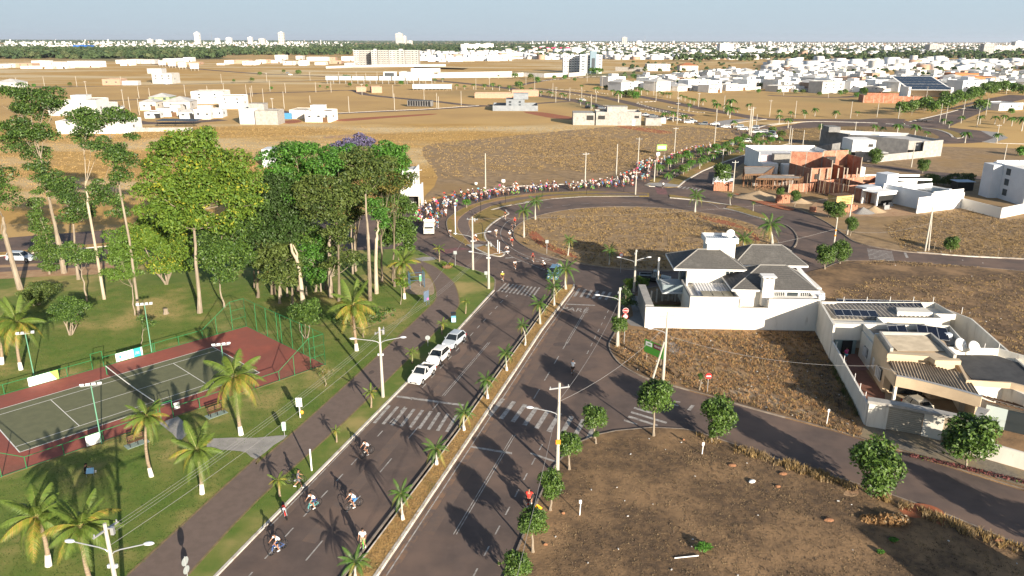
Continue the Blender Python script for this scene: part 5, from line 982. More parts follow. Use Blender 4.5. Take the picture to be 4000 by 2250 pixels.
for i,x in enumerate((1195,1267)):
    t=E('green_silo',(*G('10',x,660),0),label='green cement silo on legs, %s of two before the slab apartment blocks'%('left' if i==0 else 'right'),cat='silo',group='cement silos'); t.location.y-=8; m=MB(); m.tube((0,0,8),(0,0,19),2.6,2.6,12); m.tube((0,0,4.5),(0,0,8),.6,2.6,12); m.build('tank',M('silo_green',(.04,.14,.07),rough=.6),t)
    for q in range(4): m=MB(); m.tube((2.8*math.cos(q*1.57),2.8*math.sin(q*1.57),0),(2.3*math.cos(q*1.57),2.3*math.sin(q*1.57),8),.3,.3,5); m.build('leg',METAL,t)
WA=HW[1]; 
for i,(x0,x1,yt,c) in enumerate(((513,570,552,2),(570,625,556,2),(625,680,552,2),(680,745,548,1),(748,812,556,1),(812,903,552,2))):
    tower('20',x0,x1,738 if i>2 else 730,yt,'white apartment block section, %s from the left of six beside the open field'%nth(i),WA if i not in (3,) else HW[4],16,c,7,cap=False)
tower('20',782,846,740,515,'blue grey lift shaft rising from the white apartment block',M('blue_grey_render',(.2,.27,.32),(.17,.24,.29),.3),10,1,1,cap=False)
for (k,x0,x1,yb,yt,lb,n) in (('00',1962,2014,455,330,'tallest slender white tower on the left skyline',10),('00',2168,2210,450,388,'squat white tower right of the radio mast',5),('00',2278,2330,450,380,'twin banded white tower on the left skyline',6),('00',2497,2540,452,375,'narrow dark striped tower on the left skyline',7),('00',1483,1533,445,395,'low white block left of the radio mast',4),('00',1570,1635,448,402,'low stepped white block left of the tallest slender tower',3),('10',30,88,450,390,'pinkish white block between the skyline towers',5),('10',230,285,458,328,'tall curved cream tower with a dark side on the skyline',11),('10',1410,1475,445,325,'tall twin cream tower above the wood',11),('10',1478,1512,445,365,'lower tower attached right of the twin cream tower',7),('10',1525,1572,445,410,'small white block right of the twin cream tower',3),('10',2062,2170,525,445,'left white apartment group among the trees',6),('10',2175,2290,520,445,'middle white apartment group among the trees',6),('10',2290,2390,515,440,'right white apartment group among the trees',6),('20',1110,1152,450,376,'lone grey striped tower on the middle skyline',8),('20',1257,1297,458,412,'short white tower right of the lone striped tower',5),('20',602,700,560,480,'white stepped block behind the white apartment block',6),('20',2090,2222,550,440,'wide white stepped building in the town',7),('20',1140,1250,520,480,'orange brown office block in the town',4),('20',2330,2530,550,495,'long pale building at the right of the town',4),('30',1170,1240,530,465,'dark striped apartment tower left of centre beyond the estate',6),('30',1630,1745,520,445,'wide banded grey apartment tower beyond the estate',8),('30',2165,2255,560,440,'tall dark grey striped tower behind the palms',10),('30',2280,2390,520,460,'pinkish apartment slab left of the right edge',6),('30',2395,2480,520,460,'second pinkish apartment slab left of the right edge',6),('30',2488,2570,500,418,'bluish white tower at the right edge of the skyline',9),('30',0,30,475,420,'narrow cream tower between the town and the estate',6)):
    tower(k,x0,x1,yb,yt,lb,HW[3] if 'cream' in lb or 'pink' in lb else (M('office_orange',(.42,.2,.12),rough=.8) if 'orange' in lb else (HW[2] if 'grey' in lb else HW[1])),None,2 if x1-x0<60 else 4,min(n,8))
def mast(k,x,yb,yt,lb):
    X,Y=G(k,x,yb); h=HT(k,x,yb,yt); m=MB(); w=h*.012
    for a in range(3): m.tube((w*2*math.cos(a*2.1),w*2*math.sin(a*2.1),0),(0,0,h),w*.35,w*.15,4)
    for j in range(8): z=h*j/8; m.tube((-w*2*(1-j/8),0,z),(w*2*(1-j/8),0,z+h/8),w*.2,w*.2,4)
    m.build('radio_mast',METAL,None,loc=(X,Y,0),label=lb,cat='radio mast')
mast('00',2138,450,235,'tall thin lattice radio mast on the left skyline'); mast('10',1110,425,325,'thin radio mast above the wood'); mast('20',353,450,365,'thin white mast left of the white apartment block'); mast('20',1335,460,350,'thin mast right of the lone striped tower'); mast('20',308,495,440,'short white mast beside the pink roofed store')
t=hpx('20',215,580,520,60,9,mat=HW[1],label='long white store with a pink band along its roof',wins=0); bb=MB(); (a,b),(c,d)=G('20',215,520),G('20',580,520); w=c-a; bb.box(-w/2,w/2,-31,-30,8,14); bb.build('pink_band',M('pink_sign',(.6,.04,.15),rough=.5),t)
hpx('00',735,875,505,60,16,mat=M('royal_blue_cladding',(.03,.12,.4),rough=.5),label='blue clad warehouse among the trees on the left skyline',wins=0); hpx('00',465,600,500,60,14,mat=HW[1],label='white warehouse left of the blue clad warehouse',wins=0)
# estate: every house by itself, nearest ones first
R2=random.Random(11)
FRONT=[('20',920,1120,872,7.5,1,'two storey white house with a balcony at the front left corner of the estate'),('20',1140,1350,888,4.5,0,'low white house right of the two storey corner house'),('20',1345,1500,885,5.5,2,'grey gabled house in the front row of the estate'),('20',1500,1640,888,5.5,2,'grey house with a dark hipped roof and a white side wall'),('20',1715,1985,905,7,1,'large plain white house with a stepped wall in the front row'),('20',1930,2090,932,5,1,'tall white garage wall before the large plain white house'),('20',2090,2400,910,4,0,'long white house with barred dark windows in the front row'),('20',2430,2576,840,8,4,'bluish three storey house near the middle of the estate'),('30',100,330,905,6,3,'cream and grey house behind a low white wall'),('30',40,250,925,4,2,'pale grey walled plot in the front row'),('30',470,760,940,8,2,'tall grey plain house with a framed dark window'),('30',760,980,920,6,0,'white terraced house right of the tall grey plain house'),('30',2220,2576,1110,3.4,0,'low white house behind a long white wall at the right edge'),('30',1860,2210,940,9,4,'long bluish grey hall behind the tree lined avenue')]
for k,x0,x1,yb,h,mi,lb in FRONT: hpx(k,x0,x1,yb,13,h,a=.42,mat=HW[mi],label=lb,wins=3,roof='hip' if 'gabled' in lb or 'hipped' in lb else 'flat',roofm=DCONC if 'dark' in lb else HW[2],upper=(1,1,6,6,2.2) if h>6.5 and 'plain' not in lb else None,grp='houses of the estate')
def occupied(x,y): 
    u,v=PR(x,y,0); return (u,v)
cnt=0; rows=[]
y=590.
while y<1500 and cnt<235:
    x0=75+(y-590)*.42; x1=640*(y/640)*.70
    blk=int((y-590)/62)
    x=x0+R2.uniform(0,14)
    while x<x1 and cnt<235:
        u,v=PR(x,y,0)
        ok=v>228 and u<4100 and R2.random()<.86 and not (2830<u<3060 and v>352)
        # open plots and the brick hall zone
        if ok and u>3000 and v>372-(u-3000)*.02 and v>350: ok=False
        if ok and int(x/96)%1==0 and (x%96)<9: ok=False
        if ok:
            mi=R2.choices([0,1,2,3,4,5],[5,5,2.4,2,2,1.3])[0]; h=R2.choice([3.4,3.6,4,6.3,6.8,7.2]); w=R2.uniform(9,15); d=R2.uniform(10,17); st='two storey' if h>5 else 'single storey'
            col=('off white','bright white','pale grey','cream','bluish white','bare brick')[mi]; rf='hip' if R2.random()<.2 else 'flat'
            up=(R2.uniform(-2,2),R2.uniform(-2,3),R2.uniform(3,6),R2.uniform(3,6),R2.uniform(1.2,2.6)) if rf=='flat' and R2.random()<.65 else None
            rn=('front','second','third','fourth','fifth','sixth','seventh','eighth','ninth','tenth','eleventh','twelfth','rearmost','rearmost','rearmost')[min(blk,14)]
            house(x,y,w,d,h,R2.uniform(-.06,.06)+.5,HW[mi] if mi<5 else MATS['pale_brick'],rf,None,'houses of the estate','est%d%s%s'%(blk,col,st),'%s %s house, {n} such from the left, %s estate row'%(col,st,rn),up,2 if y<820 else 1,(w+4,d+6,2.2) if R2.random()<.35 and y<760 else None,roofm=(TERRA if mi==3 and rf=='hip' else (HW[2] if rf=='hip' else (CORR if R2.random()<.5 else HW[0]))))
            cnt+=1; x+=w+R2.uniform(1,5)
        else: x+=12
    y+=R2.uniform(20,26) if blk%2 else R2.uniform(18,24)
# brick hall and solar roofed hall by the second avenue
t=E('brick_hall',(*G('D',905,262),0),-.25,label='long unfinished terracotta block wall hall by the tree lined avenue',cat='building'); m=MB(); m.box(-17,17,-.2,.2,0,4.2); m.box(-17,-16.6,.2,16,0,4.2); m.box(12,12.4,.2,10,0,4.2); m.build('wall',BRICK,t)
for i in range(7): m=MB(); m.box(-16.8+i*5.5,-16.4+i*5.5,-.26,-.2,0,4.5); m.build('concrete_pillar',MORTAR,t)
m=MB(); m.box(-14,4,6,6.3,0,5.5); m.box(-6,-5.7,6.3,14,0,6); m.build('inner_wall',BRICK,t)
t=E('solar_hall',(*G('D',1300,190),0),-.12,label='white framed hall with a sloping roof covered in solar panels',cat='building'); m=MB(); m.box(-14,-12.5,-8,8,0,7); m.box(12.5,14,-8,8,0,7); m.box(-14,14,7,8,0,8.4); m.build('frame_wall',HW[1],t); m=MB(); m.quad((-14,-9,5.4),(14,-9,5.4),(14,30,12.5),(-14,30,12.5)); m.quad((-14,30,12.2),(14,30,12.2),(14,-9,5.1),(-14,-9,5.1)); m.build('roof',HW[1],t)
for i in range(8):
    for j in range(5): m=MB(); x=-12.6+i*3.2; y0=-8+j*7.4; z=lambda y:5.4+(y+9)*7.1/39+.12; m.quad((x,y0,z(y0)),(x+3.0,y0,z(y0)),(x+3.0,y0+7,z(y0+7)),(x,y0+7,z(y0+7))); m.build('solar_panel',SOLAR,t)
for i,(k,x0,x1,yb,h,mi,lb) in enumerate((('30',1870,2100,850,9,5,'orange scaffolded brick building under construction in the estate'),('30',2060,2270,880,8,5,'dark red brick building right of the scaffolded one'),('30',1520,1850,855,6,5,'row of orange brick shells behind the solar hall'),('30',2010,2210,905,6,2,'grey shed roofed house before the brick buildings'),('20',1360,1590,715,8,2,'dark multi storey shell with a thin flat roof behind the estate'),('20',1690,1870,710,6,3,'wide house with a red tiled hipped roof'))):
    hpx(k,x0,x1,yb,18,h,mat=HW[mi] if mi<5 else M('orange_brick',(.48,.2,.07),(.4,.15,.06),1,.9),label=lb,wins=4,roof='hip' if 'hipped' in lb else 'flat',roofm=TERRA if 'red' in lb else DCONC)
# distant town and woods: countless, kept as a few masses
def boxes(name,n,sampler,label,kind='stuff',mats=None,cols=(5,4,2,2,2,1),hs=(3,9)):
    r=np.random.default_rng(len(name)+n); P=sampler(r,n); n=len(P); w=r.uniform(6,17,n)/2; d=r.uniform(7,16,n)/2; h=r.uniform(*hs,n)*np.where(r.random(n)<.08,1.8,1); a=r.uniform(-.15,.15,n)+.55
    c,s=np.cos(a),np.sin(a); V=np.zeros((n,8,3)); 
    for i,(sx,sy) in enumerate(((-1,-1),(1,-1),(1,1),(-1,1))):
        x=sx*w*c-sy*d*s+P[:,0]; y=sx*w*s+sy*d*c+P[:,1]; V[:,i]=np.stack([x,y,0*x-.2],1); V[:,i+4]=np.stack([x,y,h],1)
    f=np.array([[4,5,6,7],[0,1,5,4],[1,2,6,5],[2,3,7,6],[3,0,4,7]]); Fq=(np.arange(n)[:,None,None]*8+f[None]).reshape(-1,4)
    wallm=r.choice(6,n,p=np.array(cols)/sum(cols)); roofm=r.choice([6,7,8,0,1],n,p=[.34,.16,.16,.17,.17]); mi=np.repeat(wallm,5).reshape(n,5); mi[:,0]=roofm
    me=npmesh(name,V,Fq,[*HW,MATS['pale_brick'],LGREY,TERRA,CORRW],mi.ravel()); o=O(name,me); tag(o,label,'houses',None,'stuff'); return o
def band(spec):
    def f(r,n):
        out=[]; tot=sum((b-a)*(d_-c_) for a,b,c_,d_ in spec)
        for a,b,c_,d_ in spec:
            m_=int(n*(b-a)*(d_-c_)/tot); u=r.uniform(a,b,m_); v=r.uniform(c_,d_,m_)**1.0; out+= [G('W',x,y) for x,y in zip(u,v)]
        return np.array(out)
    return f
boxes('distant_town_houses',5200,band([(-60,560,110,131),(560,890,108,128),(1330,1930,121,150),(1400,1960,112,122),(1930,2640,112,136),(1050,1420,133,149),(1240,1420,124,134)]),'mass of white and red roofed houses of the distant town')
boxes('distant_estate_houses',900,band([(2050,2640,155,176),(1930,2200,162,182)]),'mass of white houses at the rear of the estate',hs=(3,7.5))
boxes('far_skyline_houses',900,band([(0,880,104,112),(1330,2640,107,114)]),'scattered pale buildings just under the horizon',hs=(6,20))
def wood(name,n,spec,label,hr=(8,16),rr_=(4,8),mats=None):
    r=np.random.default_rng(n+3); P=band(spec)(r,n); n=len(P); R_=r.uniform(*rr_,n); Hh=r.uniform(*hr,n); q=26
    d=r.normal(size=(n,q,3)); d/=np.linalg.norm(d,axis=2)[:,:,None]; d[:,:,2]=np.abs(d[:,:,2])*1.0-.25
    p=np.concatenate([P,np.zeros((n,1))],1)[:,None,:]+d*R_[:,None,None]*r.uniform(.7,1.1,(n,q,1)); p[:,:,2]+=(Hh-R_)[:,None]; p=p.reshape(-1,3)
    p[:,2]=np.maximum(p[:,2],.5)
    nn=d.reshape(-1,3)+r.normal(size=(n*q,3))*.5+[0,0,.4]; nn/=np.linalg.norm(nn,axis=1)[:,None]; t=np.cross(nn,r.normal(size=nn.shape)); t/=np.linalg.norm(t,axis=1)[:,None]; b=np.cross(nn,t); s=np.repeat(R_,q)[:,None]*.55
    V=np.stack([p-t*s,p+b*s,p+t*s,p-b*s],1); Fq=np.arange(4*len(p)).reshape(-1,4)
    o=O(name,npmesh(name,V,Fq,mats or [LEAF[0],LEAF[1],LEAFO[0]],np.repeat(r.choice(3,n,p=[.4,.4,.2]),q))); tag(o,label,'trees',None,'stuff')
FW=[M('wood_green',(.055,.085,.03),rough=.8),M('wood_dark',(.035,.06,.022),rough=.8),M('wood_olive',(.08,.1,.04),rough=.8)]
wood('distant_wood',5200,[(-60,560,127,148),(0,330,128,140),(560,880,124,139),(780,1420,107,131),(1100,1420,118,134)],'dark green belt of woodland between the fields and the distant town',mats=FW)
wood('town_trees',5200,[(-60,560,108,134),(560,880,108,126),(1330,1930,110,146),(1930,2640,112,136)],'trees scattered all through the distant town',hr=(6,12),rr_=(4,8),mats=FW)
wood('horizon_wood',5200,[(-80,2660,101.5,108),(-80,850,101,106)],'thin dark woodland along the horizon',hr=(12,26),rr_=(12,34),mats=FW)
wood('estate_palms',420,[(2240,2640,136,158),(1700,2300,146,158)],'dark palms and trees along the rear of the estate',hr=(9,14),rr_=(3,5.5),mats=FW)
wood('estate_garden_trees',330,[(1560,2600,160,224)],'small garden trees between the estate houses',hr=(4,7),rr_=(1.5,3),mats=FW)
for i in range(12):
    X,Y=G('30',1860+i*60,548+(i%3)*12); far_palm(X,Y,12,5,'rp','tall dark palm, {n} from the left along the rear of the estate','tall palms along the rear of the estate')
for nm,mt,pts in (('far_field',GOLD,((0,153),(560,156),(1180,172),(1000,210),(600,215),(-80,215))),('far_field',GOLD,((1050,150),(1960,146),(2100,140),(2110,143),(1520,185),(1040,172)))):
    m=MB(); m.flat(L('W',*pts),.004); struct(nm,m,mt)
# ================================================================ near buildings, built at their measured size
def part(p,name,mat,*boxes,**k):
    m=MB()
    for b in boxes: m.box(*b)
    return m.build(name,mat,p,**k)
def hiproof(p,name,x0,x1,y0,y1,z,h,rx0=None,rx1=None,ry=None,mat=None,th=.14,fas=None,tiles=True):
    """hipped roof over an eaves rectangle, with fascia, and rows of tiles as relief"""
    rx0=x0+(y1-y0)*.5 if rx0 is None else rx0; rx1=x1-(y1-y0)*.5 if rx1 is None else rx1; ry=(y0+y1)/2 if ry is None else ry
    m=MB(); A,B,C,D=(x0,y0,z),(x1,y0,z),(x1,y1,z),(x0,y1,z); P,Q=(rx0,ry,z+h),(rx1,ry,z+h)
    m.quad(A,B,Q,P); m.tri(B,C,Q); m.quad(C,D,P,Q); m.tri(D,A,P); m.quad(D,C,B,A)
    r=m.build(name,mat or ROOFT,p)
    if tiles:          # slightly raised courses
        m=MB(); n=int(math.hypot(ry-y0,h)/.42)
        for (a,b,c,d) in ((A,B,P,Q),(C,D,Q,P),(B,C,Q,Q),(D,A,P,P)):
            a,b,c,d=map(Vector,(a,b,c,d)); nr=(b-a).cross(c-a).normalized()
            for i in range(n):
                t0,t1=i/n,(i+1)/n; l0,r0=a.lerp(c,t0),b.lerp(d,t0); l1,r1=a.lerp(c,t1),b.lerp(d,t1)
                m.quad(l0+nr*.045,r0+nr*.045,r1+nr*.008,l1+nr*.008); m.quad(l0,r0,r0+nr*.045,l0+nr*.045)
        o=m.build('tile_courses',mat or ROOFT,r); o['kind']='stuff'
    m=MB()
    for a,b in ((P,Q),(A,P),(D,P),(B,Q),(C,Q)): m.tube(Vector(a)+Vector((0,0,.03)),Vector(b)+Vector((0,0,.03)),.09,.09,6)
    m.build('ridge',M('ridge_tile',(.24,.23,.215),rough=.9),r)
    m=MB(); f=.22
    for b in ((x0-.03,x1+.03,y0-.06,y0-.001),(x0-.03,x1+.03,y1+.001,y1+.06),(x0-.06,x0-.001,y0,y1),(x1+.001,x1+.06,y0,y1)): m.box(*b,z-f,z+.02)
    m.build('fascia',HW[1],r); return r
def corr(p,name,x0,x1,y0,y1,z0,z1,axis='y',pitch=.28,amp=.05,mat=None):
    """corrugated sheet, ridges running along axis, z from z0 (near edge) to z1 (far edge)"""
    m=MB(); 
    if axis=='y':
        n=max(2,int((x1-x0)/pitch)*2)
        for i in range(n):
            xa,xb=x0+(x1-x0)*i/n,x0+(x1-x0)*(i+1)/n; za,zb=(amp if i%2 else 0),(0 if i%2 else amp)
            m.quad((xa,y0,z0+za),(xb,y0,z0+zb),(xb,y1,z1+zb),(xa,y1,z1+za))
    else:
        n=max(2,int((y1-y0)/pitch)*2)
        for i in range(n):
            ya,yb=y0+(y1-y0)*i/n,y0+(y1-y0)*(i+1)/n; za,zb=(amp if i%2 else 0),(0 if i%2 else amp); q0=z0+(z1-z0)*i/n;q1=z0+(z1-z0)*(i+1)/n
            m.quad((x0,ya,q0+za),(x1,ya,q0+za),(x1,yb,q1+zb),(x0,yb,q1+zb))
    return m.build(name,mat or CORR,p)
def win(p,x0,x1,y,z0,z1,bars=0,name='window',glass=GLASS,side='y',n=1,fr=HW[1]):
    w=E('x',(0,0,0)) if False else None
    m=MB()
    if side=='y': m.box(x0,x1,y-.03,y+.05,z0,z1)
    else: m.box(y-.05,y+.03,x0,x1,z0,z1)
    f=m.build(name,glass,p); m=MB(); q=.05
    for a,b,c,d in ((x0-q,x1+q,z0-q,z0),(x0-q,x1+q,z1,z1+q),(x0-q,x0,z0,z1),(x1,x1+q,z0,z1)):
        m.box(a,b,y-.08,y+.02,c,d) if side=='y' else m.box(y-.02,y+.08,a,b,c,d)
    for i in range(1,n):
        xx=x0+(x1-x0)*i/n; m.box(xx-.03,xx+.03,y-.07,y+.0,z0,z1) if side=='y' else m.box(y,y+.07,xx-.03,xx+.03,z0,z1)
    m.build('frame',fr,f)
    if bars:
        m=MB()
        for i in range(bars):
            xx=x0+(x1-x0)*(i+.5)/bars; m.box(xx-.02,xx+.02,y-.11,y-.08,z0,z1) if side=='y' else m.box(y+.08,y+.11,xx-.02,xx+.02,z0,z1)
        m.build('bars',fr,f)
    return f
# --- the big white house with grey hipped roofs (local x along its front wall)
h=E('white_house',(17.3,92.5,0),-.045,'large white two storey house with grey hipped roofs and a tank tower','house')
WR=M('house_white',(.76,.72,.65),(.68,.64,.57),.5,.85,.003,6,c3=(.5,.46,.4),sc3=1.1,con3=(.6,.78),stretch=(1,1,.22))
part(h,'boundary_wall',WR,(0,5.6,0,.2,0,2.95),(0,1.1,.2,.9,0,2.96),(5.6,11.8,-.001,.2,0,4.5),(11.8,15.6,0,.2,0,3.1),(15.6,22,-.002,.2,0,4.38))
part(h,'side_wall',M('grey_cap',(.36,.34,.31),(.28,.27,.25),1,.9),(.1,1.1,.9,9.5,0,3.0),(21.85,22.05,.2,18,0,3.2))
part(h,'wall_cap',MATS['grey_cap'],(-.05,5.55,-.04,.24,2.951,3.0),(5.55,11.85,-.04,.24,4.502,4.56),(11.8,15.6,-.04,.24,3.102,3.16),(15.55,22.05,-.04,.24,4.382,4.44),(5.6,5.8,.25,7.2,4.2,4.56),(11.6,11.8,.25,6.6,4.2,4.56))
part(h,'annex',WR,(5.8,11.6,.2,7.0,0,3.9)); corr(h,'annex_roof',7.0,11.6,.6,6.8,4.0,4.25,'y',.36,.07,CORRW)
for i in range(3): part(h,'solar_collector',M('collector_glass',(.16,.15,.11),rough=.2),(7.4+i*1.35,8.65+i*1.35,.9,2.9,4.32,4.38))
# upper storey left
part(h,'wall',WR,(6.4,13.6,7.4,13.2,0,6.3),(13.6,19.6,11,16,0,6.0),(12.3,22,2.6,10.9,0,5.0),(19.0,25,8,15,0,3.4))
part(h,'balcony',M('balcony_floor',(.5,.52,.53),(.42,.44,.45),1),(3.0,6.4,6.4,12.6,2.7,2.95),(3.0,3.12,6.4,12.6,2.95,3.1))
part(h,'balcony_rail',M('rail_glass',(.3,.36,.38),rough=.1,alpha=.45),(3.0,3.05,6.5,12.5,3.1,4.0),(3.1,6.3,6.4,6.45,3.0,4.0))
for x,y in ((3.2,12.4),(6.3,12.4),(6.3,6.6)): part(h,'column',WR,(x-.12,x+.12,y-.12,y+.12,2.95,6.2))
part(h,'glazed_door',GLASS,(6.34,6.39,8.5,12.3,2.96,5.4))
win(h,11.6,12.6,7.38,4.9,5.9,n=2)
hiproof(h,'roof',4.4,14.1,6.4,14.0,6.3,1.75,8.2,11.1,10.3)
hiproof(h,'roof',13.2,23.4,9.8,17.4,6.0,2.0,16.4,20.6,13.4)
hiproof(h,'roof',11.2,22.3,1.7,10.2,5.0,1.95,15.9,19.3,6.6)
part(h,'tank_tower',WR,(9.4,13.3,10.2,12.9,5.5,9.1)); t=part(h,'tower_parapet',HW[1],(9.1,13.6,9.9,10.1,9.0,9.75),(9.1,13.6,13.0,13.2,9.0,9.75),(9.1,9.3,10.1,13.0,9.0,9.75),(13.4,13.6,10.1,13.0,9.0,9.75)); corr(h,'tower_roof',9.3,13.4,10.1,13.0,9.3,9.4,'y',.3,.06,M('sheet_blue',(.35,.4,.45),rough=.5))
part(h,'chimney',WR,(15.0,16.4,1.2,2.4,3.0,6.6)); part(h,'chimney_cap',HW[1],(14.8,16.6,1.0,2.6,6.85,7.0),(15.0,15.15,1.2,2.4,6.6,6.85),(15.65,15.75,1.2,2.4,6.6,6.85),(16.25,16.4,1.2,2.4,6.6,6.85))
for i in range(3): win(h,16.9+i*1.65,18.35+i*1.65,2.58,3.9,4.6,6 if i!=1 else 0)
part(h,'patio_wall',WR,(11.8,15.8,2.2,2.5,0,4.9),(15.6,15.8,.2,2.5,0,3.9),(12.0,12.2,.2,2.5,0,4.1)); part(h,'patio_floor',M('patio_tile',(.42,.4,.3),(.36,.34,.26),4),(12.2,15.6,.25,2.2,2.5,2.55))
part(h,'side_roof',HW[1],(15.9,21.8,.4,2.5,3.9,4.0)); 
m=MB(); m.quad((21.6,2,4.3),(23.8,3,3.6),(24.6,16,3.9),(22.8,16,5.6)); m.quad((22.8,16,5.5),(24.6,16,3.8),(23.8,3,3.5),(21.6,2,4.2)); m.build('lean_to_roof',CORRW,h)
part(h,'wing_wall',WR,(22.05,24.8,6,17,0,3.3)); part(h,'ac_unit',LAMPH,(22.6,23.4,2.2,2.7,3.6,4.2))
m=MB(); m.ball((12.6,10.9,10.2),(.62,.16,.62),0,14,8); m.tube((12.6,11.1,9.4),(12.6,11,10.1),.05,.05,5); m.build('satellite_dish',M('dish_grey',(.6,.6,.58),rough=.6),h)
# glass and post street fence, yard lawn
for i in range(6):
    a=R(200+i*22); part(h,'fence_post',LGREY,(1.9+i*.9,2.1+i*.9,9.2+1.8*math.sin(i*.55),9.5+1.8*math.sin(i*.55),0,2.1)); 
    if i<5: m=MB(); y0,y1=9.35+1.8*math.sin(i*.55),9.35+1.8*math.sin((i+1)*.55); m.quad((2.1+i*.9,y0,.3),(2.8+i*.9,y1,.3),(2.8+i*.9,y1,1.9),(2.1+i*.9,y0,1.9)); m.build('fence_glass',MATS['rail_glass'],h)
part(h,'garden_lawn',LAWN,(1.3,6.3,.3,9,.135,.17)); part(h,'entrance_slab',MATS['driveway'],(-.9,0,6,14,.13,.2))
# --- beige house with solar panels
A=Vector((39.3,91.4)); B2=Vector((34.5,66.3)); ang=math.atan2(-(A-B2).x,(A-B2).y)
b=E('beige_house',(34.5,66.3,0),0,'low cream house with rooftop solar panels, curved corrugated porch roof and garage gate','house')
BW,BC=M('beige_house_white',(.68,.65,.58),(.6,.57,.5),.5,.85,.003,6,c3=(.44,.4,.34),sc3=1.1,con3=(.58,.78),stretch=(1,1,.22)),M('beige_house_cream',(.55,.43,.29),(.48,.37,.25),.5,.85,.003,6)
def lp(x,y): return (x-34.5,y-66.3)
def wallz(name,mat,pts,z0,z1,w=.2,p=b):
    m=MB(); ribbon(m,[lp(*q) for q in pts],-w/2,w/2,z0,z1); return m.build(name,mat,p)
wallz('boundary_wall',BW,[(34.5,66.3),(37.5,82.4)],0,2.35); wallz('boundary_wall',BW,[(37.52,82.6),(39.2,91.3)],0,4.3,.24)
wallz('boundary_wall',BW,[(39.2,91.4),(54.2,92.2),(56.0,86.8),(53,70)],0,3.6)
wallz('front_wall',BW,[(34.5,66.2),(36.1,65.5)],0,2.7,.3); wallz('front_wall',BW,[(38.9,64.3),(40.3,63.4)],0,2.6,.3); wallz('front_wall',BW,[(40.5,61.8),(66,41)],0,1.7,.25)
m=MB(); ribbon(m,[lp(*q) for q in ((34.4,66.4),(37.5,65.1),(42.4,62.2),(44.5,64.5))],-.5,.5,2.62,2.9); m.build('gate_canopy',MATS['grey_cap'],b)
m=MB(); ribbon(m,[lp(36.15,65.55),lp(38.85,64.35)],-.06,.06,.15,2.45); gt=m.build('garage_gate',M('gate_paint',(.42,.38,.31),rough=.6),b)
for i in range(11): m=MB(); ribbon(m,[lp(36.2,65.5),lp(38.8,64.3)],-.10,-.06,.28+i*.2,.36+i*.2); m.build('slat',M('gate_slat',(.3,.27,.22),rough=.6),gt)
m=MB(); ribbon(m,[lp(40.3,63.4),lp(41.6,62.4)],-.05,.05,.15,2.2); m.build('pedestrian_gate',M('gate_brown',(.36,.3,.22),rough=.6),b)
m=MB(); ribbon(m,[lp(34.62,66.22),lp(35.2,65.95)],-.2,-.16,1.2,1.75); m.build('mail_niche',M('niche_orange',(.5,.3,.08),rough=.7),b)
def slab(name,mat,pts,z0,z1,p=b): m=MB(); m.prism([lp(*q) for q in pts],z0,z1); return m.build(name,mat,p)
# rear wing with long row of panels
slab('rear_wing',BW,[(40.9,86.2),(44.8,85.2),(44.9,87.0),(52.4,86.6),(52.6,88.5),(54.4,88.3),(54.9,92.0),(39.4,92.0),(38.4,86.4)],0,3.2)
wallz('parapet',BW,[(38.2,85.0),(39.5,92.2),(54.2,92.0),(54.4,87.6),(52.0,87.8)],3.2,3.9); wallz('parapet',BW,[(38.2,85.0),(44.2,84.4),(44.3,86.4),(52,86.2),(52,87.8)],2.9,3.9)
slab('patio_roof_wall',BW,[(38.1,84.2),(44.2,83.6),(44.2,84.3),(38.2,84.9)],1.9,3.9)
corr(b,'rear_roof',5.0,17.4,20.9,25.3,3.35,3.7,'y',.5,.14); 
def panels(n,p0,du,dv,rows=1,name='solar_panel'):
    for j in range(rows):
        for i in range(n):
            a=Vector(p0)+Vector(du)*i+Vector(dv)*j; e=Vector(du)*.96; f=Vector(dv)*.97; u=Vector((0,0,.05))
            m=MB(); m.quad(a+u,a+e+u,a+e+f+u,a+f+u); m.quad(a,a+f,a+e+f,a+e); 
            for s,t in ((a,a+e),(a+e,a+e+f),(a+e+f,a+f),(a+f,a)): m.quad(s,t,t+u,s+u)
            pn=m.build(name,SOLAR,b); m=MB(); w=.035; c=[a+u*1.05,a+e+u*1.05,a+e+f+u*1.05,a+f+u*1.05]
            for q in range(4): m.tube(c[q],c[(q+1)%4],.022,.022,4)
            m.build('frame',METAL,pn)
X0,Y0=lp(41.7,91.4); panels(10,(X0,Y0-.1,3.62),(1.05,-.07,0),(.35,1.9,.28))
X0,Y0=lp(40.0,88.0); panels(5,(X0,Y0,3.5),(1.02,-.09,0),(.33,1.85,.2))
slab('roof_box',BW,[(47.6,88.2),(51.8,87.9),(51.6,89.6),(48.2,89.8)],3.3,4.0)
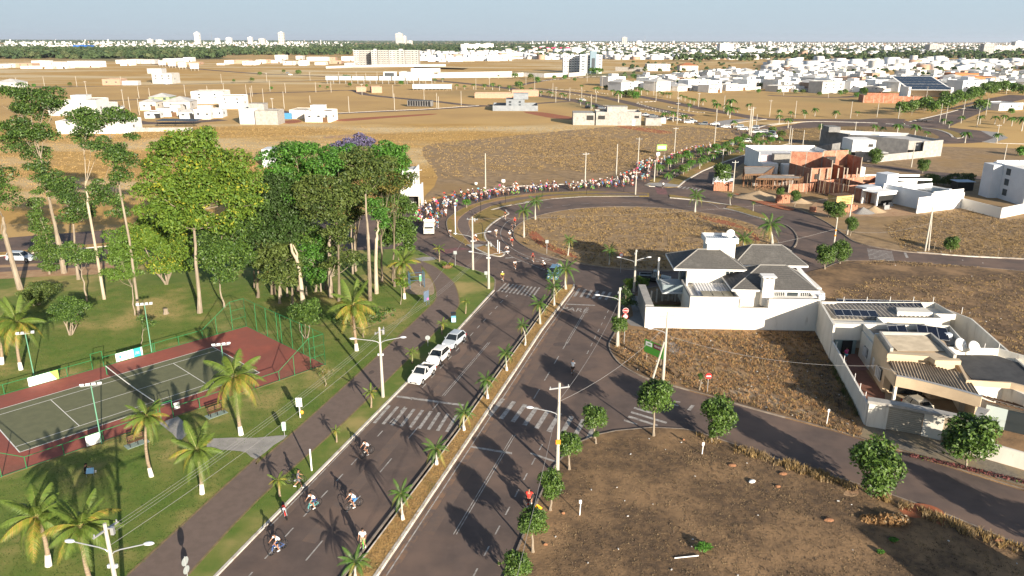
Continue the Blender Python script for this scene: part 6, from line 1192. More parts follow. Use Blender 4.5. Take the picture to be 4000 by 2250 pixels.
# middle wing
slab('middle_wing',BW,[(40.6,79.3),(47.3,78.8),(50.0,78.5),(51.6,83.2),(43.6,83.8),(41.2,83.4)],0,3.3)
wallz('parapet',BW,[(41.0,79.2),(41.5,83.8),(51.4,83.4),(50.2,78.2),(49.2,78.2)],3.3,4.0); slab('middle_roof',M('roof_slab_grey',(.2,.185,.16),(.16,.15,.13),1),[(41.2,79.4),(50.0,78.6),(51.2,83.2),(41.6,83.5)],3.31,3.5)
X0,Y0=lp(42.9,79.9); panels(2,(X0,Y0,3.75),(1.12,.16,0),(.75,2.7,.5)); X0,Y0=lp(46.3,80.4); panels(3,(X0,Y0,3.75),(.95,-.42,0),(1.0,2.7,.5))
corr(b,'valley_roof',lp(45,0)[0],lp(46.4,0)[0],lp(0,79.3)[1],lp(0,83)[1],3.55,3.6,'y',.3,.05)
part(b,'ac_unit',LAMPH,(lp(49.4,0)[0],lp(50.1,0)[0],lp(0,80.4)[1],lp(0,81)[1],3.5,4.1)); part(b,'ac_unit',LAMPH,(lp(41.6,0)[0],lp(42.0,0)[0],lp(0,80.5)[1],lp(0,81.1)[1],3.5,3.9))
# tall front block
slab('front_block',BC,[(39.5,73.6),(43.6,72.9),(43.7,71.9),(45.6,71.8),(47.2,77.0),(46.6,78.8),(40.6,79.2)],0,4.6)
slab('cornice',M('cornice_beige',(.5,.4,.27),rough=.85),[(39.2,73.2),(43.2,72.5),(43.3,71.5),(45.9,71.4),(46.0,72.0),(43.9,72.1),(43.8,73.1),(39.9,73.8)],4.25,4.72)
wallz('parapet',M('parapet_grey',(.42,.4,.36),(.34,.32,.29),1),[(39.9,73.8),(40.9,78.6),(46.3,78.2),(45.6,72.1)],4.6,5.1,.3)
corr(b,'front_block_roof',lp(40.6,0)[0],lp(45.6,0)[0],lp(0,73.9)[1],lp(0,78)[1],4.72,4.85,'x',.3,.05,M('sheet_tan',(.42,.36,.27),(.33,.28,.21),1,.8))
# curved porch roof
arc=[(39.0,70.4),(40.2,69.75),(41.4,68.9),(42.6,67.9),(43.7,66.9),(44.9,65.7)]; back=[(39.9,74.0),(41.2,73.4),(42.5,72.9),(43.5,72.4),(44.6,71.3),(45.9,70.2)]
m=MB(); k=46; sa=smooth_pts(arc,10); sb=smooth_pts(back,10)
for i in range(len(sa)-1):
    z=.12*(i%2); z2=.12*((i+1)%2); m.quad((*lp(*sa[i]),3.3+z),(*lp(*sa[i+1]),3.3+z2),(*lp(*sb[i+1]),3.75+z2),(*lp(*sb[i]),3.75+z))
m.build('porch_roof',M('sheet_brown',(.3,.245,.18),(.22,.18,.135),1,.85),b)
wallz('curved_fascia',BC,smooth_pts(arc,4),2.35,3.5,.2); wallz('roof_edge_cap',METAL,smooth_pts(arc,4),3.5,3.56,.3)
part(b,'column',BW,(lp(39.1,0)[0],lp(39.35,0)[0],lp(0,70.5)[1],lp(0,70.8)[1],0,3.2)); wallz('porch_wall',BC,[(44.8,66.0),(46.2,70.2)],0,3.2); wallz('side_wall',BC,[(39.0,70.4),(39.6,73.8)],2.2,3.5)
slab('porch_floor',M('porch_floor',(.38,.3,.2),(.32,.25,.17),1),[(38.4,70.6),(42.9,64.0),(45.2,66.6),(45.8,71.5),(39.8,73.5)],.1,.16); slab('back_doors',GLASS,[(40.2,73.45),(43.3,72.75),(43.3,72.7),(40.2,73.4)],.2,2.4)
slab('red_floor',M('red_paving',(.2,.09,.06),(.16,.075,.05),2),[(38.2,79),(40.2,79.3),(39.3,71.8),(36.6,67.2),(35.2,67.0)],.1,.15); slab('back_patio',M('patio_tone',(.2,.1,.08),rough=.8),[(38.4,84.2),(41.2,84),(40.5,79.2),(37.6,79.2)],.1,.16)
slab('patio_back_wall',M('teal_glass',(.2,.27,.27),rough=.3),[(38.5,84.1),(41.0,83.9),(41.0,84.0),(38.5,84.25)],0,1.9); part(b,'patio_door',DARK,(lp(39.3,0)[0],lp(40.5,0)[0],lp(0,83.75)[1],lp(0,83.82)[1],.2,1.9))
# side windows
for y0,y1,z0,z1,x in ((74.4,75.8,1.1,2.3,39.62),(77.4,78.2,1.0,2.2,40.4),(80.3,81.6,1.1,2.2,40.8)):
    m=MB(); ribbon(m,[lp(x,y0),lp(x+.2,y1)],0,.12,z0,z1); wf=m.build('window',GLASS,b); m=MB(); ribbon(m,[lp(x,y0-.1),lp(x+.22,y1+.1)],.04,.2,z0-.1,z0); m.build('sill',BW,wf); m=MB()
    for q in range(4): yy=y0+(y1-y0)*(q+.5)/4; m.box(lp(x,0)[0]-.13,lp(x,0)[0]-.09+.1,lp(0,yy)[1]-.02,lp(0,yy)[1]+.02,z0,z1)
    m.build('bars',HW[1],wf)
# right wing, dishes, pergola
slab('right_wing',BW,[(45.2,69.3),(48.8,68.6),(49.6,66.4),(56,60),(60,66),(52.6,76.4),(47.6,77)],0,3.3); wallz('parapet',BC,[(46.9,73.8),(45.1,68.6),(49.0,68.0),(52.4,65),(56,61)],3.3,3.9,.3); wallz('parapet',BW,[(47.2,76.6),(52.8,76.2),(57,70.5),(60,66)],3.3,4.1)
slab('right_roof',M('dark_membrane',(.05,.05,.052),(.07,.07,.07),1),[(47.2,74),(46.2,69.3),(49.3,68.6),(52.6,65.4),(57,68.5),(52.4,75.9),(47.8,76)],3.31,3.42)
for i,(x,y) in enumerate(((48.7,76.4),(49.7,75.6))):
    m=MB(); c=Vector((*lp(x,y),4.5)); q=MB(); q.ball((0,0,0),(.72,.72,.2),0,16,8); q.xf(Matrix.Translation(c)@Matrix.Rotation(R(55),4,'X')@Matrix.Rotation(R(12),4,'Y')); q.tube(c,(c.x,c.y+.2,3.5),.05,.05,6); q.tube((c.x,c.y-.1,4.2),(c.x,c.y-.75,4.9),.025,.025,5); q.build('satellite_dish',M('dish_pale',(.62,.62,.6),rough=.6),b)
for i in range(7): 
    p0=Vector((*lp(45.9+i*.42,68.3-i*.33),2.55)); m=MB(); m.path([p0,p0+Vector((.9,-1.7,0))],.07,4); m.build('pergola_beam',WOOD,b)
m=MB(); m.path([(*lp(46.1,66.8),2.48),(*lp(49.4,64.3),2.48)],.07,4); m.build('pergola_beam',WOOD,b)
m=MB(); ribbon(m,[lp(46.0,66.4),lp(47.4,65.3)],-.02,.02,.15,2.3); m.build('glass_panel',M('pale_glass',(.5,.58,.56),rough=.15),b); m=MB(); ribbon(m,[lp(47.4,65.3),lp(49.0,64.2)],-.02,.02,.15,2.3); m.build('sliding_door',GLASS,b); wallz('entry_wall',BW,[(49.0,64.3),(51,62.6),(55,59.2)],0,3.3)
for (x,y) in ((34.6,67.3),(34.9,69.2),(35.4,71.6),(36.2,76.2),(37.0,80.2),(39.6,92.1),(42.6,92.2),(45.6,92.25),(48.6,92.3),(51.6,92.3),(54.1,92.2),(55.6,88.3),(52.9,76.4),(51.4,76.5),(56.5,71.2)):
    m=MB(); X,Y=lp(x,y); z=2.35 if y<82 and x<39 else 3.7; m.tube((X,Y,z),(X,Y,z+.85),.03,.03,5); m.build('electric_fence_post',HW[1],b)
# --- NE group: white garage house
g_=E('small_white_house',(87.9,162.2,0),math.atan2(5.8,12.8),'small plain white house with an open dark garage, a water tank block and rooftop panels','house')
part(g_,'wall',HW[1],(0,14.6,-.1,.15,0,3.6),(4.5,14.2,-.05,.15,3.6,4.5),(14.4,14.6,.15,9,0,3.8),(0,.25,10.0,14,0,3.0),(3.5,14.4,12,12.2,0,4.4)); 
part(g_,'garage_frame',HW[1],(-2.6,3.4,8.3,8.6,2.6,3.5),(-2.6,-2.2,8.3,8.7,0,2.6),(-2.6,3.4,12.5,12.7,0,3.4),(-2.6,4.4,8.6,12.5,3.1,3.25)); part(g_,'wall',HW[4],(4.4,14.2,7.8,8,0,4.5),(4.3,4.5,.2,12,0,4.2)); part(g_,'garage_opening',DARK,(-1.8,3.0,8.9,9,0,2.5)); part(g_,'roof',HW[0],(4.5,14.3,.2,12,3.4,3.5)); part(g_,'water_tank_block',HW[4],(4.4,8,12.2,15.4,3.0,6.4)); part(g_,'side_wing',HW[4],(-1,4.4,12.8,16,0,3.6))
for i in range(5): part(g_,'solar_panel',SOLAR,(8.2+i*1.1,9.2+i*1.1,2.2,4.4,3.62,3.68),(8.2+i*1.1,9.2+i*1.1,4.6,6.8,3.62,3.68))
part(g_,'ac_unit',LAMPH,(12.2,13,2,2.6,3.6,4.2))
t=E('white_house_block',(113,163.5,0),0,'three storey white house at the right edge with a stained low wall','house')
part(t,'wall',HW[1],(3.2,26,6.5,6.8,0,8.4),(3.2,3.5,6.8,20,0,8.2),(3.5,26,19.5,19.8,0,8.6)); part(t,'side_wall',HW[4],(3.1,3.2,6.6,20,0,8.2),(.8,3.1,16,20,0,8.0)); part(t,'roof',HW[0],(3.5,26,6.8,19.5,7.4,7.6)); part(t,'solar_panel',SOLAR,(8,14,8,12,7.9,8)); part(t,'ac_unit',LAMPH,(6,7,15,15.6,8.5,9.2))
for z in (1.2,3.6,6): part(t,'window',GLASS,(3.05,3.1,13,14.6,z,z+1.5))
t=E('stained_wall',(0,0,0),label='long white yard wall with black stains left of the three storey white house',cat='wall'); m=MB(); ribbon(m,[(100.8,168),(103.2,157.4),(114,164)],-.15,.15,0,2.4); m.build('wall',M('stained_white',(.62,.6,.56),(.3,.28,.26),.5,.9,con=(.55,.8)),t)
t=E('garden_shed',(*G('31',1945,470),0),label='little dark shed with a bluish roof in the shaded yard',cat='shed'); part(t,'wall',DARK,(-2,2,-1.5,1.5,0,2.3)); part(t,'roof',M('shed_roof',(.4,.48,.55),rough=.6),(-2.3,2.3,-1.8,1.8,2.31,2.4))
# --- brick low building and tall brick house (bricks as coursed relief panels, pillars as parts)
def brickwall(p,a,b_,z0,z1,th=.16,name='brick_wall',cols=True,holes=0,seed=0):
    a=Vector(a);c=Vector(b_); L_=(c-a).length; rr=random.Random(seed); m=MB(); d=(c-a)/L_; nn=Vector((-d.y,d.x)); rows=max(1,int((z1-z0)/.22)); per=max(1,int(L_/.45))
    ribbon(m,[tuple(a),tuple(c)],-th/2+.02,th/2-.02,z0,z1-.01); core=m.build(name,MORTAR,p)
    m=MB()
    for j in range(rows):
        zz=z0+(z1-z0)*j/rows; zt=z0+(z1-z0)*(j+1)/rows-.025
        for i in range(per+1):
            u0=max(0,(i-(j%2)*.5)/per*L_); u1=min(L_,(i+1-(j%2)*.5)/per*L_-.025)
            if u1-u0<.06: continue
            o=rr.uniform(-.008,.008); P0=a+d*u0; P1=a+d*u1
            for s in (-1,1):
                A_=P0+nn*s*(th/2+o); B_=P1+nn*s*(th/2+o); q=[(A_.x,A_.y,zz),(B_.x,B_.y,zz),(B_.x,B_.y,zt),(A_.x,A_.y,zt)]
                m.quad(*(q if s<0 else q[::-1]))
            m.quad((P0.x-nn.x*th/2,P0.y-nn.y*th/2,zt),(P1.x-nn.x*th/2,P1.y-nn.y*th/2,zt),(P1.x+nn.x*th/2,P1.y+nn.y*th/2,zt),(P0.x+nn.x*th/2,P0.y+nn.y*th/2,zt))
    o=m.build('bricks',BRICK,core); o['kind']='stuff'
    if cols:
        n=max(1,int(L_/3.2)); 
        for i in range(n+1):
            q=a+d*L_*i/n; m=MB(); m.obox(q.x,q.y,.26,th+.05,z0,z1+.05,math.atan2(d.y,d.x)); m.build('concrete_pillar',MORTAR,core)
    return core
s_=E('brick_house_shell',(0,0,0),0,'roofless clay brick house shell with many small rooms and tall wooden props','house under construction')
P=lambda x,y:(x,y)
a1,a2,a3,a4=(81.9,172.7),(75.6,186.2),(93.0,194.0),(91.6,178.3)
brickwall(s_,a2,a1,0,3.2,seed=1); brickwall(s_,a1,(90.6,178.2),0,3.2,seed=2); brickwall(s_,a2,a3,0,3.0,seed=3); brickwall(s_,(90.6,178.2),a3,0,2.6,seed=4)
for i,(p_,q_,z) in enumerate((((78.6,179.5),(91.4,186),2.8),((84.2,174.4),(79,188),2.6),((87,176),(83.6,190),2.9),((81,182),(84.8,184),2.6),((86,181),(91,184),2.6))): brickwall(s_,p_,q_,0,z,seed=10+i,cols=False)
brickwall(s_,(68.2,185.7),(76.0,187.6),0,2.2,seed=20)
for i in range(13):
    u=i/12; x,y=(76.5+5.6*u-1.2+random.uniform(-.6,.6),185.6-12.8*u-.8) if i<9 else (70+2*(i-9),184.2); m=MB(); m.tube((x,y,0),(x+random.uniform(-.1,.1),y,random.uniform(3.6,5.2)),.07,.06,5); m.build('wooden_prop',WOOD if i%2 else BARKP,s_)
m=MB(); m.box(91,105,189,189.3,2.6,3.1); m.box(91,105,195,195.3,2.6,3.1); m.build('white_parapet',HW[1],s_)
t2=E('tall_brick_house',(0,0,0),0,'tall clay brick house shell beside the wooden shoring','house under construction')
b1,b2,b3,b4=(75.2,190.6),(73.2,200.6),(86.8,203.5),(88.2,193.8)
brickwall(t2,b2,b1,0,5.2,seed=31); brickwall(t2,b1,(80.6,191.6),0,5.4,seed=32); brickwall(t2,(80.6,191.6),(81,198.8),0,7.2,seed=33); brickwall(t2,(81,198.8),(88,200.4),0,8.6,seed=34); brickwall(t2,(80.8,198.7),b2,3.5,8.2,seed=35); brickwall(t2,(88,200.4),(89,194),0,7.6,seed=36); brickwall(t2,(84.4,192.8),(88.6,193.7),0,3.4,seed=37); brickwall(t2,(84.4,192.9),(84.0,199),0,5.2,seed=38)
m=MB(); m.box(81.4,87.6,198.55,198.7,4.6,4.8); m.box(81.4,87.6,198.5,198.68,3.4,3.55); m.build('wooden_plank',WOOD,t2)
for bx in ((81.8,84.2,198.35,198.6,5.4,7.2),(76.2,77.6,190.55,190.8,2.6,3.9),(78.6,79.4,190.9,191.2,1.0,2.0),(85.4,87.0,193.1,193.4,1.2,2.6),(82,83.2,198.4,198.62,1.2,3.0)):
    m=MB(); m.box(*bx); m.build('window_opening',DARK,t2)
for x in (77.4,79.4,82.2,84.6,87.2):
    m=MB(); m.box(x-.14,x+.14,190.4+.12*(x-77),190.7+.12*(x-77),0,5.3); m.build('concrete_pillar',MORTAR,t2)
m=MB(); m.box(81,88,198.5,200.2,3.9,4.15); m.build('floor_slab',slabm if 'slabm' in globals() else MORTAR,t2)
t3=E('shored_concrete_frame',(0,0,0),0,'half built concrete floors held up by a thicket of wooden shores','building under construction')
slabm=M('fresh_slab',(.34,.32,.29),(.26,.24,.22),.6,.95)
def fslab(pts,z,th=.16): m=MB(); m.prism(pts,z-th,z); return m.build('floor_slab',slabm,t3)
S1=[(60.8,188.6),(71.6,188.0),(73.6,191.2),(64.4,194.6)]; S2=[(59.0,192.2),(64.2,193.0),(70.6,204.5),(62.5,204.8)]
fslab(S1,3.1); fslab(S2,3.5); 
for S_,z in ((S1,3.1),(S2,3.5)):
    a=np.array(S_); 
    for i in range(4):
        p0,p1=a[i],a[(i+1)%4]; m=MB(); ribbon(m,[tuple(p0),tuple(p1)],-.05,.05,z-.35,z+.12); m.build('formwork_board',WOOD,t3)
        n=int(np.hypot(*(p1-p0))/1.0)
        for j in range(n):
            q=p0+(p1-p0)*j/n; m=MB(); dx=random.uniform(-.15,.15); m.tube((q[0]+dx,q[1]+.1,0),(q[0],q[1]+.1,z-.2),.06,.06,5); m.build('wooden_shore',M('shore_wood',(.22,.11,.06),(.3,.17,.1),2,.9),t3)
for i in range(34):
    u,v=random.random(),random.random(); a=np.array(S1); q=(a[0]*(1-u)+a[1]*u)*(1-v)+(a[3]*(1-u)+a[2]*u)*v; m=MB(); m.tube((q[0]+random.uniform(-.3,.3),q[1],0),(q[0],q[1],2.9),.05,.05,5); m.build('wooden_shore',MATS['shore_wood'],t3)
for i in range(7):
    m=MB(); x=60.4+i*1.7; m.tube((x,188.3-.04*i,.4+.2*(i%3)),(x+1.9,188.2,1.5+.3*(i%2)),.05,.05,4); m.build('brace',MATS['shore_wood'],t3)
m=MB(); m.box(60.5,72,188.05,188.15,1.45,1.55); m.build('brace',MATS['shore_wood'],t3)
part(t3,'inner_wall',M('raw_block_grey',(.3,.28,.26),(.24,.22,.2),1),(62,72.5,194.6,194.8,0,3.0),(66,66.2,190,194.6,0,2.9))
# modern white house behind
w_=E('modern_white_house',(0,0,0),0,'modern white house with a grey stone cladding box behind the brick shell','house')
part(w_,'wall',HW[1],(70.3,91,217.4,217.6,0,4.6),(84.5,91.4,217.2,217.4,0,5.4),(91.2,91.4,217.6,231,0,5.5),(70.4,91.2,231,231.2,3.8,5.8),(70.4,70.6,217.6,231,0,5.6)); part(w_,'roof',CORRW,(70.6,91.2,217.6,231,4.4,4.5)); part(w_,'pink_wall',M('pinkish_render',(.5,.4,.39),rough=.85),(70.8,74.4,217.2,217.39,3.0,4.9),(80.6,84.4,217.1,217.39,2.8,5)); part(w_,'stone_box',M('stone_cladding',(.2,.19,.17),(.27,.25,.22),2.5,.9,.03,5),(73.8,79.6,214.8,217.1,2.2,5.4)); part(w_,'front_wing',HW[0],(70,74.4,212.6,217.1,0,3.1),(75.6,84.6,211.2,214.6,0,3.0)); part(w_,'chimney',HW[1],(82,83,214.8,215.8,2.8,5)); part(w_,'low_wall',HW[4],(52.6,58.2,198,198.2,0,2.0))
x_=E('white_stepped_annex',(0,0,0),0,'small white stepped annex behind the tall brick shell','house'); part(x_,'wall',HW[1],(89.4,94,202,207,0,3.8),(90.4,93,205,208,3.8,5.6)); 
# clay brick stacks
def brickstack(x,y,nx,ny,nz,lab,ragged=.35,a=0.):
    t=E('brick_stack',(x,y,ZK),a,lab,'brick stack','stacks of clay bricks'); me=BRICKME; k=0
    for iz in range(nz):
        for ix in range(nx):
            for iy in range(ny):
                edge=(ix in (0,nx-1))or(iy in(0,ny-1))or iz==nz-1
                if not edge or (iz>nz*.5 and random.random()<ragged*(iz/nz)): continue
                o=O('brick',me,t,((ix-nx/2)*.42+random.uniform(-.03,.03),(iy-ny/2)*.3+random.uniform(-.03,.03),iz*.26+.12),rz=random.uniform(-.12,.12)); k+=1
    return t
m=MB(); m.box(-.19,.19,-.13,.13,-.12,.12); BRICKME=m.mesh('brick',BRICK)
brickstack(*G('31',150,600),7,5,7,'tall ragged stack of clay bricks beside the sand heap',.5)
brickstack(*G('31',800,690),9,5,6,'wide stack of clay bricks below the yellow plank crate',.4)
brickstack(*G('21',2125,478),11,4,8,'long ragged wall of stacked clay bricks under the big corner tree',.5,-.1)
brickstack(*G('31',455,690),3,3,4,'tiny stack of clay bricks at the foot of the warning sign pole',.3)
t=E('plank_crate',(*G('31',720,625),0),.35,'yellow plywood site hut with writing beside the brick stack','site hut'); part(t,'body',M('plywood',(.5,.38,.16),(.42,.3,.12),1.5,.85),(-2.4,2.4,-1.4,1.4,0,2.5)); part(t,'roof',WOOD,(-2.5,2.5,-1.5,1.5,2.51,2.6))
for i in range(4): part(t,'painted_line',M('dark_lettering',(.16,.1,.04),rough=.9),(-1+.15*i,2.0-.2*i,-1.42,-1.405,1.9-.35*i,2.03-.35*i))
def heap(k,x,y,r,hh,mat,lab):
    X,Y=G(k,x,y); m=MB(); n=22
    for j in range(7):
        for i in range(n):
            u0,u1=j/7,(j+1)/7; f=lambda u,a:(r*(1-u)*(1+.12*math.sin(a*3+x))*math.cos(a),r*(1-u)*.8*(1+.1*math.sin(a*2+y))*math.sin(a),hh*(u**1.15))
            a0,a1=2*math.pi*i/n,2*math.pi*(i+1)/n; m.quad(f(u0,a0),f(u0,a1),f(u1,a1),f(u1,a0))
    return m.build('heap',mat,None,smooth=True,loc=(X,Y,.12),label=lab,cat='heap')
GRAV=M('gravel_grey',(.24,.23,.22),(.17,.165,.16),6,.95,.03,12); SANDM=M('sand_heap',(.4,.3,.19),(.33,.24,.15),3,.95,.02,8)
heap('31',950,705,2.6,1.3,GRAV,'grey gravel heap at the kerb before the brick shell'); heap('31',1065,690,2.6,1.3,SANDM,'pale sand heap right of the grey gravel heap'); heap('21',2480,545,5.5,1.6,SANDM,'wide sand heap at the foot of the wooden shoring'); heap('31',330,600,2.4,1.0,SANDM,'sand heap spilling between the bushes and brick wall')
rm_=[('31',1130,640),('31',1180,650),('31',1210,600),('31',1240,640),('31',1090,610),('31',1200,670),('31',1150,590)]
for i,(k,x,y) in enumerate(rm_):
    t=E('debris_piece',(*G(k,x,y),.14),random.uniform(0,3),cat='building debris',group='scaffolding debris beside the white garage house'); m=MB(); m.box(-1.1,1.1,-.12,.12,0,.1); m.box(-.8,.9,.2,.35,.1,.9 if i%2 else .3); m.build('board',METAL if i%2 else BARKP,t); ordn('debris',t,'grey plank and scrap piece, {n} from the left before the white garage house')
# unfinished block house
q_=E('unfinished_block_house',(0,0,0),0,'large unfinished concrete block house with a white upper cube beyond the roads','house under construction')
c1,c2,c3_,c4=(139.5,248.0),(126.2,243.2),(112.0,262.0),(136.5,263.0)
def bw(a,c,z0,z1,mat=CONC,th=.3,n='block_wall'): m=MB(); ribbon(m,[a,c],-th/2,th/2,z0,z1); return m.build(n,mat,q_)
bw((115.8,237.2),(139.8,249.4),0,2.3,CONC); bw((131.5,245.2),(140.0,249.6),0,5.3,CONC); bw((140,249.6),(137,266),0,5.3,CONC); bw((128,247.8),(132,247.6),2.3,5.2,CONC); bw((128,247.8),(114.5,262),0,5.6,DCONC); bw((114.5,262),(111,277),0,5.6,DCONC); bw((111,277),(137,266),3.4,5.6,LGREY); bw((112,234.6),(115.8,237.2),0,2.2,CONC); bw((102,244.5),(111.8,236),0,3.,CONC); bw((100,252),(112,262),0,2.8,DCONC)
m=MB(); m.flat([(128.2,248),(140,250),(137,266),(111.5,276),(115,262)],4.6); m.build('roof',LGREY,q_); part(q_,'white_cube',HW[1],(106.4,113.6,239.6,247.5,2.8,6.4)); m=MB(); m.box(111.4,112.8,239.4,239.55,4.3,5.2); m.build('window',DARK,q_); part(q_,'upper_box',DCONC,(110,114,268,274,5.6,7.4)); part(q_,'metal_door',DARK,(104,110,239.5,239.8,0,2.6))
for i in range(2): part(q_,'white_parapet',HW[1],(115+i*9,122+i*9,262-i*2,262.3-i*2,5.5,6.3))
part(q_,'garage_canopy',LGREY,(113.2,117.4,238.4,241.5,2.5,2.7))
# white two storey building at the grove edge and the white wall behind trees
v_=E('white_corner_building',(0,0,0),0,'white two storey building with a carport half hidden by the grove','building')
X,Y=G('11',1565,620); part(v_,'wall',HW[1],(X-2,X+1.2,Y,Y+.3,3.0,8.0),(X+.9,X+1.2,Y+.3,Y+7,0,8.1),(X-2,X+2.8,Y-3,Y-2.7,2.6,5.2),(X+2.5,X+2.8,Y-2.7,Y,0,5.2)); part(v_,'roof',HW[2],(X-2,X+.9,Y+.3,Y+7,7.6,7.7),(X-2,X+2.5,Y-2.7,Y,4.2,4.4)); part(v_,'carport_opening',DARK,(X-2,X+1.8,Y+.2,Y+.29,0,2.4))
for i in range(2): win(v_,X-1.8+i*1.4,X-.8+i*1.4,Y-.02,5.2,7.0)
m=MB(); X,Y=G('11',120,240); m.box(-1.5,2.5,0,6,0,5.2); m.build('white_roof_block',HW[4],None,loc=(X,Y,0),label='white flat building showing just above the left of the grove',cat='building')

# the neighbour's house and kerb trees just outside the lower right of the view; their shade reaches the dark lot
n_h=E('neighbour_house',(40,27,0),.3,'neighbouring house outside the lower right of the view','house'); part(n_h,'wall',HW[1],(-7,7,-4,4,0,4.2)); part(n_h,'upper_block',HW[1],(-2,5,-3,3,4.2,6.4)); part(n_h,'roof',CORR,(-7.2,7.2,-4.2,4.2,4.201,4.3))
for i,(x,y) in enumerate(((43.6,42.6),(48.5,38.2),(53.8,33.2))): street_tree((x,y),2.0+.2*i,5.2,'%s street tree beyond the right edge on the dark lot kerb'%nth(i),v=i,z0=ZK-.01)
# ================================================================ tennis court
TH=.8212; ct=E('tennis_court',(-40.42,73.06,ZK),TH,kind='structure'); ct['kind']='structure'
REDC=M('court_red',(.32,.095,.07),(.28,.085,.06),1.2,.85,c3=(.25,.085,.065),sc3=.2); GRC=M('court_green',(.15,.155,.088),(.13,.135,.078),1.2,.85)
m=MB(); m.box(-18.2,18.2,-9,9,-.2,.02); m.build('surround',REDC,ct); m=MB(); m.box(-11.93,11.93,-5.53,5.53,.0,.026); m.build('playing_surface',GRC,ct)
LN=M('court_line',(.75,.73,.68),rough=.7)
for a in ((-11.93,11.93,-5.53,-5.43),(-11.93,11.93,5.43,5.53),(-11.93,11.93,-4.16,-4.08),(-11.93,11.93,4.08,4.16),(-11.93,-11.83,-5.43,5.43),(11.83,11.93,-5.43,5.43),(-6.44,-6.37,-4.08,4.08),(6.37,6.44,-4.08,4.08),(-6.37,6.37,-.035,.035)):
    m=MB(); m.flat([(a[0],a[2]),(a[1],a[2]),(a[1],a[3]),(a[0],a[3])],.031); m.build('court_line',LN,ct)
def cw(u,v): return (-40.42+u*math.cos(TH)-v*math.sin(TH),73.06+u*math.sin(TH)+v*math.cos(TH))
n_=E('tennis_net',(*cw(0,0),ZK),TH,'black tennis net with a white top band across the middle of the court','tennis net')
for s in (-1,1): m=MB(); m.tube((0,s*6.4,0),(0,s*6.4,1.15),.06,.06,8); m.build('post',GREENP,n_)
NETM=M('net_mesh',(.02,.02,.02),rough=.9,alpha=.45); m=MB()
for i in range(12): 
    z=lambda v:1.07-.15*(1-(v/6.4)**2); a,c=-6.4+i*12.8/12,-6.4+(i+1)*12.8/12; m.quad((0,a,.08),(0,c,.08),(0,c,z(c)),(0,a,z(a)))
m.build('mesh',NETM,n_); m=MB(); m.path([(0,-6.4+i*.8,1.07-.15*(1-((-6.4+i*.8)/6.4)**2)) for i in range(17)],.05,5); m.build('band',LN,n_)
# fence
f=E('court_fence',(-40.42,73.06,ZK),TH,'green tube railing round the tennis court with tall mesh ends','fence')
def rail(a,c,r=.045,n='rail'): r*=.72; m=MB(); m.tube(a,c,r,r,6); return m.build(n,GREENP,f)
def topz(u): 
    au=abs(u); return 3.85 if au>=16.3 else (1.15 if au<=12.3 else 1.15+(au-12.3)/4*2.7)
for v in (-9,9):
    us=[-18.2,-16.3,-14.2,-12.3,-9.3,-6.3,-3.2,-.6,.6,3.3,6.2,9.3,12.3,14.2,16.3,18.2]
    for u in us: rail((u,v,0),(u,v,topz(u) if abs(u)!=.6 else 1.9),.05,'post')
    for a,c in zip(us,us[1:]):
        if (a,c)==(-.6,.6): rail((a,v,1.9),(c,v,1.9)); continue
        rail((a,v,topz(a)),(c,v,topz(c))); rail((a,v,.08),(c,v,.08),.035)
    for u0 in (-6.2,6.15): rail((u0+.25,v,0),(u0+.25,v,1.15),.05,'post')
    for u in (-17.2,17.2):
        for z in (1.4,2.6): rail((u-1,v,z),(u+1,v,z),.03)
WIREM=M('chain_link',(.03,.08,.04),rough=.6,alpha=.07)
for s in (-1,1):
    for v in (-9,-6.9,-4.5,-2.1,.3,1.2,3.7,6.3,9): rail((s*18.2,v,0),(s*18.2,v,3.85),.05,'post')
    rail((s*18.2,-9,3.85),(s*18.2,9,3.85)); rail((s*18.2,-9,.08),(s*18.2,9,.08))
    m=MB(); m.quad((s*18.2,-9,.1),(s*18.2,9,.1),(s*18.2,9,3.85),(s*18.2,-9,3.85)); m.build('mesh_panel',WIREM,f)
    for v in (-9,9): m=MB(); m.quad((s*12.3,v,.1),(s*18.2,v,.1),(s*18.2,v,3.85),(s*16.3,v,3.85)); m.tri((s*12.3,v,.1),(s*16.3,v,3.85),(s*12.3,v,1.15)); m.build('mesh_panel',WIREM,f)
def banner(u0,u1,v,lab,deco,z0=.1,z1=1.16):
    t=E('banner',(*cw((u0+u1)/2,v),ZK),TH,lab,'banner'); w=u1-u0; m=MB(); m.box(-w/2,w/2,-.02,.02,z0,z1); m.build('cloth',HW[1],t); deco(t,w); return t
def txt(p,s,x,y,z,size,mat,rx=math.pi/2,rz=0,name='lettering',al='CENTER',ext=0):
    c=bpy.data.curves.new(name,'FONT'); c.body=s; c.size=size; c.align_x=al; c.align_y='CENTER'; c.materials.append(mat); return f2m(name,c,p,(x,y,z),(rx,0,rz))
def scrawl(p,x0,x1,z,h,mat,y=-.03):      # print too small to read: a broken line of glyph-sized strokes
    m=MB(); x=x0; r=random.Random(int(z*100))
    while x<x1:
        w=h*r.uniform(.35,.7); 
        if r.random()<.85: m.box(x,min(x+w,x1),y-.004,y,z-h/2*r.uniform(.7,1),z+h/2*r.uniform(.6,1))
        x+=w+h*.2
    return m.build('small_print',mat,p)
INK=M('ink_grey',(.12,.12,.12),rough=.7); TEAL=M('teal_print',(.03,.36,.38),rough=.6); LIMEG=M('lime_print',(.3,.58,.1),rough=.6); ORNG=M('orange_print',(.75,.3,.04),rough=.6)
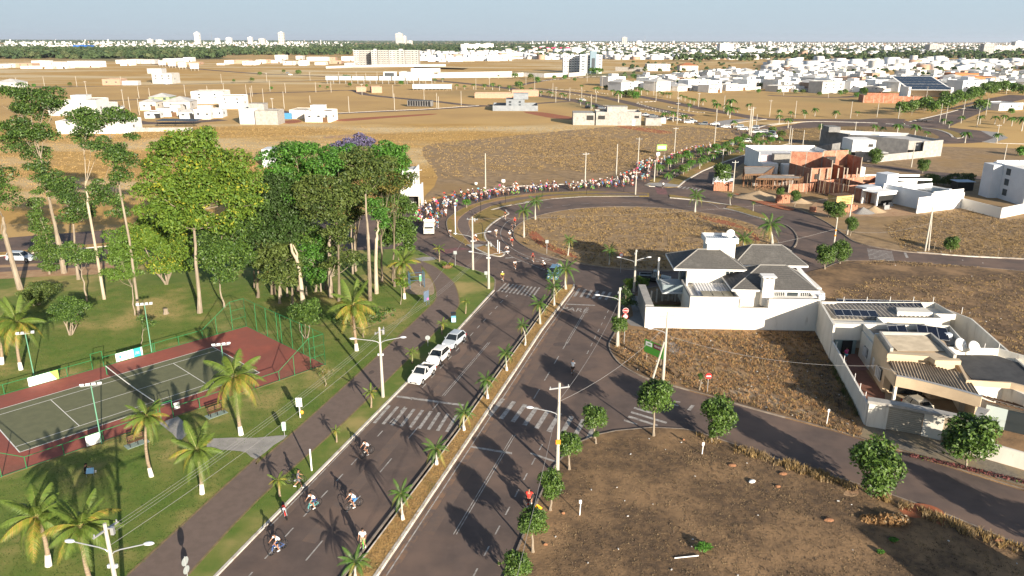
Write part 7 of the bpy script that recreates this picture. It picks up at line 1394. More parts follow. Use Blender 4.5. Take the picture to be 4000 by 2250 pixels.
def d1(t,w):
    m=MB(); m.quad((w*.22,-.03,1.16),(w*.42,-.03,.1),(w*.5,-.03,.1),(w*.5,-.03,1.16)); m.build('green_corner',LIMEG,t)
    m=MB(); 
    for i in range(12): a=i*.5236; m.tube((.05+.13*math.cos(a),-.03,.82+.13*math.sin(a)),(.05+.13*math.cos(a+.52),-.03,.82+.13*math.sin(a+.52)),.015,.015,4)
    m.build('emblem',INK,t); scrawl(t,-.5,.55,.55,.07,INK); scrawl(t,-.75,.8,.36,.035,M('faint_print',(.4,.4,.4),rough=.8)); scrawl(t,-.75,.8,.24,.03,MATS['faint_print'])
def d2(t,w):
    m=MB(); m.box(w*.16,w*.44,-.03,-.021,.1,1.16); m.build('teal_field',TEAL,t); m=MB(); m.box(-w*.4,-w*.28,-.03,-.021,.55,.68); m.box(-w*.37,-w*.31,-.032,-.022,.42,.8); m.build('cross_emblem',TEAL,t); scrawl(t,-.75,.25,.55,.06,TEAL); scrawl(t,-.5,.2,.68,.03,M('faint_print',(.4,.4,.4),rough=.8)); [scrawl(t,w*.2,w*.38,.68-i*.12,.05,HW[1],-.034) for i in range(3)]
banner(-7.0,-4.05,9.0,'white court banner with a grey round emblem and a lime green corner',d1); banner(2.0,5.0,9.05,'white and teal court banner with a cross emblem',d2)
banner(-7.4,-6.15,-9.02,'plain white square banner on the near railing of the court',lambda t,w:None,.1,1.12)
m=MB(); banner(.95,1.5,-8.6,'small white board behind the leaning coconut palm at the court gate',lambda t,w:None,.6,1.3)
for i,(u,v,hh_,rz) in enumerate(((-5.6,12.3,4.9,0),(6.1,9.25,6.0,0),(-6.2,-9.2,5.9,0),(6.2,-9.2,6.1,0))):
    t=E('floodlight_mast',(*cw(u,v),ZK),TH-.5,('green floodlight mast left behind the court beside a coconut palm','green floodlight mast right behind the court on the railing','green floodlight mast at the near left of the court','floodlight mast whose lamps show over the near right coconut palm')[i],'floodlight','floodlight masts of the tennis court')
    m=MB(); m.tube((0,0,0),(0,0,hh_),.06,.045,7); m.build('mast',M('mast_green',(.12,.3,.2),rough=.5),t); m=MB(); m.box(-.85,.85,-.03,.03,hh_-.03,hh_+.03); m.build('crossbar',METAL,t)
    for q in range(4): m=MB(); m.box(-.17,.17,-.12,.12,-.06,.1); o=m.build('lamp',LAMPH,t,loc=(-.72+q*.48,0,hh_+.12)); o.rotation_euler=(-.5 if v<0 else .5,0,0)
# benches
def bench(k,x,y,rz,lab):
    t=E('park_bench',(*G(k,x,y),ZK),rz,lab,'bench','wooden benches beside the tennis court'); m=MB(); m.box(-1,1,-.5,.5,0,.03); m.build('concrete_pad',M('pad_teal',(.25,.32,.28),(.2,.26,.23),2),t)
    for i in range(3): part(t,'seat_slat',WOOD,(-.8,.8,-.3+i*.15,-.18+i*.15,.42,.45))
    for i in range(3): part(t,'back_slat',WOOD,(-.8,.8,.2+i*.02,.23+i*.02,.52+i*.14,.62+i*.14))
    for x_ in (-.7,0,.7): part(t,'leg',BLACK,(x_-.03,x_+.03,-.3,-.24,.03,.42),(x_-.03,x_+.03,.18,.24,.03,.9),(x_-.03,x_+.03,-.24,.18,.38,.42))
bench('02',2150,1280,TH+math.pi*0,'wooden bench nearer the grey paving beside the court'); bench('03',1380,125,TH,'wooden bench behind the leaning coconut palm trunk')
# gym frame, signs, bins and posts on the lawn
t=E('exercise_frame',(*G('H',1285,150),ZK),.3,'blue steel exercise frame on its pale pad by the path','gym equipment'); BL=M('blue_steel',(.05,.1,.16),rough=.5)
for x,y in ((-1.1,-.6),(1.1,-.6),(-1.1,.6),(1.1,.6)): m=MB(); m.tube((x,y,0),(x,y,2.4),.06,.06,6); m.build('upright',BL,t)
for z in (2.4,1.8,1.2): m=MB(); m.tube((-1.1,-.6,z),(1.1,-.6,z),.04,.04,6); m.build('bar',BL,t)
for i in range(5): m=MB(); m.tube((-1.1+i*.55,-.6,2.4),(-1.1+i*.55,.6,2.4),.035,.035,6); m.build('bar',BL,t)
def sign(k,x,yb,yt,lab,build,cat='sign',nm='sign',rz=.0,pm=METAL,pr=.035,z=None):
    X,Y=G(k,x,yb,ZK if z is None else z); h=HT(k,x,yb,yt)-.1; t=E(nm,(X,Y,ZK if z is None else z),rz,lab,cat); m=MB(); m.tube((0,.02,0),(0,.02,h),pr,pr,7); m.build('post',pm,t); build(t,h); return t
REDS=M('sign_red',(.6,.02,.02),rough=.5); YEL=M('sign_yellow',(.85,.4,.02),rough=.5); GRN=M('sign_green',(.08,.3,.04),rough=.6); BACK=M('sign_back',(.3,.33,.33),rough=.5)
def disc(p,name,z,r,mat,n=16,y=-.03,x=0): m=MB(); m.tube((x,y,z),(x,y+.025,z),r,r,n); return m.build(name,mat,p)
def b_stop(t,h): o=disc(t,'octagon_border',h-.25,.37,HW[1],8,-.02); o.rotation_euler=(0,0,0); disc(t,'octagon',h-.25,.34,REDS,8,-.04); txt(t,'PARE',0,-.05,h-.25,.24,HW[1]); disc(t,'round_border',h-1.0,.33,REDS,16,-.02); disc(t,'round_plate',h-1.0,.25,HW[1],16,-.04); m=MB(); m.box(-.15,.15,-.06,-.045,h-1.05,h-.97); m.build('pictogram',INK,t)
sign('22',1112,560,212,'red octagonal stop sign reading PARE above a round plate',b_stop,'traffic sign')
def b_noent(t,h): disc(t,'disc',h-.33,.33,REDS,18); m=MB(); m.box(-.24,.24,-.06,-.045,h-.4,h-.28); m.build('bar',HW[1],t)
sign('22',1938,1050,850,'red no entry sign on a grey post at the side road kerb',b_noent,'traffic sign')
def b_ped(t,h): m=MB(); m.quad((0,-.04,h-.9),(.45,-.04,h-.45),(0,-.04,h),(-.45,-.04,h-.45)); m.build('diamond',YEL,t); m=MB(); m.box(-.04,.06,-.06,-.05,h-.5,h-.3); m.box(-.12,-.02,-.06,-.05,h-.72,h-.5); m.box(.04,.14,-.06,-.05,h-.7,h-.5); m.box(-.03,.05,-.06,-.05,h-.28,h-.2); m.build('walking_figure',INK,t)
sign('23',250,860,705,'yellow diamond pedestrian warning sign showing above a street tree',b_ped,'traffic sign',rz=.35)
def b_info(t,h): m=MB(); m.box(-.3,.3,-.04,0,h-.95,h); m.build('panel',HW[1],t); m=MB(); m.box(-.26,.26,-.05,-.04,h-.42,h-.28); m.build('teal_band',TEAL,t); scrawl(t,-.15,.18,h-.35,.07,HW[1],-.055); scrawl(t,-.2,.2,h-.58,.03,M('faint_print',(.4,.4,.4),rough=.8),-.045); m=MB(); m.ball((.2,-.03,h-1.55),(.2,.12,.22),0,10,6); m.build('orange_globe',ORNG,t)
sign('12',440,1300,1095,'white and teal information sign with an orange round box on the lawn',b_info,pm=HW[1],pr=.06)
def bin_(k,x,yb,yt,lab,mat):
    X,Y=G(k,x,yb,ZK); h=HT(k,x,yb,yt); t=E('litter_bin',(X,Y,ZK),.3,lab,'litter bin'); m=MB(); m.tube((0,.1,0),(0,.1,h*.8),.03,.03,6); m.build('post',METAL,t); m=MB(); m.prism([(-.16,-.14),(.16,-.14),(.2,.1),(-.2,.1)],h*.45,h*.92,taper=1.15); m.build('bucket',mat,t); m=MB(); m.ball((0,-.02,h*.93),(.2,.15,.09),0,8,5); m.build('lid',HW[1],t)
PG=M('pale_green_plastic',(.35,.55,.42),rough=.5); bin_('12',285,1490,1340,'pale green litter bin on the lawn between the palms and the path',PG); bin_('11',1655,1440,1315,'green and white litter bin beside the exercise frame',M('bin_green',(.12,.4,.2),rough=.5))
t=E('recycling_bin',(*G('12',1962,355,ZK),ZK),.15,'blue and white recycling bin with a dark top beside the path','recycling bin'); part(t,'body',M('bin_blue',(.1,.3,.48),rough=.5),(-.3,.3,-.2,.2,.1,1.0)); part(t,'print',HW[1],(-.24,.24,-.22,-.201,.15,.7)); part(t,'top',BLACK,(-.3,.3,-.2,.2,1.001,1.3)); part(t,'roof',BLACK,(-.34,.34,-.24,.24,1.35,1.42)); part(t,'corner_post',BLACK,(-.3,-.26,-.2,-.16,1.29,1.36),(.26,.3,-.2,-.16,1.29,1.36))
def b_rack(t,h): m=MB(); m.box(-.5,.5,-.04,0,.7,h); m.build('panel',M('map_panel',(.1,.14,.2),rough=.5),t); m=MB(); m.box(.1,.4,-.05,-.041,.8,1.1); m.build('pink_patch',M('pink_print',(.7,.1,.35),rough=.5),t); m=MB(); m.tube((.5,0,0),(.5,0,h),.04,.04,6); m.build('post',BL,t)
sign('12',1693,188,35,'dark framed notice board with a pink patch at the path edge',b_rack,'notice board',rz=.9,pm=BL)
sign('13',560,382,158,'plain white post standing on the kerb grass',lambda t,h:None,'post','white_post',pm=HW[1],pr=.07)
sign('A',650,785,375,'tall white post on the verge beside the cyclist column',lambda t,h:None,'post','white_post',pm=HW[1],pr=.09)
sign('A',1247,1025,852,'left of two short white posts on the pointed verge',lambda t,h:None,'post','white_post',pm=HW[1],pr=.07); sign('A',1271,1050,880,'right of two short white posts on the pointed verge',lambda t,h:None,'post','white_post',pm=HW[1],pr=.07)
def b_back(t,h): disc(t,'round_plate',h-.3,.3,BACK,18,.02)
sign('12',1707,590,478,'round traffic sign seen from behind near the parked white hatchback',b_back,'traffic sign')
sign('03',1893,1470,1235,'two plate traffic sign seen from the side at the path edge',lambda t,h:(disc(t,'round_plate',h-.4,.33,BACK,18,.02),disc(t,'round_plate',h-1.1,.3,BACK,18,.02)),'traffic sign',rz=1.3)
def b_sq(t,h): m=MB(); m.box(-.28,.28,-.04,0,h-.55,h); m.build('plate',BACK,t)
sign('A',648,1225,1008,'small grey plate sign on the lawn tip kerb',b_sq,'traffic sign'); sign('A',1085,1400,1295,'small square sign low behind the pole at the lawn corner',b_sq,'traffic sign'); sign('21',350,1110,968,'thin post sign at the lower left rim of the roundabout',b_sq,'traffic sign')
sign('21',1092,1300,1098,'round speed sign seen in the shade below the roundabout',lambda t,h:(disc(t,'round_border',h-.3,.36,REDS,18),disc(t,'plate',h-.3,.27,HW[1],18,-.05)),'traffic sign')
t=E('hoarding',(*G('22',1400,760,ZK),ZK),-.95,'green real estate hoarding on two wooden legs in the weedy lot','hoarding'); part(t,'panel',GRN,(-1.5,1.5,-.04,.0,1.0,2.6)); part(t,'white_print',HW[1],(-1.3,-.3,-.055,-.041,1.9,2.4)); part(t,'maroon_print',M('maroon_print',(.16,.03,.05),rough=.6),(-.05,1.3,-.055,-.041,1.9,2.5)); txt(t,'VENDE',.62,-.06,2.2,.36,HW[1]); scrawl(t,-1.15,-.5,2.15,.2,GRN,-.06); part(t,'leg',BARKP,(-1.2,-1.08,0,.08,0,1.6)); part(t,'leg',BARKP,(1.08,1.2,0,.08,0,1.6))
t=E('hoarding',(*G('C',262,775),0),.1,'small green and white hoarding at the field kerb by the cyclists','hoarding'); part(t,'panel',M('hoarding_green',(.25,.6,.1),rough=.5),(-1.6,1.6,-.04,0,1.6,3.4)); part(t,'white_print',HW[1],(-1.3,1.3,-.055,-.041,2.1,2.9)); part(t,'leg',BARKP,(-1.2,-1.08,0,.08,0,1.7)); part(t,'leg',BARKP,(1.08,1.2,0,.08,0,1.7))
for k,x,y,s_,lb in (('11',2490,408,.62,'blank white board standing in the brown field behind the cyclists'),('C',222,800,.8,'blank white board left of the green hoarding'),('11',2215,425,.45,'small white board at the kerb left of the pole')):
    t=E('white_board',(*G(k,x,y),0),0,lb,'sign'); part(t,'panel',HW[1],(-.7*s_,.7*s_,-.03,.03,.7*s_,1.9*s_)); part(t,'leg',BARKP,(-.05,.05,.03,.1,0,1.*s_))
for i,(k,x,y,hh_,lb) in enumerate((('33',258+2576*0,0,0,''),('23',1912,215,1.2,'thin white stake in the upper part of the dark lot'),('23',681,830,1.4,'white marker post in the left part of the dark lot'),('32',580,1370,1.7,'white wooden post at the kerb of the weedy lot near the beige house'),('31',1668,1080,1.9,'dark tilted post right of the leaning pole pair'),('31',2310,1140,1.6,'wooden post in the right part of the weedy lot'))):
    if not lb: continue
    t=E('marker_post',(*G(k,x,y,ZK),ZK),0,lb,'post'); m=MB(); m.tube((0,0,0),(.05,0,hh_),.045,.04,6); m.build('post',HW[1] if 'white' in lb else BARKP,t); part(t,'tag_plate',HW[1] if 'white' in lb else WOOD,(-.08,.12,-.06,-.045,hh_-.3,hh_))
t=E('white_pipe',(*G('23',1755,1258,ZK),ZK+.05),.12,'short white pipe lying on the dark lot near the bottom','pipe'); m=MB(); m.tube((-.9,0,0),(.9,0,.05),.045,.045,6); m.build('pipe',HW[1],t)
t=E('white_sack',(*G('23',2415,500,ZK),ZK),.5,'crumpled pale sack on the right of the dark lot','sack'); m=MB(); m.ball((0,0,.1),(.35,.22,.12),0,10,5); m.build('cloth',HW[1],t)
for k,x,y,r_,lb in (('02',1650,268,.35,'sawn tree stump on the lawn behind the court'),):
    t=E('tree_stump',(*G(k,x,y,ZK),ZK),0,lb,'tree stump'); m=MB(); m.path([(0,0,0),(0,0,.3),(0,0,.75)],[.42,.3,.28],9); m.build('stump_wood',BARKP,t)
t=E('rock_planter',(*G('11',1925,1255,ZK),ZK),.2,'old log planter with bright bromeliads on the lawn tip','planter'); m=MB(); m.ball((0,0,.25),(.9,.5,.4),0,10,6); m.build('log',WOOD,t); O('leaves',leaves('leaves',[(-.5,0,.7,.4,.4,.3),(.6,0,.6,.4,.4,.3)],160,.3,LEAFY,(.4,.3,.3),77),t)
for i,(k,x,y,h2) in enumerate((('11',2005,640,2.2),('11',2110,640,1.6))): pass
# curved black lamp posts on the ring verge
for i,(k,x,yb,yt,lb) in enumerate((('A',885,580,440,'first curved black lantern post from the left on the ring path'),('A',1033,835,620,'curved black lantern post nearest to the motorcyclist'),('A',1005,475,300,'black lantern post behind the palm shadow on the ring path'),('A',1355,345,170,'black lantern post by the middle of the ring path'),('A',1875,255,120,'black lantern post by the straight part of the ring path'),('A',2505,220,120,'black lantern post right of the straight ring path'),('21',1125,490,400,'short dark post on the ring verge before the cyclists'))):
    X,Y=G(k,x,yb,ZK); h=HT(k,x,yb,yt); t=E('lantern_post',(X,Y,ZK),0,lb,'lamp post','black lantern posts of the ring path'); m=MB(); m.path([(0,0,0),(0,0,h*.75),(-.1,0,h*.92),(-.35,0,h),(-.7,0,h*.98)],.05,6); m.build('post',BLACK,t)
# red ochre stones and litter
for i in range(46):
    poly=[(6,40),(9,62),(18,63),(36,46),(30,36)] if i<26 else [(14,80),(16,90),(35,90),(33,72),(24,72)]
    p=scatter(poly,1)[0]; t=None
lit=E('litter_scrap',(0,0,0)) if False else None
# ================================================================ vehicles
TYRE=M('tyre',(.012,.012,.012),rough=.85); RIM=M('rim',(.45,.45,.46),rough=.35,metal=.6); LIGHTW=M('headlight',(.75,.77,.78),rough=.1,spec=.8); TAIL=M('tail_light',(.35,.01,.01),rough=.2); TRIM=M('black_trim',(.02,.02,.022),rough=.5); CGL=M('car_glass',(.015,.02,.024),rough=.05,spec=.8)
def paint(n,c): return M('car_paint_'+n,c,rough=.25,spec=.6)
CW,CS,CB,CK,CG=paint('white',(.78,.77,.74)),paint('silver',(.42,.46,.5)),paint('blue',(.1,.2,.3)),paint('black',(.015,.018,.02)),paint('grey',(.16,.18,.2))
def loft(mb,st,m=0):
    """st: stations (y, half widths/heights ring points (x,z)) symmetric in x"""
    idx=[]
    for y,ring in st:
        pts=[(x,y,z) for x,z in ring]+[(-x,y,z) for x,z in reversed(ring)]; idx.append(len(mb.v)); mb.v+=pts; n=len(pts)
    for a,b in zip(idx,idx[1:]):
        for k in range(n): j=(k+1)%n; mb.f.append((a+k,b+k,b+j,a+j)); mb.m.append(m)
    mb.f.append(tuple(range(idx[0],idx[0]+n))); mb.m.append(m); mb.f.append(tuple(range(idx[-1]+n-1,idx[-1]-1,-1))); mb.m.append(m)
def wheel(t,x,y,r=.31,w=.2):
    m=MB(); m.tube((-w/2,0,0),(w/2,0,0),r,r,16); o=m.build('wheel',TYRE,t,loc=(x,y,r)); m=MB(); s=1 if x>0 else -1; m.tube((s*w*.3,0,0),(s*(w/2+.012),0,0),r*.66,r*.6,12); m.build('rim',RIM,o); return o
def car(loc,rz,col,label,kind='hatch',L_=3.9,group=None,W_=1.66,H_=1.47,cat='car',nm='parked_car'):
    """nose points to -y in local space"""
    t=E(nm,(*loc,.013),rz,label,cat,group); h=L_/2; w=W_/2; bz=.92 if kind!='suv' else 1.05
    def ring(f,zt,zb=.22,inn=.0): return [(0,zb),(w*f*.9,zb),(w*f,zb+.16),(w*f,zt-.14),(w*f*.93,zt),(0,zt+.02)]
    m=MB(); loft(m,[(-h,ring(.78,.5,.3)),(-h+.1,ring(.9,.62)),(-h+.35,ring(.98,.74)),(-h*.48,ring(1,.9)),(-h*.3,ring(1,bz)),(h*.4,ring(1,bz)),(h-.3,ring(.99,bz if kind!='hatch' else bz)),(h-.07,ring(.93,.8)),(h,ring(.85,.6,.3))]); m.build('body',col,t,smooth=False)
    if kind=='pickup': c0,c1,r0,r1=-h*.36,h*.22,-h*.08,h*.12
    elif kind=='suv': c0,c1,r0,r1=-h*.4,h*.9,-h*.15,h*.78
    elif kind=='sedan': c0,c1,r0,r1=-h*.38,h*.62,-h*.06,h*.36
    else: c0,c1,r0,r1=-h*.42,h*.93,-h*.1,h*.72
    wb,wr=w*.92,w*.7; z0,z1=bz-.02,H_
    B=[(-wb,c0),(wb,c0),(wb,c1),(-wb,c1)]; T_=[(-wr,r0),(wr,r0),(wr,r1),(-wr,r1)]
    m=MB(); bv=[(x,y,z0) for x,y in B]; tv=[(x,y,z1-.05) for x,y in T_]
    for i,nm_ in enumerate(('windscreen','side_window','rear_window','side_window')):
        j=(i+1)%4; m=MB(); m.quad(bv[i],bv[j],tv[j],tv[i]); m.build(nm_,CGL,t)
    m=MB(); loft(m,[(r0-.03,[(0,z1-.07),(wr*.98,z1-.07),(wr*.9,z1-.03),(0,z1-.02)]),(r0+.25,[(0,z1-.07),(wr*1.03,z1-.07),(wr*.95,z1),(0,z1+.02)]),(r1-.15,[(0,z1-.07),(wr*1.03,z1-.07),(wr*.95,z1-.01),(0,z1+.01)]),(r1+.03,[(0,z1-.07),(wr*.98,z1-.07),(wr*.9,z1-.04),(0,z1-.03)])]); m.build('roof',col,t)
    for sx in (-1,1):
        for (ys,yt) in ((c0,r0),(c1,r1)): m=MB(); m.tube((sx*wb*1.0,ys,z0),(sx*wr*1.02,yt,z1-.05),.05,.04,4); m.build('pillar',col,t)
        ym=(r0+r1)/2+.05; m=MB(); m.tube((sx*wb,ym+.1,z0),(sx*wr*1.02,ym,z1-.05),.04,.035,4); m.build('pillar',col if kind=='pickup' else TRIM,t)
        m=MB(); m.ball((sx*(w+.1),c0+.32,bz+.06),(.1,.06,.08),0,8,5); m.build('mirror',col,t)
        m=MB(); m.ball((sx*w*.68,-h+.17,.66),(.2,.12,.09),0,8,5); m.build('headlight',LIGHTW,t); m=MB(); m.box(sx*w*.86-.09,sx*w*.86+.09,h-.14,h-.02,.62,.88); m.build('tail_light',TAIL,t)
        for yy in (-h*.64,h*.62): wheel(t,sx*(w-.09),yy)
        for yy in (-h*.64,h*.62): m=MB(); m.tube((sx*(w-.18),yy,.33),(sx*(w+.004),yy,.33),.37,.37,16); m.build('wheel_arch',TRIM,t)
        m=MB(); m.box(min(sx*w*1.0,sx*(w+.015)),max(sx*w*1.0,sx*(w+.015)),-.05,.1,bz-.22,bz-.18); m.build('door_handle',TRIM,t)
    m=MB(); m.box(-w*.5,w*.5,-h-.012,-h+.1,.34,.5); m.build('grille',TRIM,t); m=MB(); m.box(-.2,.2,-h-.03,-h-.012,.36,.46); m.build('number_plate',HW[2],t)
    if kind=='pickup':
        m=MB(); m.box(-w*.82,w*.82,h*.26,h-.1,bz-.0,bz+.025); m.build('bed',BLACK,t)
        for a in ((-w*.98,-w*.84,h*.24,h-.06),(w*.84,w*.98,h*.24,h-.06),(-w*.84,w*.84,h-.14,h-.04)): m=MB(); m.box(*a,bz-.1,bz+.16); m.build('bed_side',col,t)
        m=MB(); m.path([(-w*.8,h*.26,bz),(-w*.7,h*.26,bz+.5),(w*.7,h*.26,bz+.5),(w*.8,h*.26,bz)],.03,5); m.build('roll_bar',TRIM,t)
    return t
hd=-math.atan(.283)     # along the avenue, nose towards the camera
def mid(k,a,b): p,q=G(k,*a),G(k,*b); return ((p[0]+q[0])/2,(p[1]+q[1])/2)
g3='cars parked nose to tail at the avenue kerb'
pc=Vector((-9.95,76.9)); car(pc,hd-.08,CW,'white two door pickup with a roll bar, nearest of the three kerbside cars','pickup',4.2,g3,1.62,1.5,'pickup')
car((-8.62,81.9),hd-.05,CW,'white hatchback parked between the pickup and the silver car','hatch',3.8,g3)
car((-7.15,86.9),hd-.1,CS,'silver hatchback, farthest of the three kerbside cars','hatch',4.0,g3)
X,Y=G('01',150,1195); car((X+.6,Y+.9),R(85),CS,'silver canopied car on the road behind the park, seen between tree trunks','suv',4.6,None,1.7,1.6)
X,Y=G('A',1975,1440); car((X+.9,Y+2.0),R(-12),CB,'blue car entering the avenue half hidden by the median palms','suv',4.3,None,1.8,1.7)
X,Y=G('E',350,800); car((X,Y+.6),R(78),CK,'black pickup parked in the shade beside the white house fence','pickup',5.0,None,1.85,1.75,'pickup')
car((41.2,68.9),R(14),paint('champagne',(.5,.45,.36)),'pale gold hatchback under the curved porch of the beige house','hatch',3.8)
CARS={}
for i,(k,x,y,c,kd,a) in enumerate((('C',600,385,CW,'suv',75),('C',645,368,CS,'sedan',75),('C',780,405,CG,'hatch',-105),('C',920,408,CW,'pickup',-105),('C',1055,440,CW,'suv',-108),('C',1215,440,CS,'suv',-115),('C',1265,470,CW,'suv',-118),('C',1420,508,CW,'suv',-125),('C',1510,505,CW,'suv',-125),('C',1405,450,CS,'hatch',-120),('C',1620,560,CW,'suv',-140),('C',1315,618,CW,'sedan',-125),('C',1130,650,CG,'hatch',-115),('C',75,292,CS,'sedan',80),('C',165,310,CG,'suv',80),('C',290,340,CK,'suv',78),('C',385,345,CW,'sedan',78),('C',450,352,CW,'suv',78),('C',1600,520,CG,'suv',-130),('20',710,1015,CW,'suv',60),('20',850,1080,CK,'sedan',75),('20',900,1098,CG,'suv',75),('20',770,1090,CK,'hatch',75))):
    X,Y=G(k,x,y); col={CW.name:'white',CS.name:'silver',CG.name:'dark grey',CK.name:'black'}[c.name]
    t=car((X,Y),R(a),c,None,kd,4.3,'cars queuing on the road beyond the cyclists',1.75,1.55,'car','queued_car'); ordn('q'+col,t,col+' car, {n} of the '+col+' ones from the left in the far queue')
for k,x,y,c,a,lb in (('00',1080,1075,CW,20,'white car at the left kerb of the far left side street'),('00',1230,1095,CW,10,'white car at the right kerb of the far left side street'),('00',1680,850,CW,90,'white car before the lone grey modern house'),('10',320,740,CG,100,'dark car on the far road beyond the left fields'),('10',348,757,CW,95,'white car below the dark one on the far road'),('11',1590,600,CW,5,'white car in the carport at the right edge of the grove')):
    car(G(k,x,y),R(a),c,lb,'suv',4.3)
# truck with people standing in the bed
X,Y=G('11',1738,935); TX,TY=X,Y+.4; t=E('truck',(TX,TY,.013),R(3),'white cab over truck with an open tipper bed full of people','truck'); TR=(t,TX,TY)
CT=paint('truck_white',(.72,.7,.62))
m=MB(); loft(m,[(0,[(0,.45),(.95,.45),(.98,1.35),(.88,2.2),(0,2.25)]),(.15,[(0,.42),(1.0,.42),(1.02,1.35),(.93,2.28),(0,2.32)]),(1.5,[(0,.42),(1.0,.42),(1.02,1.35),(.95,2.28),(0,2.32)])]); m.build('cab',CT,t)
m=MB(); m.quad((-.86,-.02,1.38),(.86,-.02,1.38),(.78,.02,2.08),(-.78,.02,2.08)); m.build('windscreen',CGL,t)
for s in (-1,1):
    m=MB(); m.quad((s*1.03,.25,1.4),(s*1.03,1.15,1.4),(s*.96,1.15,2.05),(s*.96,.3,2.05)); m.build('side_window',CGL,t); m=MB(); m.ball((s*.72,-.02,.95),(.15,.05,.13),0,8,5); m.build('headlight',LIGHTW,t); m=MB(); m.box(min(s*1.1,s*1.22),max(s*1.1,s*1.22),.1,.16,1.5,1.9); m.build('mirror',TRIM,t)
    wheel(t,s*.88,.75,.4,.25); wheel(t,s*.88,4.3,.42,.4)
m=MB(); m.box(-.5,.5,-.035,-.02,.98,1.1); m.build('grille',TRIM,t); m=MB(); m.box(-1.0,1.0,-.1,.05,.42,.66); m.build('bumper',HW[2],t); m=MB(); m.box(-.2,.2,-.12,-.1,.48,.6); m.build('number_plate',METAL,t)
bed=M('bed_paint',(.5,.45,.36),(.42,.37,.3),1,.6); m=MB(); m.box(-1.05,1.05,1.75,5.2,1.05,1.15); m.build('bed_floor',bed,t)
for a in ((-1.05,-.98,1.75,5.2,1.15,2.0),(.98,1.05,1.75,5.2,1.15,2.0),(-.98,.98,5.13,5.2,1.15,2.0),(-.98,.98,1.75,1.82,1.15,2.75)): m=MB(); m.box(*a); m.build('bed_board',bed,t)
m=MB(); m.box(-1.05,1.05,1.6,1.74,2.5,2.8); m.build('headboard_rail',HW[1],t); m=MB(); m.box(-.4,-.3,.4,5.1,.55,.75); m.box(.3,.4,.4,5.1,.55,.75); m.build('chassis',TRIM,t)
t2_=E('parked_trailer',(*G('D',1290,490),.03),0,'dark flat trailer at the corner of the second avenue','trailer'); part(t2_,'bed',BLACK,(-3.5,3.5,-1.2,1.2,.7,1.0)); 
for s in (-1,1): wheel(t2_,s*1.1,0,.4,.25)
# ================================================================ people and bicycles
SKIN=M('skin',(.36,.19,.12),(.3,.155,.1),8,.6)
CL={n:M('cloth_'+n,c,rough=.85) for n,c in dict(white=(.75,.74,.72),red=(.6,.04,.03),orange=(.75,.17,.05),black=(.02,.02,.022),navy=(.03,.04,.12),grey=(.12,.12,.14),khaki=(.42,.36,.24),blue=(.06,.2,.45),cyan=(.15,.5,.65),pink=(.75,.06,.3),green=(.12,.5,.15),yellow=(.75,.65,.1),cream=(.68,.62,.48),maroon=(.2,.03,.04)).items()}
def skin_mesh(name,V,Ed,Rd,mat,sub=1):
    me=bpy.data.meshes.new(name+'_skeleton'); me.from_pydata(V,Ed,[]); o=bpy.data.objects.new(name,me); COL.objects.link(o)
    s=o.modifiers.new('s','SKIN'); s.use_smooth_shade=True
    for i,r in enumerate(Rd): me.skin_vertices[0].data[i].radius=(r,r) if not isinstance(r,tuple) else r
    me.skin_vertices[0].data[0].use_root=True
    if sub: b=o.modifiers.new('b','SUBSURF'); b.levels=sub; b.render_levels=sub
    dg=bpy.context.evaluated_depsgraph_get(); r=bpy.data.meshes.new_from_object(o.evaluated_get(dg)); r.name=name
    bpy.data.objects.remove(o); r.materials.clear(); r.materials.append(mat); return r
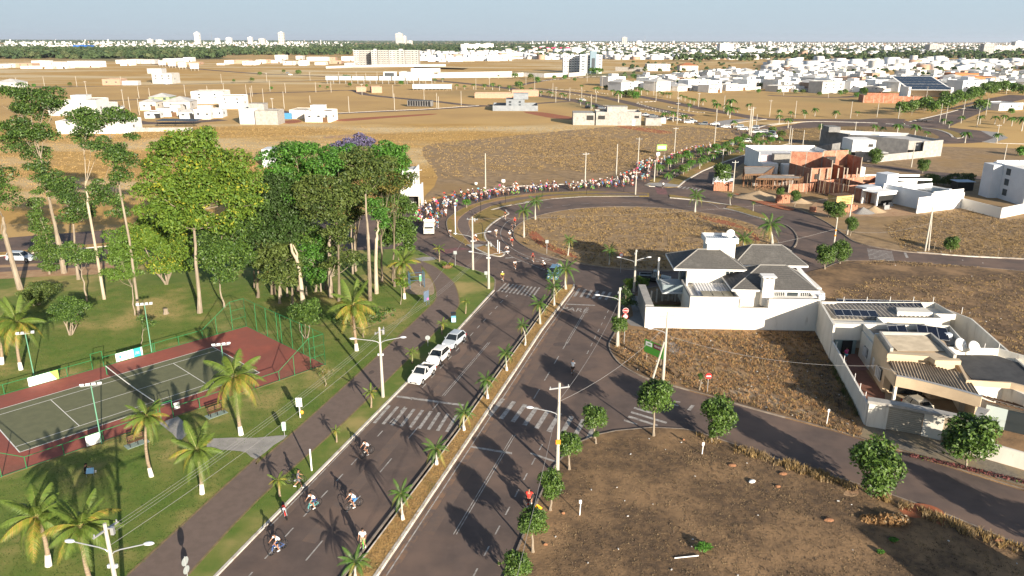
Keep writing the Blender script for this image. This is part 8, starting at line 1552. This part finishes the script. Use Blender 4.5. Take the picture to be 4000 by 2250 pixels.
POSE={ # hip chest neck head shoulder/elbow/hand per side, knee/ankle/toe per side (x mirrored where needed)
'ride':dict(hip=(0,-.2,.95),chest=(0,.08,1.3),neck=(0,.16,1.42),head=(0,.24,1.56),sh=(.17,.1,1.36),el=(.25,.32,1.12),ha=(.24,.5,1.0),kn=((.1,.2,.82),(-.1,.12,.62)),an=((.11,.06,.46),(-.11,-.02,.2)),to=((.11,.2,.42),(-.11,.13,.15))),
'upright':dict(hip=(0,-.2,.98),chest=(0,-.08,1.38),neck=(0,-.04,1.5),head=(0,-.0,1.65),sh=(.18,-.07,1.44),el=(.27,.1,1.2),ha=(.25,.4,1.05),kn=((.11,.2,.8),(-.11,.12,.6)),an=((.12,.1,.4),(-.12,.0,.2)),to=((.12,.24,.37),(-.12,.14,.15))),
'walk':dict(hip=(0,0,.9),chest=(0,.04,1.28),neck=(0,.07,1.44),head=(0,.11,1.6),sh=(.19,.04,1.38),el=(.26,.1,1.12),ha=(.3,.32,1.0),kn=((.1,.2,.5),(-.1,-.02,.48)),an=((.1,.28,.08),(-.1,-.38,.14)),to=((.1,.42,.04),(-.1,-.25,.03))),
'stand':dict(hip=(.1,-.1,.88),chest=(.08,-.05,1.28),neck=(.07,-.03,1.43),head=(.06,.0,1.6),sh=(.19,-.03,1.37),el=(.27,.05,1.12),ha=(.27,.3,1.0),kn=((.2,.05,.47),(-.02,.1,.6)),an=((.26,-.05,.09),(-.1,.02,.25)),to=((.28,.12,.04),(-.11,.18,.2))),
'moto':dict(hip=(0,-.15,.85),chest=(0,-.02,1.25),neck=(0,.03,1.4),head=(0,.06,1.58),sh=(.2,0,1.33),el=(.32,.16,1.1),ha=(.32,.42,1.05),kn=((.2,.22,.72),(-.2,.22,.72)),an=((.2,.05,.32),(-.2,.05,.32)),to=((.2,.22,.28),(-.2,.22,.28))),
'sit':dict(hip=(0,0,.14),chest=(0,-.06,.55),neck=(0,.02,.7),head=(0,.1,.84),sh=(.18,-.02,.64),el=(.26,.2,.46),ha=(.12,.4,.5),kn=((.14,.4,.5),(-.14,.38,.48)),an=((.12,.62,.1),(-.12,.6,.1)),to=((.12,.78,.05),(-.12,.76,.05))),
'bed':dict(hip=(0,0,.9),chest=(0,0,1.28),neck=(0,.02,1.44),head=(0,.03,1.6),sh=(.19,0,1.38),el=(.25,.1,1.1),ha=(.2,.3,1.05),kn=((.1,.03,.48),(-.1,.0,.48)),an=((.1,0,.08),(-.1,0,.08)),to=((.1,.15,.04),(-.1,.15,.04)))}
PMESH={}
def person_meshes(pose):
    if pose in PMESH: return PMESH[pose]
    p=POSE[pose]; V=[];Ed=[];Rd=[]
    def add(v,r,par=None): V.append(v);Rd.append(r); i=len(V)-1; (Ed.append((par,i)) if par is not None else None); return i
    hip=add(p['hip'],(.13,.1)); ch=add(p['chest'],(.15,.1),hip); nk=add(p['neck'],.055,ch); hd=add(tuple(Vector(p['neck']).lerp(Vector(p['head']),.4)),.06,nk)
    add(p['head'],(.085,.1),hd); add(tuple(Vector(p['head'])+Vector((0,0,.08))),.075,len(V)-1)
    dx=p['hip'][0]
    for i,s in enumerate((1,-1)):
        f=lambda q:(s*q[0]+(p['chest'][0] if True else 0),q[1],q[2])
        a=add(f(p['sh']),.062,ch); b=add(f(p['el']),.043,a); c=add(f(p['ha']),.03,b)
        k0=add((p['hip'][0]+s*.09,p['hip'][1]+.01,p['hip'][2]-.04),.095,hip); k1=add(p['kn'][i],.066,k0); k2=add(p['an'][i],.04,k1); add(p['to'][i],.04,k2)
    body=skin_mesh('body',V,Ed,Rd,SKIN)
    # fingers and thumb curled round the grip, nose and ears
    m=MB()
    for s in (1,-1):
        h=Vector((s*p['ha'][0]+p['chest'][0],p['ha'][1],p['ha'][2]))
        for q in range(4): b=h+Vector((s*(-.03+q*.02),.03,.005)); m.path([b,b+Vector((0,.035+.006*(q%3),-.004)),b+Vector((0,.035,-.032)),b+Vector((0,.01,-.045))],[.009,.009,.008,.007],4)
        m.path([h+Vector((-s*.03,.0,0)),h+Vector((-s*.05,.02,-.015)),h+Vector((-s*.035,.04,-.03))],[.01,.009,.008],4)
    hh_=Vector(p['head']); m.path([hh_+Vector((0,.09,.03)),hh_+Vector((0,.125,-.005)),hh_+Vector((0,.1,-.02))],[.01,.016,.008],4)
    for s in (1,-1): m.ball(hh_+Vector((s*.092,.0,.01)),(.012,.02,.03),0,6,4)
    fing=m.mesh('fingers',SKIN); m=MB()
    for s in (1,-1): m.ball(hh_+Vector((s*.035,.095,.035)),(.014,.008,.009),0,6,4)
    m.box(hh_.x-.03,hh_.x+.03,hh_.y+.088,hh_.y+.1,hh_.z-.045,hh_.z-.035); face=m.mesh('face',M('dark_feature',(.05,.02,.015),rough=.5))
    def cloth(idx,rad,name,mat): return None
    Vs=[p['hip'],p['chest'],tuple(Vector(p['chest']).lerp(Vector(p['neck']),.7))]; Es=[(0,1),(1,2)]; Rs=[(.155,.125),(.175,.125),.085]
    for s in (1,-1):
        sh=(s*p['sh'][0]+p['chest'][0],p['sh'][1],p['sh'][2]); el=(s*p['el'][0]+p['chest'][0],p['el'][1],p['el'][2]); Vs+=[sh,tuple(Vector(sh).lerp(Vector(el),.65))]; k=len(Vs); Es+=[(1,k-2),(k-2,k-1)]; Rs+=[.085,.07]
    shirt=skin_mesh('shirt',Vs,Es,Rs,CL['white'])
    Vs=[tuple(Vector(p['hip'])+Vector((0,0,.04)))]; Es=[];Rs=[(.15,.125)]
    for i,s in enumerate((1,-1)):
        a=(p['hip'][0]+s*.09,p['hip'][1]+.01,p['hip'][2]-.05); b=tuple(Vector(a).lerp(Vector(p['kn'][i]),.85)); Vs+=[a,b]; k=len(Vs); Es+=[(0,k-2),(k-2,k-1)]; Rs+=[.12,.088]
    shorts=skin_mesh('shorts',Vs,Es,Rs,CL['black'])
    m=MB()
    for i in range(2):
        a,b=Vector(p['an'][i]),Vector(p['to'][i]); m.path([a+Vector((0,-.05,-.03)),a.lerp(b,.5)+Vector((0,0,-.01)),b+Vector((0,.03,0))],[.05,.05,.035],6)
    shoes=m.mesh('shoes',HW[1]); m=MB(); m.ball(hh_+Vector((0,-.015,.06)),(.1,.12,.09),0,10,7,z0=-.35); hair=m.mesh('hair',M('dark_hair',(.015,.01,.008),rough=.7)); m=MB(); m.ball(hh_+Vector((0,-.01,.07)),(.115,.15,.1),0,12,7,z0=-.2); helm=m.mesh('helmet',CL['white'])
    PMESH[pose]=dict(body=body,fing=fing,face=face,shirt=shirt,shorts=shorts,shoes=shoes,hair=hair,helm=helm); return PMESH[pose]
def recol(me,mat,cache={}):
    k=(me.name,mat.name)
    if k not in cache: c=me.copy(); c.materials.clear(); c.materials.append(mat); cache[k]=c
    return cache[k]
def person(loc,rz,pose,shirt,shorts,label,head='hair',hcol='black',group=None,scale=1.,full=True):
    P_=person_meshes(pose); t=O('person',None,None,loc,rz,label,'person',group,scale=scale)
    O('body',P_['body'],t); O('shirt',recol(P_['shirt'],CL[shirt]),t); O('shorts',recol(P_['shorts'],CL[shorts]),t)
    if full: O('fingers',P_['fing'],t); O('face',P_['face'],t); O('shoes',P_['shoes'],t)
    if head=='helmet': O('helmet',recol(P_['helm'],CL[hcol]),t)
    else: O('hair',P_['hair'],t)
    return t
def bicycle_parts():
    d={}; m=MB(); r=.34
    n=18
    for i in range(n):
        a0,a1=2*math.pi*i/n,2*math.pi*(i+1)/n; m.tube((0,r*math.cos(a0),r*math.sin(a0)),(0,r*math.cos(a1),r*math.sin(a1)),.022,.022,5,cap=False)
    d['wheel']=m.mesh('wheel',TYRE); m=MB()
    for i in range(10): a=math.pi*i/5; m.tube((0,0,0),(0,(r-.02)*math.cos(a),(r-.02)*math.sin(a)),.003,.003,3,cap=False)
    m.tube((-.04,0,0),(.04,0,0),.025,.025,6); d['spokes']=m.mesh('spokes',RIM)
    m=MB(); BB,ST,HT_,RA,FA=(0,-.08,.3),(0,-.2,.82),(0,.34,.84),(0,-.52,.34),(0,.52,.34)
    for a,b in ((BB,ST),(BB,(0,.37,.74)),(ST,HT_),((0,.33,.88),(0,.38,.7))): m.tube(a,b,.018,.018,5)
    for s in (-.045,.045): m.tube((s,*RA[1:]),(s*.4,ST[1]+.03,ST[2]-.08),.011,.011,4); m.tube((s,*RA[1:]),(s*.6,*BB[1:]),.011,.011,4); m.tube((s,*FA[1:]),(s*.8,.38,.72),.014,.014,4)
    d['frame']=m.mesh('frame',BLACK); m=MB(); m.path([(-.27,.42,1.0),(-.1,.4,1.0),(0,.36,.98),(.1,.4,1.0),(.27,.42,1.0)],.014,5); m.tube((0,.35,.86),(0,.36,.98),.015,.015,5); d['handlebar']=m.mesh('handlebar',BLACK)
    m=MB(); m.ball((0,-.23,.9),(.07,.14,.03),0,8,5); m.tube((0,-.2,.8),(0,-.22,.88),.014,.014,5); d['saddle']=m.mesh('saddle',BLACK); m=MB(); m.tube((-.03,-.08,.3),(.03,-.08,.3),.09,.09,12); m.tube((-.06,-.08,.3),(-.06,-.02,.15),.012,.012,4); m.tube((.06,-.08,.3),(.06,.0,.45),.012,.012,4); m.box(-.14,-.07,-.06,.04,.14,.16); m.box(.07,.14,-.04,.06,.44,.46); d['crank']=m.mesh('crank',METAL); return d
BP=bicycle_parts()
m=MB()
BIKE1=None
def bicycle(loc,rz,fr,label,group=None,parts=True):
    if not parts: return O('bicycle',BIKEM[fr],None,loc,rz,label,'bicycle',group)
    t=O('bicycle',None,None,loc,rz,label,'bicycle',group)
    for y in (-.52,.52): w=O('wheel',BP['wheel'],t,(0,y,.36)); O('spokes',BP['spokes'],w)
    O('frame',recol(BP['frame'],fr),t)
    for k in ('handlebar','saddle','crank'): O(k,BP[k],t)
    return t
def joined(frm):
    mb=bmesh.new(); me=bpy.data.meshes.new('bicycle')
    mats=[TYRE,frm,BLACK]
    for src,mi,mv in ((BP['wheel'],0,(0,-.52,.36)),(BP['wheel'],0,(0,.52,.36)),(BP['frame'],1,(0,0,0)),(BP['handlebar'],2,(0,0,0)),(BP['saddle'],2,(0,0,0))):
        b=bmesh.new(); b.from_mesh(src); bmesh.ops.translate(b,verts=b.verts,vec=mv); 
        for f in b.faces: f.material_index=mi
        tmp=bpy.data.meshes.new('t'); b.to_mesh(tmp); b.free(); mb.from_mesh(tmp); bpy.data.meshes.remove(tmp)
    mb.to_mesh(me); mb.free(); [me.materials.append(x) for x in mats]; return me
FRM=[M('bike_black',(.02,.02,.02),rough=.35),M('bike_red',(.5,.03,.03),rough=.35),M('bike_blue',(.05,.15,.45),rough=.35),M('bike_green',(.25,.85,.1),rough=.35),M('bike_orange',(.8,.25,.03),rough=.35),M('bike_teal',(.1,.5,.5),rough=.35)]
BIKEM={f:joined(f) for f in FRM}
def rider(k,x,y,rz,shirt,shorts,fr,lab,pose='ride',head='hair',hcol='white',full=True,group='cyclists riding down the avenue',z=.016):
    X,Y=G(k,x,y) if k else (x,y)
    bicycle((X,Y,z),rz,FRM[fr],'bicycle ridden by the '+lab if full else None,group='bicycles of the '+group,parts=full)
    return person((X,Y,z),rz,pose,shirt,shorts,lab,head,hcol,group,full=full),(X,Y)
DN=math.pi+(-math.atan(.283))   # heading down the avenue towards the camera
near_r=[('13',1120,235,DN-.4,'white','black',0,'cyclist in white with bare knees riding just below the crossing','ride','hair'),
('13',580,775,DN-.35,'white','navy',5,'cyclist in white with blue shorts riding left of the parking dashes','ride','hair'),
('13',985,765,DN-.6,'white','blue',0,'cyclist leaning forward in white with blue leggings mid lane','ride','hair'),
('13',225,1200,DN-.4,'white','black',2,'cyclist in white and black at the lower left of the avenue','ride','hair'),
('13',1090,1165,DN+.3,'white','khaki',3,'standing cyclist in white with khaki shorts straddling a neon green bicycle','stand','hair'),
('22',602,870,-.05,'white','black',0,'lone cyclist in white riding away on the right carriageway','ride','helmet','black'),
('A',1315,1449,DN+.2,'yellow','black',0,'cyclist in pale yellow at the top of the avenue','ride','helmet','white'),
('A',1490,1280,DN+.3,'white','black',0,'cyclist in white at the roundabout exit nearest the yellow one','ride','hair'),
('A',1905,1290,DN-.9,'white','black',1,'cyclist in white riding towards the blue car','ride','helmet','white'),
('A',1745,1180,DN+.1,'maroon','black',0,'cyclist in dark maroon crossing the painted triangles','ride','helmet','red'),
('A',1385,1060,DN-.4,'white','black',0,'cyclist in white at the tip of the pointed verge','ride','hair'),
('A',1450,950,DN+.1,'red','black',0,'cyclist in a red top on the inner curve waving one arm','ride','helmet','white'),
('A',1415,860,DN+.1,'white','black',0,'cyclist in white with a white helmet on the inner curve','upright','helmet','white'),
('A',1222,825,DN,'white','khaki',0,'cyclist in white closest to the ring verge kerb','upright','hair'),
('A',1450,740,DN,'grey','black',0,'cyclist in grey directly below the red topped one','ride','hair'),
('A',1488,665,DN,'red','black',0,'cyclist in red riding behind the grey one on the inner curve','upright','helmet','orange'),
('A',1352,575,DN+.2,'black','cream',0,'cyclist in black entering the narrow slip lane','ride','helmet','red'),
('A',940,895,DN-1.2,'white','black',4,'cyclist in white on an orange bicycle on the ring path','ride','hair'),
('A',577,820,DN+.1,'white','black',0,'cyclist in white rounding the kerb right of the truck','ride','hair'),
('A',400,695,DN,'cyan','black',2,'cyclist in light blue just behind the truck','ride','helmet','red'),
('A',2132,1310,DN-.5,'cream','grey',0,'cyclist half hidden behind the median palm fronds','ride','hair'),
('B',598,430,.05,'white','black',0,'cyclist in white on the pink crossing','ride','hair'),
('B',655,320,.1,'white','black',0,'left of two cyclists on the avenue island path','ride','helmet','white'),('B',733,305,.1,'cream','black',0,'right of two cyclists on the avenue island path','ride','hair')]
for q in near_r:
    k,x,y,rz,sh,so_,fr,lab,pose,head=q[:10]; rider(k,x,y,rz,sh,so_,fr,lab,pose,head,q[10] if len(q)>10 else 'white',z=.27 if False else (ZK+.02 if 'path' in lab else .016))
# person pushing a bicycle on the kerb grass
X,Y=G('13',430,550,ZK); person((X,Y,ZK),DN+2.0,'walk','grey','grey','person in grey walking a bicycle over the kerb grass',group=None); bicycle((X-.35,Y+.55,ZK),DN+2.0,FRM[0],'bicycle pushed by the person in grey on the kerb grass')
# seated person in the shade of the lawn with a pale blue folded chair
X,Y=G('03',870,420,ZK); person((X-.1,Y+.15,ZK),-1.2,'sit','black','black','person in black sitting in palm shade below the court corner'); t=E('folded_chair',(X+.45,Y-.1,ZK),.3,'pale blue cloth chair beside the seated person in black','chair'); m=MB(); m.quad((-.3,-.3,.35),(.3,-.3,.3),(.25,.25,.55),(-.3,.2,.6)); m.quad((-.3,.2,.58),(.25,.25,.53),(.3,-.3,.28),(-.3,-.3,.33)); m.build('seat_cloth',M('pale_blue_cloth',(.35,.6,.75),rough=.8),t)
for x,y in ((-.28,-.28),(.28,-.28),(-.28,.2),(.24,.24)): m=MB(); m.tube((x,y,0),(x,y,.35),.015,.015,4); m.build('leg',METAL,t)
X,Y=G('F',450,830,.15); person((X,Y,.15),.4,'bed','pink','cyan','small person in pink and blue in the back yard of the beige house')
# motorcycles
def motorcycle(loc,rz,col,label,lean=0):
    t=E('motorcycle',loc,rz,label,'motorcycle'); t.rotation_euler=(0,lean,rz)
    for y in (-.62,.66):
        m=MB(); n=16; r=.29
        for i in range(n): a0,a1=2*math.pi*i/n,2*math.pi*(i+1)/n; m.tube((0,r*math.cos(a0),r*math.sin(a0)),(0,r*math.cos(a1),r*math.sin(a1)),.055,.055,6,cap=False)
        w=m.build('wheel',TYRE,t,loc=(0,y,.34)); m=MB(); m.tube((-.03,0,0),(.03,0,0),.12,.12,10); [m.tube((0,0,0),(0,.27*math.cos(i*1.05),.27*math.sin(i*1.05)),.01,.01,3) for i in range(6)]; m.build('rim',RIM,w)
    m=MB(); m.ball((0,.12,.86),(.15,.27,.14),0,10,7); m.build('fuel_tank',col,t); m=MB(); m.ball((0,-.35,.83),(.13,.42,.07),0,10,6); m.build('seat',BLACK,t); m=MB(); m.ball((0,.0,.48),(.15,.24,.2),0,8,6); m.build('engine',METAL,t)
    m=MB(); m.path([(-.36,.28,1.08),(-.2,.36,1.04),(0,.38,1.0),(.2,.36,1.04),(.36,.28,1.08)],.018,5); m.build('handlebar',BLACK,t); m=MB(); [m.tube((s,.66,.34),(s*.8,.4,.98),.025,.025,6) for s in (-.09,.09)]; m.build('fork',METAL,t)
    m=MB(); m.tube((.16,.1,.35),(.2,-.65,.42),.035,.05,7); m.build('exhaust',RIM,t); m=MB(); m.ball((0,.52,.95),(.1,.07,.1),0,8,6); m.build('headlight',LIGHTW,t); m=MB(); m.box(-.09,.09,-.9,-.86,.5,.64); m.build('number_plate',HW[2],t); m=MB(); m.box(-.07,.07,-.82,-.76,.72,.8); m.build('tail_light',TAIL,t)
    m=MB(); m.path([(0,.36,.5),(0,.55,.72),(0,.78,.74),(0,.98,.6)],.05,5); m.build('mudguard',col,t)
    return t
X,Y=G('13',305,830); motorcycle((X,Y,.014),DN+.65,CL['red'],'red and white motorcycle parked on its stand at the kerb',.18)
X,Y=G('23',170,745); motorcycle((X,Y,.014),-.12,CK,'black motorcycle ridden away from the camera beside the right kerb'); person((X,Y,.014),-.12,'moto','red','black','motorcyclist in a red and black jacket beside the right kerb','helmet','black')
X,Y=G('D',1045,530); motorcycle((X,Y,.03),1.2,CK,'dark motorcycle with riders crossing the far ring road'); person((X,Y,.03),1.2,'moto','black','black','far motorcyclist in black on the far ring road','helmet','black')
# people standing in the truck bed
TC=['orange','cream','black','cyan','white','yellow','red','navy','white','black']
for i in range(10):
    x=TX+(-.75+.38*(i%5)); y=TY+2.3+1.4*(i//5); person((x,y,1.17),math.pi+.2*(i%3)-.2,'bed',TC[i],('navy','black','khaki')[i%3],'%s dressed person standing in the %s row of the truck bed'%(TC[i],'front' if i<5 else 'rear') ,('hair','helmet')[i%4==0],'white','people standing in the truck bed',full=False)
# the pack of cyclists: band between two lines in the picture of the place
low=L('A',(90,690),(180,600),(420,640),(540,560),(700,430),(870,370),(1050,320),(1250,260),(1500,220),(1900,190),(2300,170))+L('21',(740,470),(1000,465),(1250,440),(1330,400))+L('C',(100,1060),(150,990),(330,880),(480,830),(700,740),(880,690))
upp=L('A',(60,480),(160,420),(300,340),(480,270),(650,230),(850,200),(1080,190),(1300,150),(1600,110),(2000,95),(2350,80))+L('21',(740,415),(1000,395),(1150,330),(1280,250))+L('C',(-60,930),(60,870),(200,830),(420,790),(660,710),(860,665))
R3=random.Random(5); cols=['white']*11+['red']*2+['orange','grey','grey','black','black','navy','cream','maroon','pink','cyan','green','blue']
placed=[]; n_=0; tries=0
def pick(line,t): return along(line,t)
while n_<268 and tries<20000:
    tries+=1; t_=R3.random(); v_=R3.random()
    if t_>.0:
        a=pick(low,t_); c=pick(upp,t_); x=a[0]+(c[0]-a[0])*v_; y=a[1]+(c[1]-a[1])*v_
    dmin=.85 if t_<.3 else 1.0
    if any(math.hypot(x-p[0],y-p[1])<dmin for p in placed) or (abs(x-TX)<1.6 and TY-1.5<y<TY+6.5): continue
    a2=pick(low,max(t_-.015,0)); a3=pick(low,min(t_+.015,1)); hdg=math.atan2(-(a2[0]-a3[0]),(a2[1]-a3[1]))
    placed.append((x,y)); n_+=1; sh=R3.choice(cols); kk=('near the truck' if t_<.22 else 'on the left of the ring' if t_<.42 else 'above the ring' if t_<.68 else 'on the avenue')
    p,_=rider(None,x,y,hdg+R3.uniform(-.25,.25),sh,R3.choice(['black','black','navy','khaki','white','blue']),R3.choice([0,0,0,1,2,3,5]),None,R3.choice(['ride','upright']),R3.choice(['helmet','hair']),R3.choice(['white','white','black','grey','red']),full=False,group='cyclists of the pack',z=.016)
    ordn('pk'+sh+kk,p,'cyclist in %s, {n} from the left, pack %s'%(sh,kk))
for o in list(COL.objects):
    if o.name.startswith('bicycle') and 'label' not in o: ordn('pkb',o,'bicycle under a rider of the pack, {n} from the left'); o['group']='bicycles of the pack'; o['category']='bicycle'
# ================================================================ dry tufts and lawn grass, stones and litter
def tufts(name,polys,n,hgt_,wid,mats,label,seed,bl=5,excl=(),z=ZK,clump=None,lean=.6,mix=None):
    r=np.random.default_rng(seed); global rng; P=scatter(polys,n,excl) if not clump else None
    if clump:
        k,sg=clump; c=scatter(polys,k,excl); P=c[r.integers(0,len(c),n)]+r.normal(0,sg,(n,2)); P=P[inpoly(P,polys)]
        for e in excl: P=P[~inpoly(P,e)]
    n=len(P); N=n*bl; B=np.repeat(P,bl,0)+r.normal(0,wid*1.2,(N,2)); a=r.uniform(0,2*np.pi,N); h=np.repeat(r.uniform(.5,1.2,n),bl)*r.uniform(.5,1.1,N)*hgt_; ln=r.uniform(.1,lean,N)*h; w=wid*r.uniform(.5,1.2,N)*.5; a2=r.uniform(0,2*np.pi,N)
    b0=np.c_[B[:,0]-w*np.cos(a2),B[:,1]-w*np.sin(a2),np.full(N,z)]; b1=np.c_[B[:,0]+w*np.cos(a2),B[:,1]+w*np.sin(a2),np.full(N,z)]; tp=np.c_[B[:,0]+ln*np.cos(a),B[:,1]+ln*np.sin(a),z+h]
    V=np.stack([b0,b1,tp],1); o=O(name,npmesh(name,V,np.arange(3*N).reshape(-1,3),mats,np.repeat(r.choice(len(mats),n,p=mix),bl))); tag(o,label,'dry grass',None,'stuff')
S1_=M('straw',(.3,.22,.125),(.24,.175,.1),3,.9,trans=.3); S2_=M('straw_gold',(.4,.28,.12),(.34,.23,.1),3,.9,trans=.3); S3_=M('straw_dark',(.13,.095,.065),(.1,.072,.05),3,.9,trans=.2); S4_=M('straw_orange',(.42,.25,.11),(.34,.2,.09),3,.9,trans=.3); S5_=M('weed_green',(.1,.13,.03),(.08,.1,.03),3,.8,trans=.2)
lotD=[(3,48),(5.4,60),(9,63.6),(17.5,64),(23,59.6),(29,55.2),(34.6,50.6),(42,42),(40,32),(0,32)]
tufts('dry_weeds',lotD,10000,.06,.07,[S1_,S3_,S1_,S3_],'short dry weeds covering the dark lot in the foreground',1,5,mix=[.2,.35,.15,.3])
tufts('dry_weeds',lotD,1500,.09,.12,[S1_,S3_],'sparse trampled straw of the dark foreground lot',2,6,clump=(70,1.5))
edge=offset([(8.3,64.2),(17.9,64.4),(23.1,60.0),(29.0,55.8),(34.8,50.9),(38.1,47.2)],-.5)
tufts('tall_dry_grass',[(17.5,64.6),(29.2,56),(42,43.6),(41,42.4),(28.6,54.6),(17.2,63.4)],700,.5,.1,[S1_,S2_],'tall dry grass tufts along the kerb of the dark foreground lot',3,9,clump=(60,.35))
lotC=[(12.6,83),(13.2,80.6),(15,77.8),(21.4,72.8),(26,69.2),(33,63.8),(36,72),(37.6,82),(39,91),(17.6,92),(14,91),(12.6,87)]
tufts('dry_grass',lotC,5200,.24,.09,[S4_,S1_,S2_,S3_],'tufted orange dry grass of the lot before the white house',4,7,mix=[.35,.25,.15,.25])
RNE=ne_edge[:7]+p3n; RNE=[(240,130)]+RNE+[(240,116)]
lotE=[(42,95),(56,93),(58,86),(66,75),(120,60),(160,110),(95,118),(58,115),(48,108)]
tufts('dry_grass',lotE,11000,.2,.13,[S1_,S3_,S2_],'grey brown dry grass of the lot behind the beige house',5,6,mix=[.4,.35,.25],excl=(RNE,))
lotN=[(58,122),(70,131),(75,150),(84,158),(100,166),(104,156),(120,162),(130,120),(92,120)]
tufts('dry_grass',lotN,8000,.2,.14,[S1_,S3_,S2_],'dry grass of the lot below the small white garage house',6,6,mix=[.4,.35,.25],excl=(RNE,))
tufts('dry_grass',circle(*C1,24.4,0,360,40),5200,.27,.12,[S2_,S1_,S3_],'golden dry grass of the roundabout island',7,7,mix=[.5,.25,.25],clump=(420,1.3))
tufts('dry_grass',[tuple(p) for p in smooth_pts(L('21',(0,40),(700,300),(1200,240),(1500,120),(900,-60),(200,-60)),2,True)],5000,.25,.22,[S1_,S3_,S2_],'brown dry grass of the field behind the cyclist column',8,6,z=.02,mix=[.4,.3,.3])
tufts('tall_golden_grass',[(-200,200),(-60,160),(-20,205),(40,225),(100,262),(160,330),(60,340),(-100,335),(-200,330)],15000,.3,.3,[S2_,S2_,S1_],'tall golden grass of the big open field',9,5,z=.01,mix=[.55,.3,.15],clump=(2600,8))
tufts('median_grass',offset(ml,-.75)[1:6]+mr[1:6][::-1],5500,.08,.05,[S2_,S1_,S4_],'short orange grass of the median',10,4,z=.25,mix=[.5,.3,.2])
lawnp=[(-60,40),(-24,40),(-17,66),(-13,82),(-9,100),(-14,112),(-60,110),(-75,80)]
court_c=[cw(-18.6,-9.4),cw(18.6,-9.4),cw(18.6,9.4),cw(-18.6,9.4)]
G1_=M('lawn_blade',(.07,.13,.02),(.1,.15,.03),3,.8,trans=.2); G2_=M('lawn_blade_dark',(.04,.09,.014),(.05,.1,.02),3,.8,trans=.2)
tufts('lawn_grass',lawnp,42000,.05,.11,[G1_,G2_,S5_],'short green grass blades of the park lawn',11,3,excl=(court_c,ppoly),mix=[.45,.4,.15],lean=1.5)
tufts('weeds',offset(arc_pts:=[(34.7,68),(36.0,74),(37.3,81)],.55)+offset(arc_pts,.15)[::-1],260,.5,.08,[S5_,S1_],'green weeds growing along the foot of the beige house side wall',12,8)
STN=M('laterite',(.3,.15,.075),(.24,.115,.06),3,.95,.03,6); k=0
for i,(kx,x,y,s_,lb) in enumerate((('33',150,415,.55,'orange laterite stone at the upper left of the dark lot right half'),('33',610,880,.6,'flat orange laterite stone in the middle of the dark lot'),('33',100,545,.4,'pale rounded stone at the left of the orange laterite stone'),('23',2215,330,.55,'flat earth coloured stone in the upper right of the dark lot'),('23',335,1130,.25,'orange stone at the foot of the light green street tree'),('23',515,815,.25,'orange stone between the kerb trees and the white marker'),('23',1725,75,.2,'broken clay pot at the top of the dark lot'),('33',2320,1085,.5,'orange stone near the tufts at the right edge'))):
    m=MB(); s_*=.7; m.ball((0,0,.03),(s_,s_*.6,.13),0,9,5); 
    for j,v in enumerate(m.v): m.v[j]=(v[0]*random.uniform(.85,1.15),v[1]*random.uniform(.85,1.15),v[2])
    m.build('stone',STN,None,loc=(*G(kx,x,y,ZK),ZK),label=lb,cat='stone')
for i,(kx,x,y,r_,lb) in enumerate((('23',1930,1180,34,'small green bush alone in the lower dark lot'),('33',1262,1090,16,'low green weed right of the dry branch heap'),('33',1132,1210,14,'low green weed below the dry branch heap'))):
    X,Y=G(kx,x,y,ZK); t=E('bush',(X,Y,ZK),0,lb,'bush'); s_=r_*.018; O('leaves',leaves('leaves',[(0,0,.3*s_*1.5,s_,s_*.7,.45*s_)],420,.16,LEAFB,(.4,.4,.2),i+90),t)
X,Y=G('33',1230,900,ZK); t=E('dry_branch_heap',(X,Y,ZK),0,'heap of cut dry palm branches near the red earth by the side road','branch heap'); O('dead_leaves',leaves('dead_leaves',[(0,0,.15,1.3,.7,.35),(.7,.2,.15,.8,.6,.3),(-1.4,.3,.05,.9,.6,.18)],900,.3,[S4_,S1_,BARKP],(.5,.3,.2),95,droop=.2),t)
X,Y=G('33',2000,370,ZK)
fb=leaves('flower_bed',[(i*.62-4.5,-i*.36+2.7,.08,.5,.3,.14) for i in range(16)],1500,.16,[M('red_leaf',(.16,.05,.045),rough=.7),M('red_leaf2',(.1,.035,.04),rough=.7),LEAF[0]],(.5,.35,.15),98); o=O('flower_bed',fb,None,(X+1,Y-.6,ZK),label='strip of dark red leaved plants along the pavement kerb',cat='flower bed'); o['kind']='stuff'
# faint specks of litter on the lots
m=MB(); r_=random.Random(4)
for i in range(240):
    pl_=r_.choice([lotD,lotC,lotE,lotN]); p=scatter(pl_,1)[0]; s_=r_.uniform(.04,.1); m.obox(p[0],p[1],s_*2,s_,ZK+.03,ZK+.07,r_.uniform(0,3))
o=m.build('litter',M('litter_pale',(.6,.6,.58),rough=.8)); tag(o,'small pale scraps of litter strewn over the lots','litter',None,'stuff')
# ================================================================ the air
hm=bpy.data.materials.new('haze_air'); hm.use_nodes=True; hn=hm.node_tree
for n_x in list(hn.nodes):
    if n_x.type!='OUTPUT_MATERIAL': hn.nodes.remove(n_x)
pv=hn.nodes.new('ShaderNodeVolumePrincipled'); pv.inputs['Color'].default_value=(.75,.85,1,1); pv.inputs['Density'].default_value=2.8e-5; pv.inputs['Anisotropy'].default_value=.2
hn.links.new(pv.outputs[0],hn.nodes['Material Output'].inputs['Volume'])
m=MB(); m.box(-40500,40500,-400,60500,-1,260); hb=m.build('haze',hm); hb['kind']='stuff'; hb['label']='thin pale haze in the air over the whole plain'
# ================================================================ labels that count along a row
for key,lst in ORD.items():
    lst.sort(key=lambda q:PR(*(q[0].matrix_basis.translation))[0])
    for i,(o,fmt) in enumerate(lst): o['label']=fmt.replace('{n}',nth(i)); o['group']=o.get('group') or key
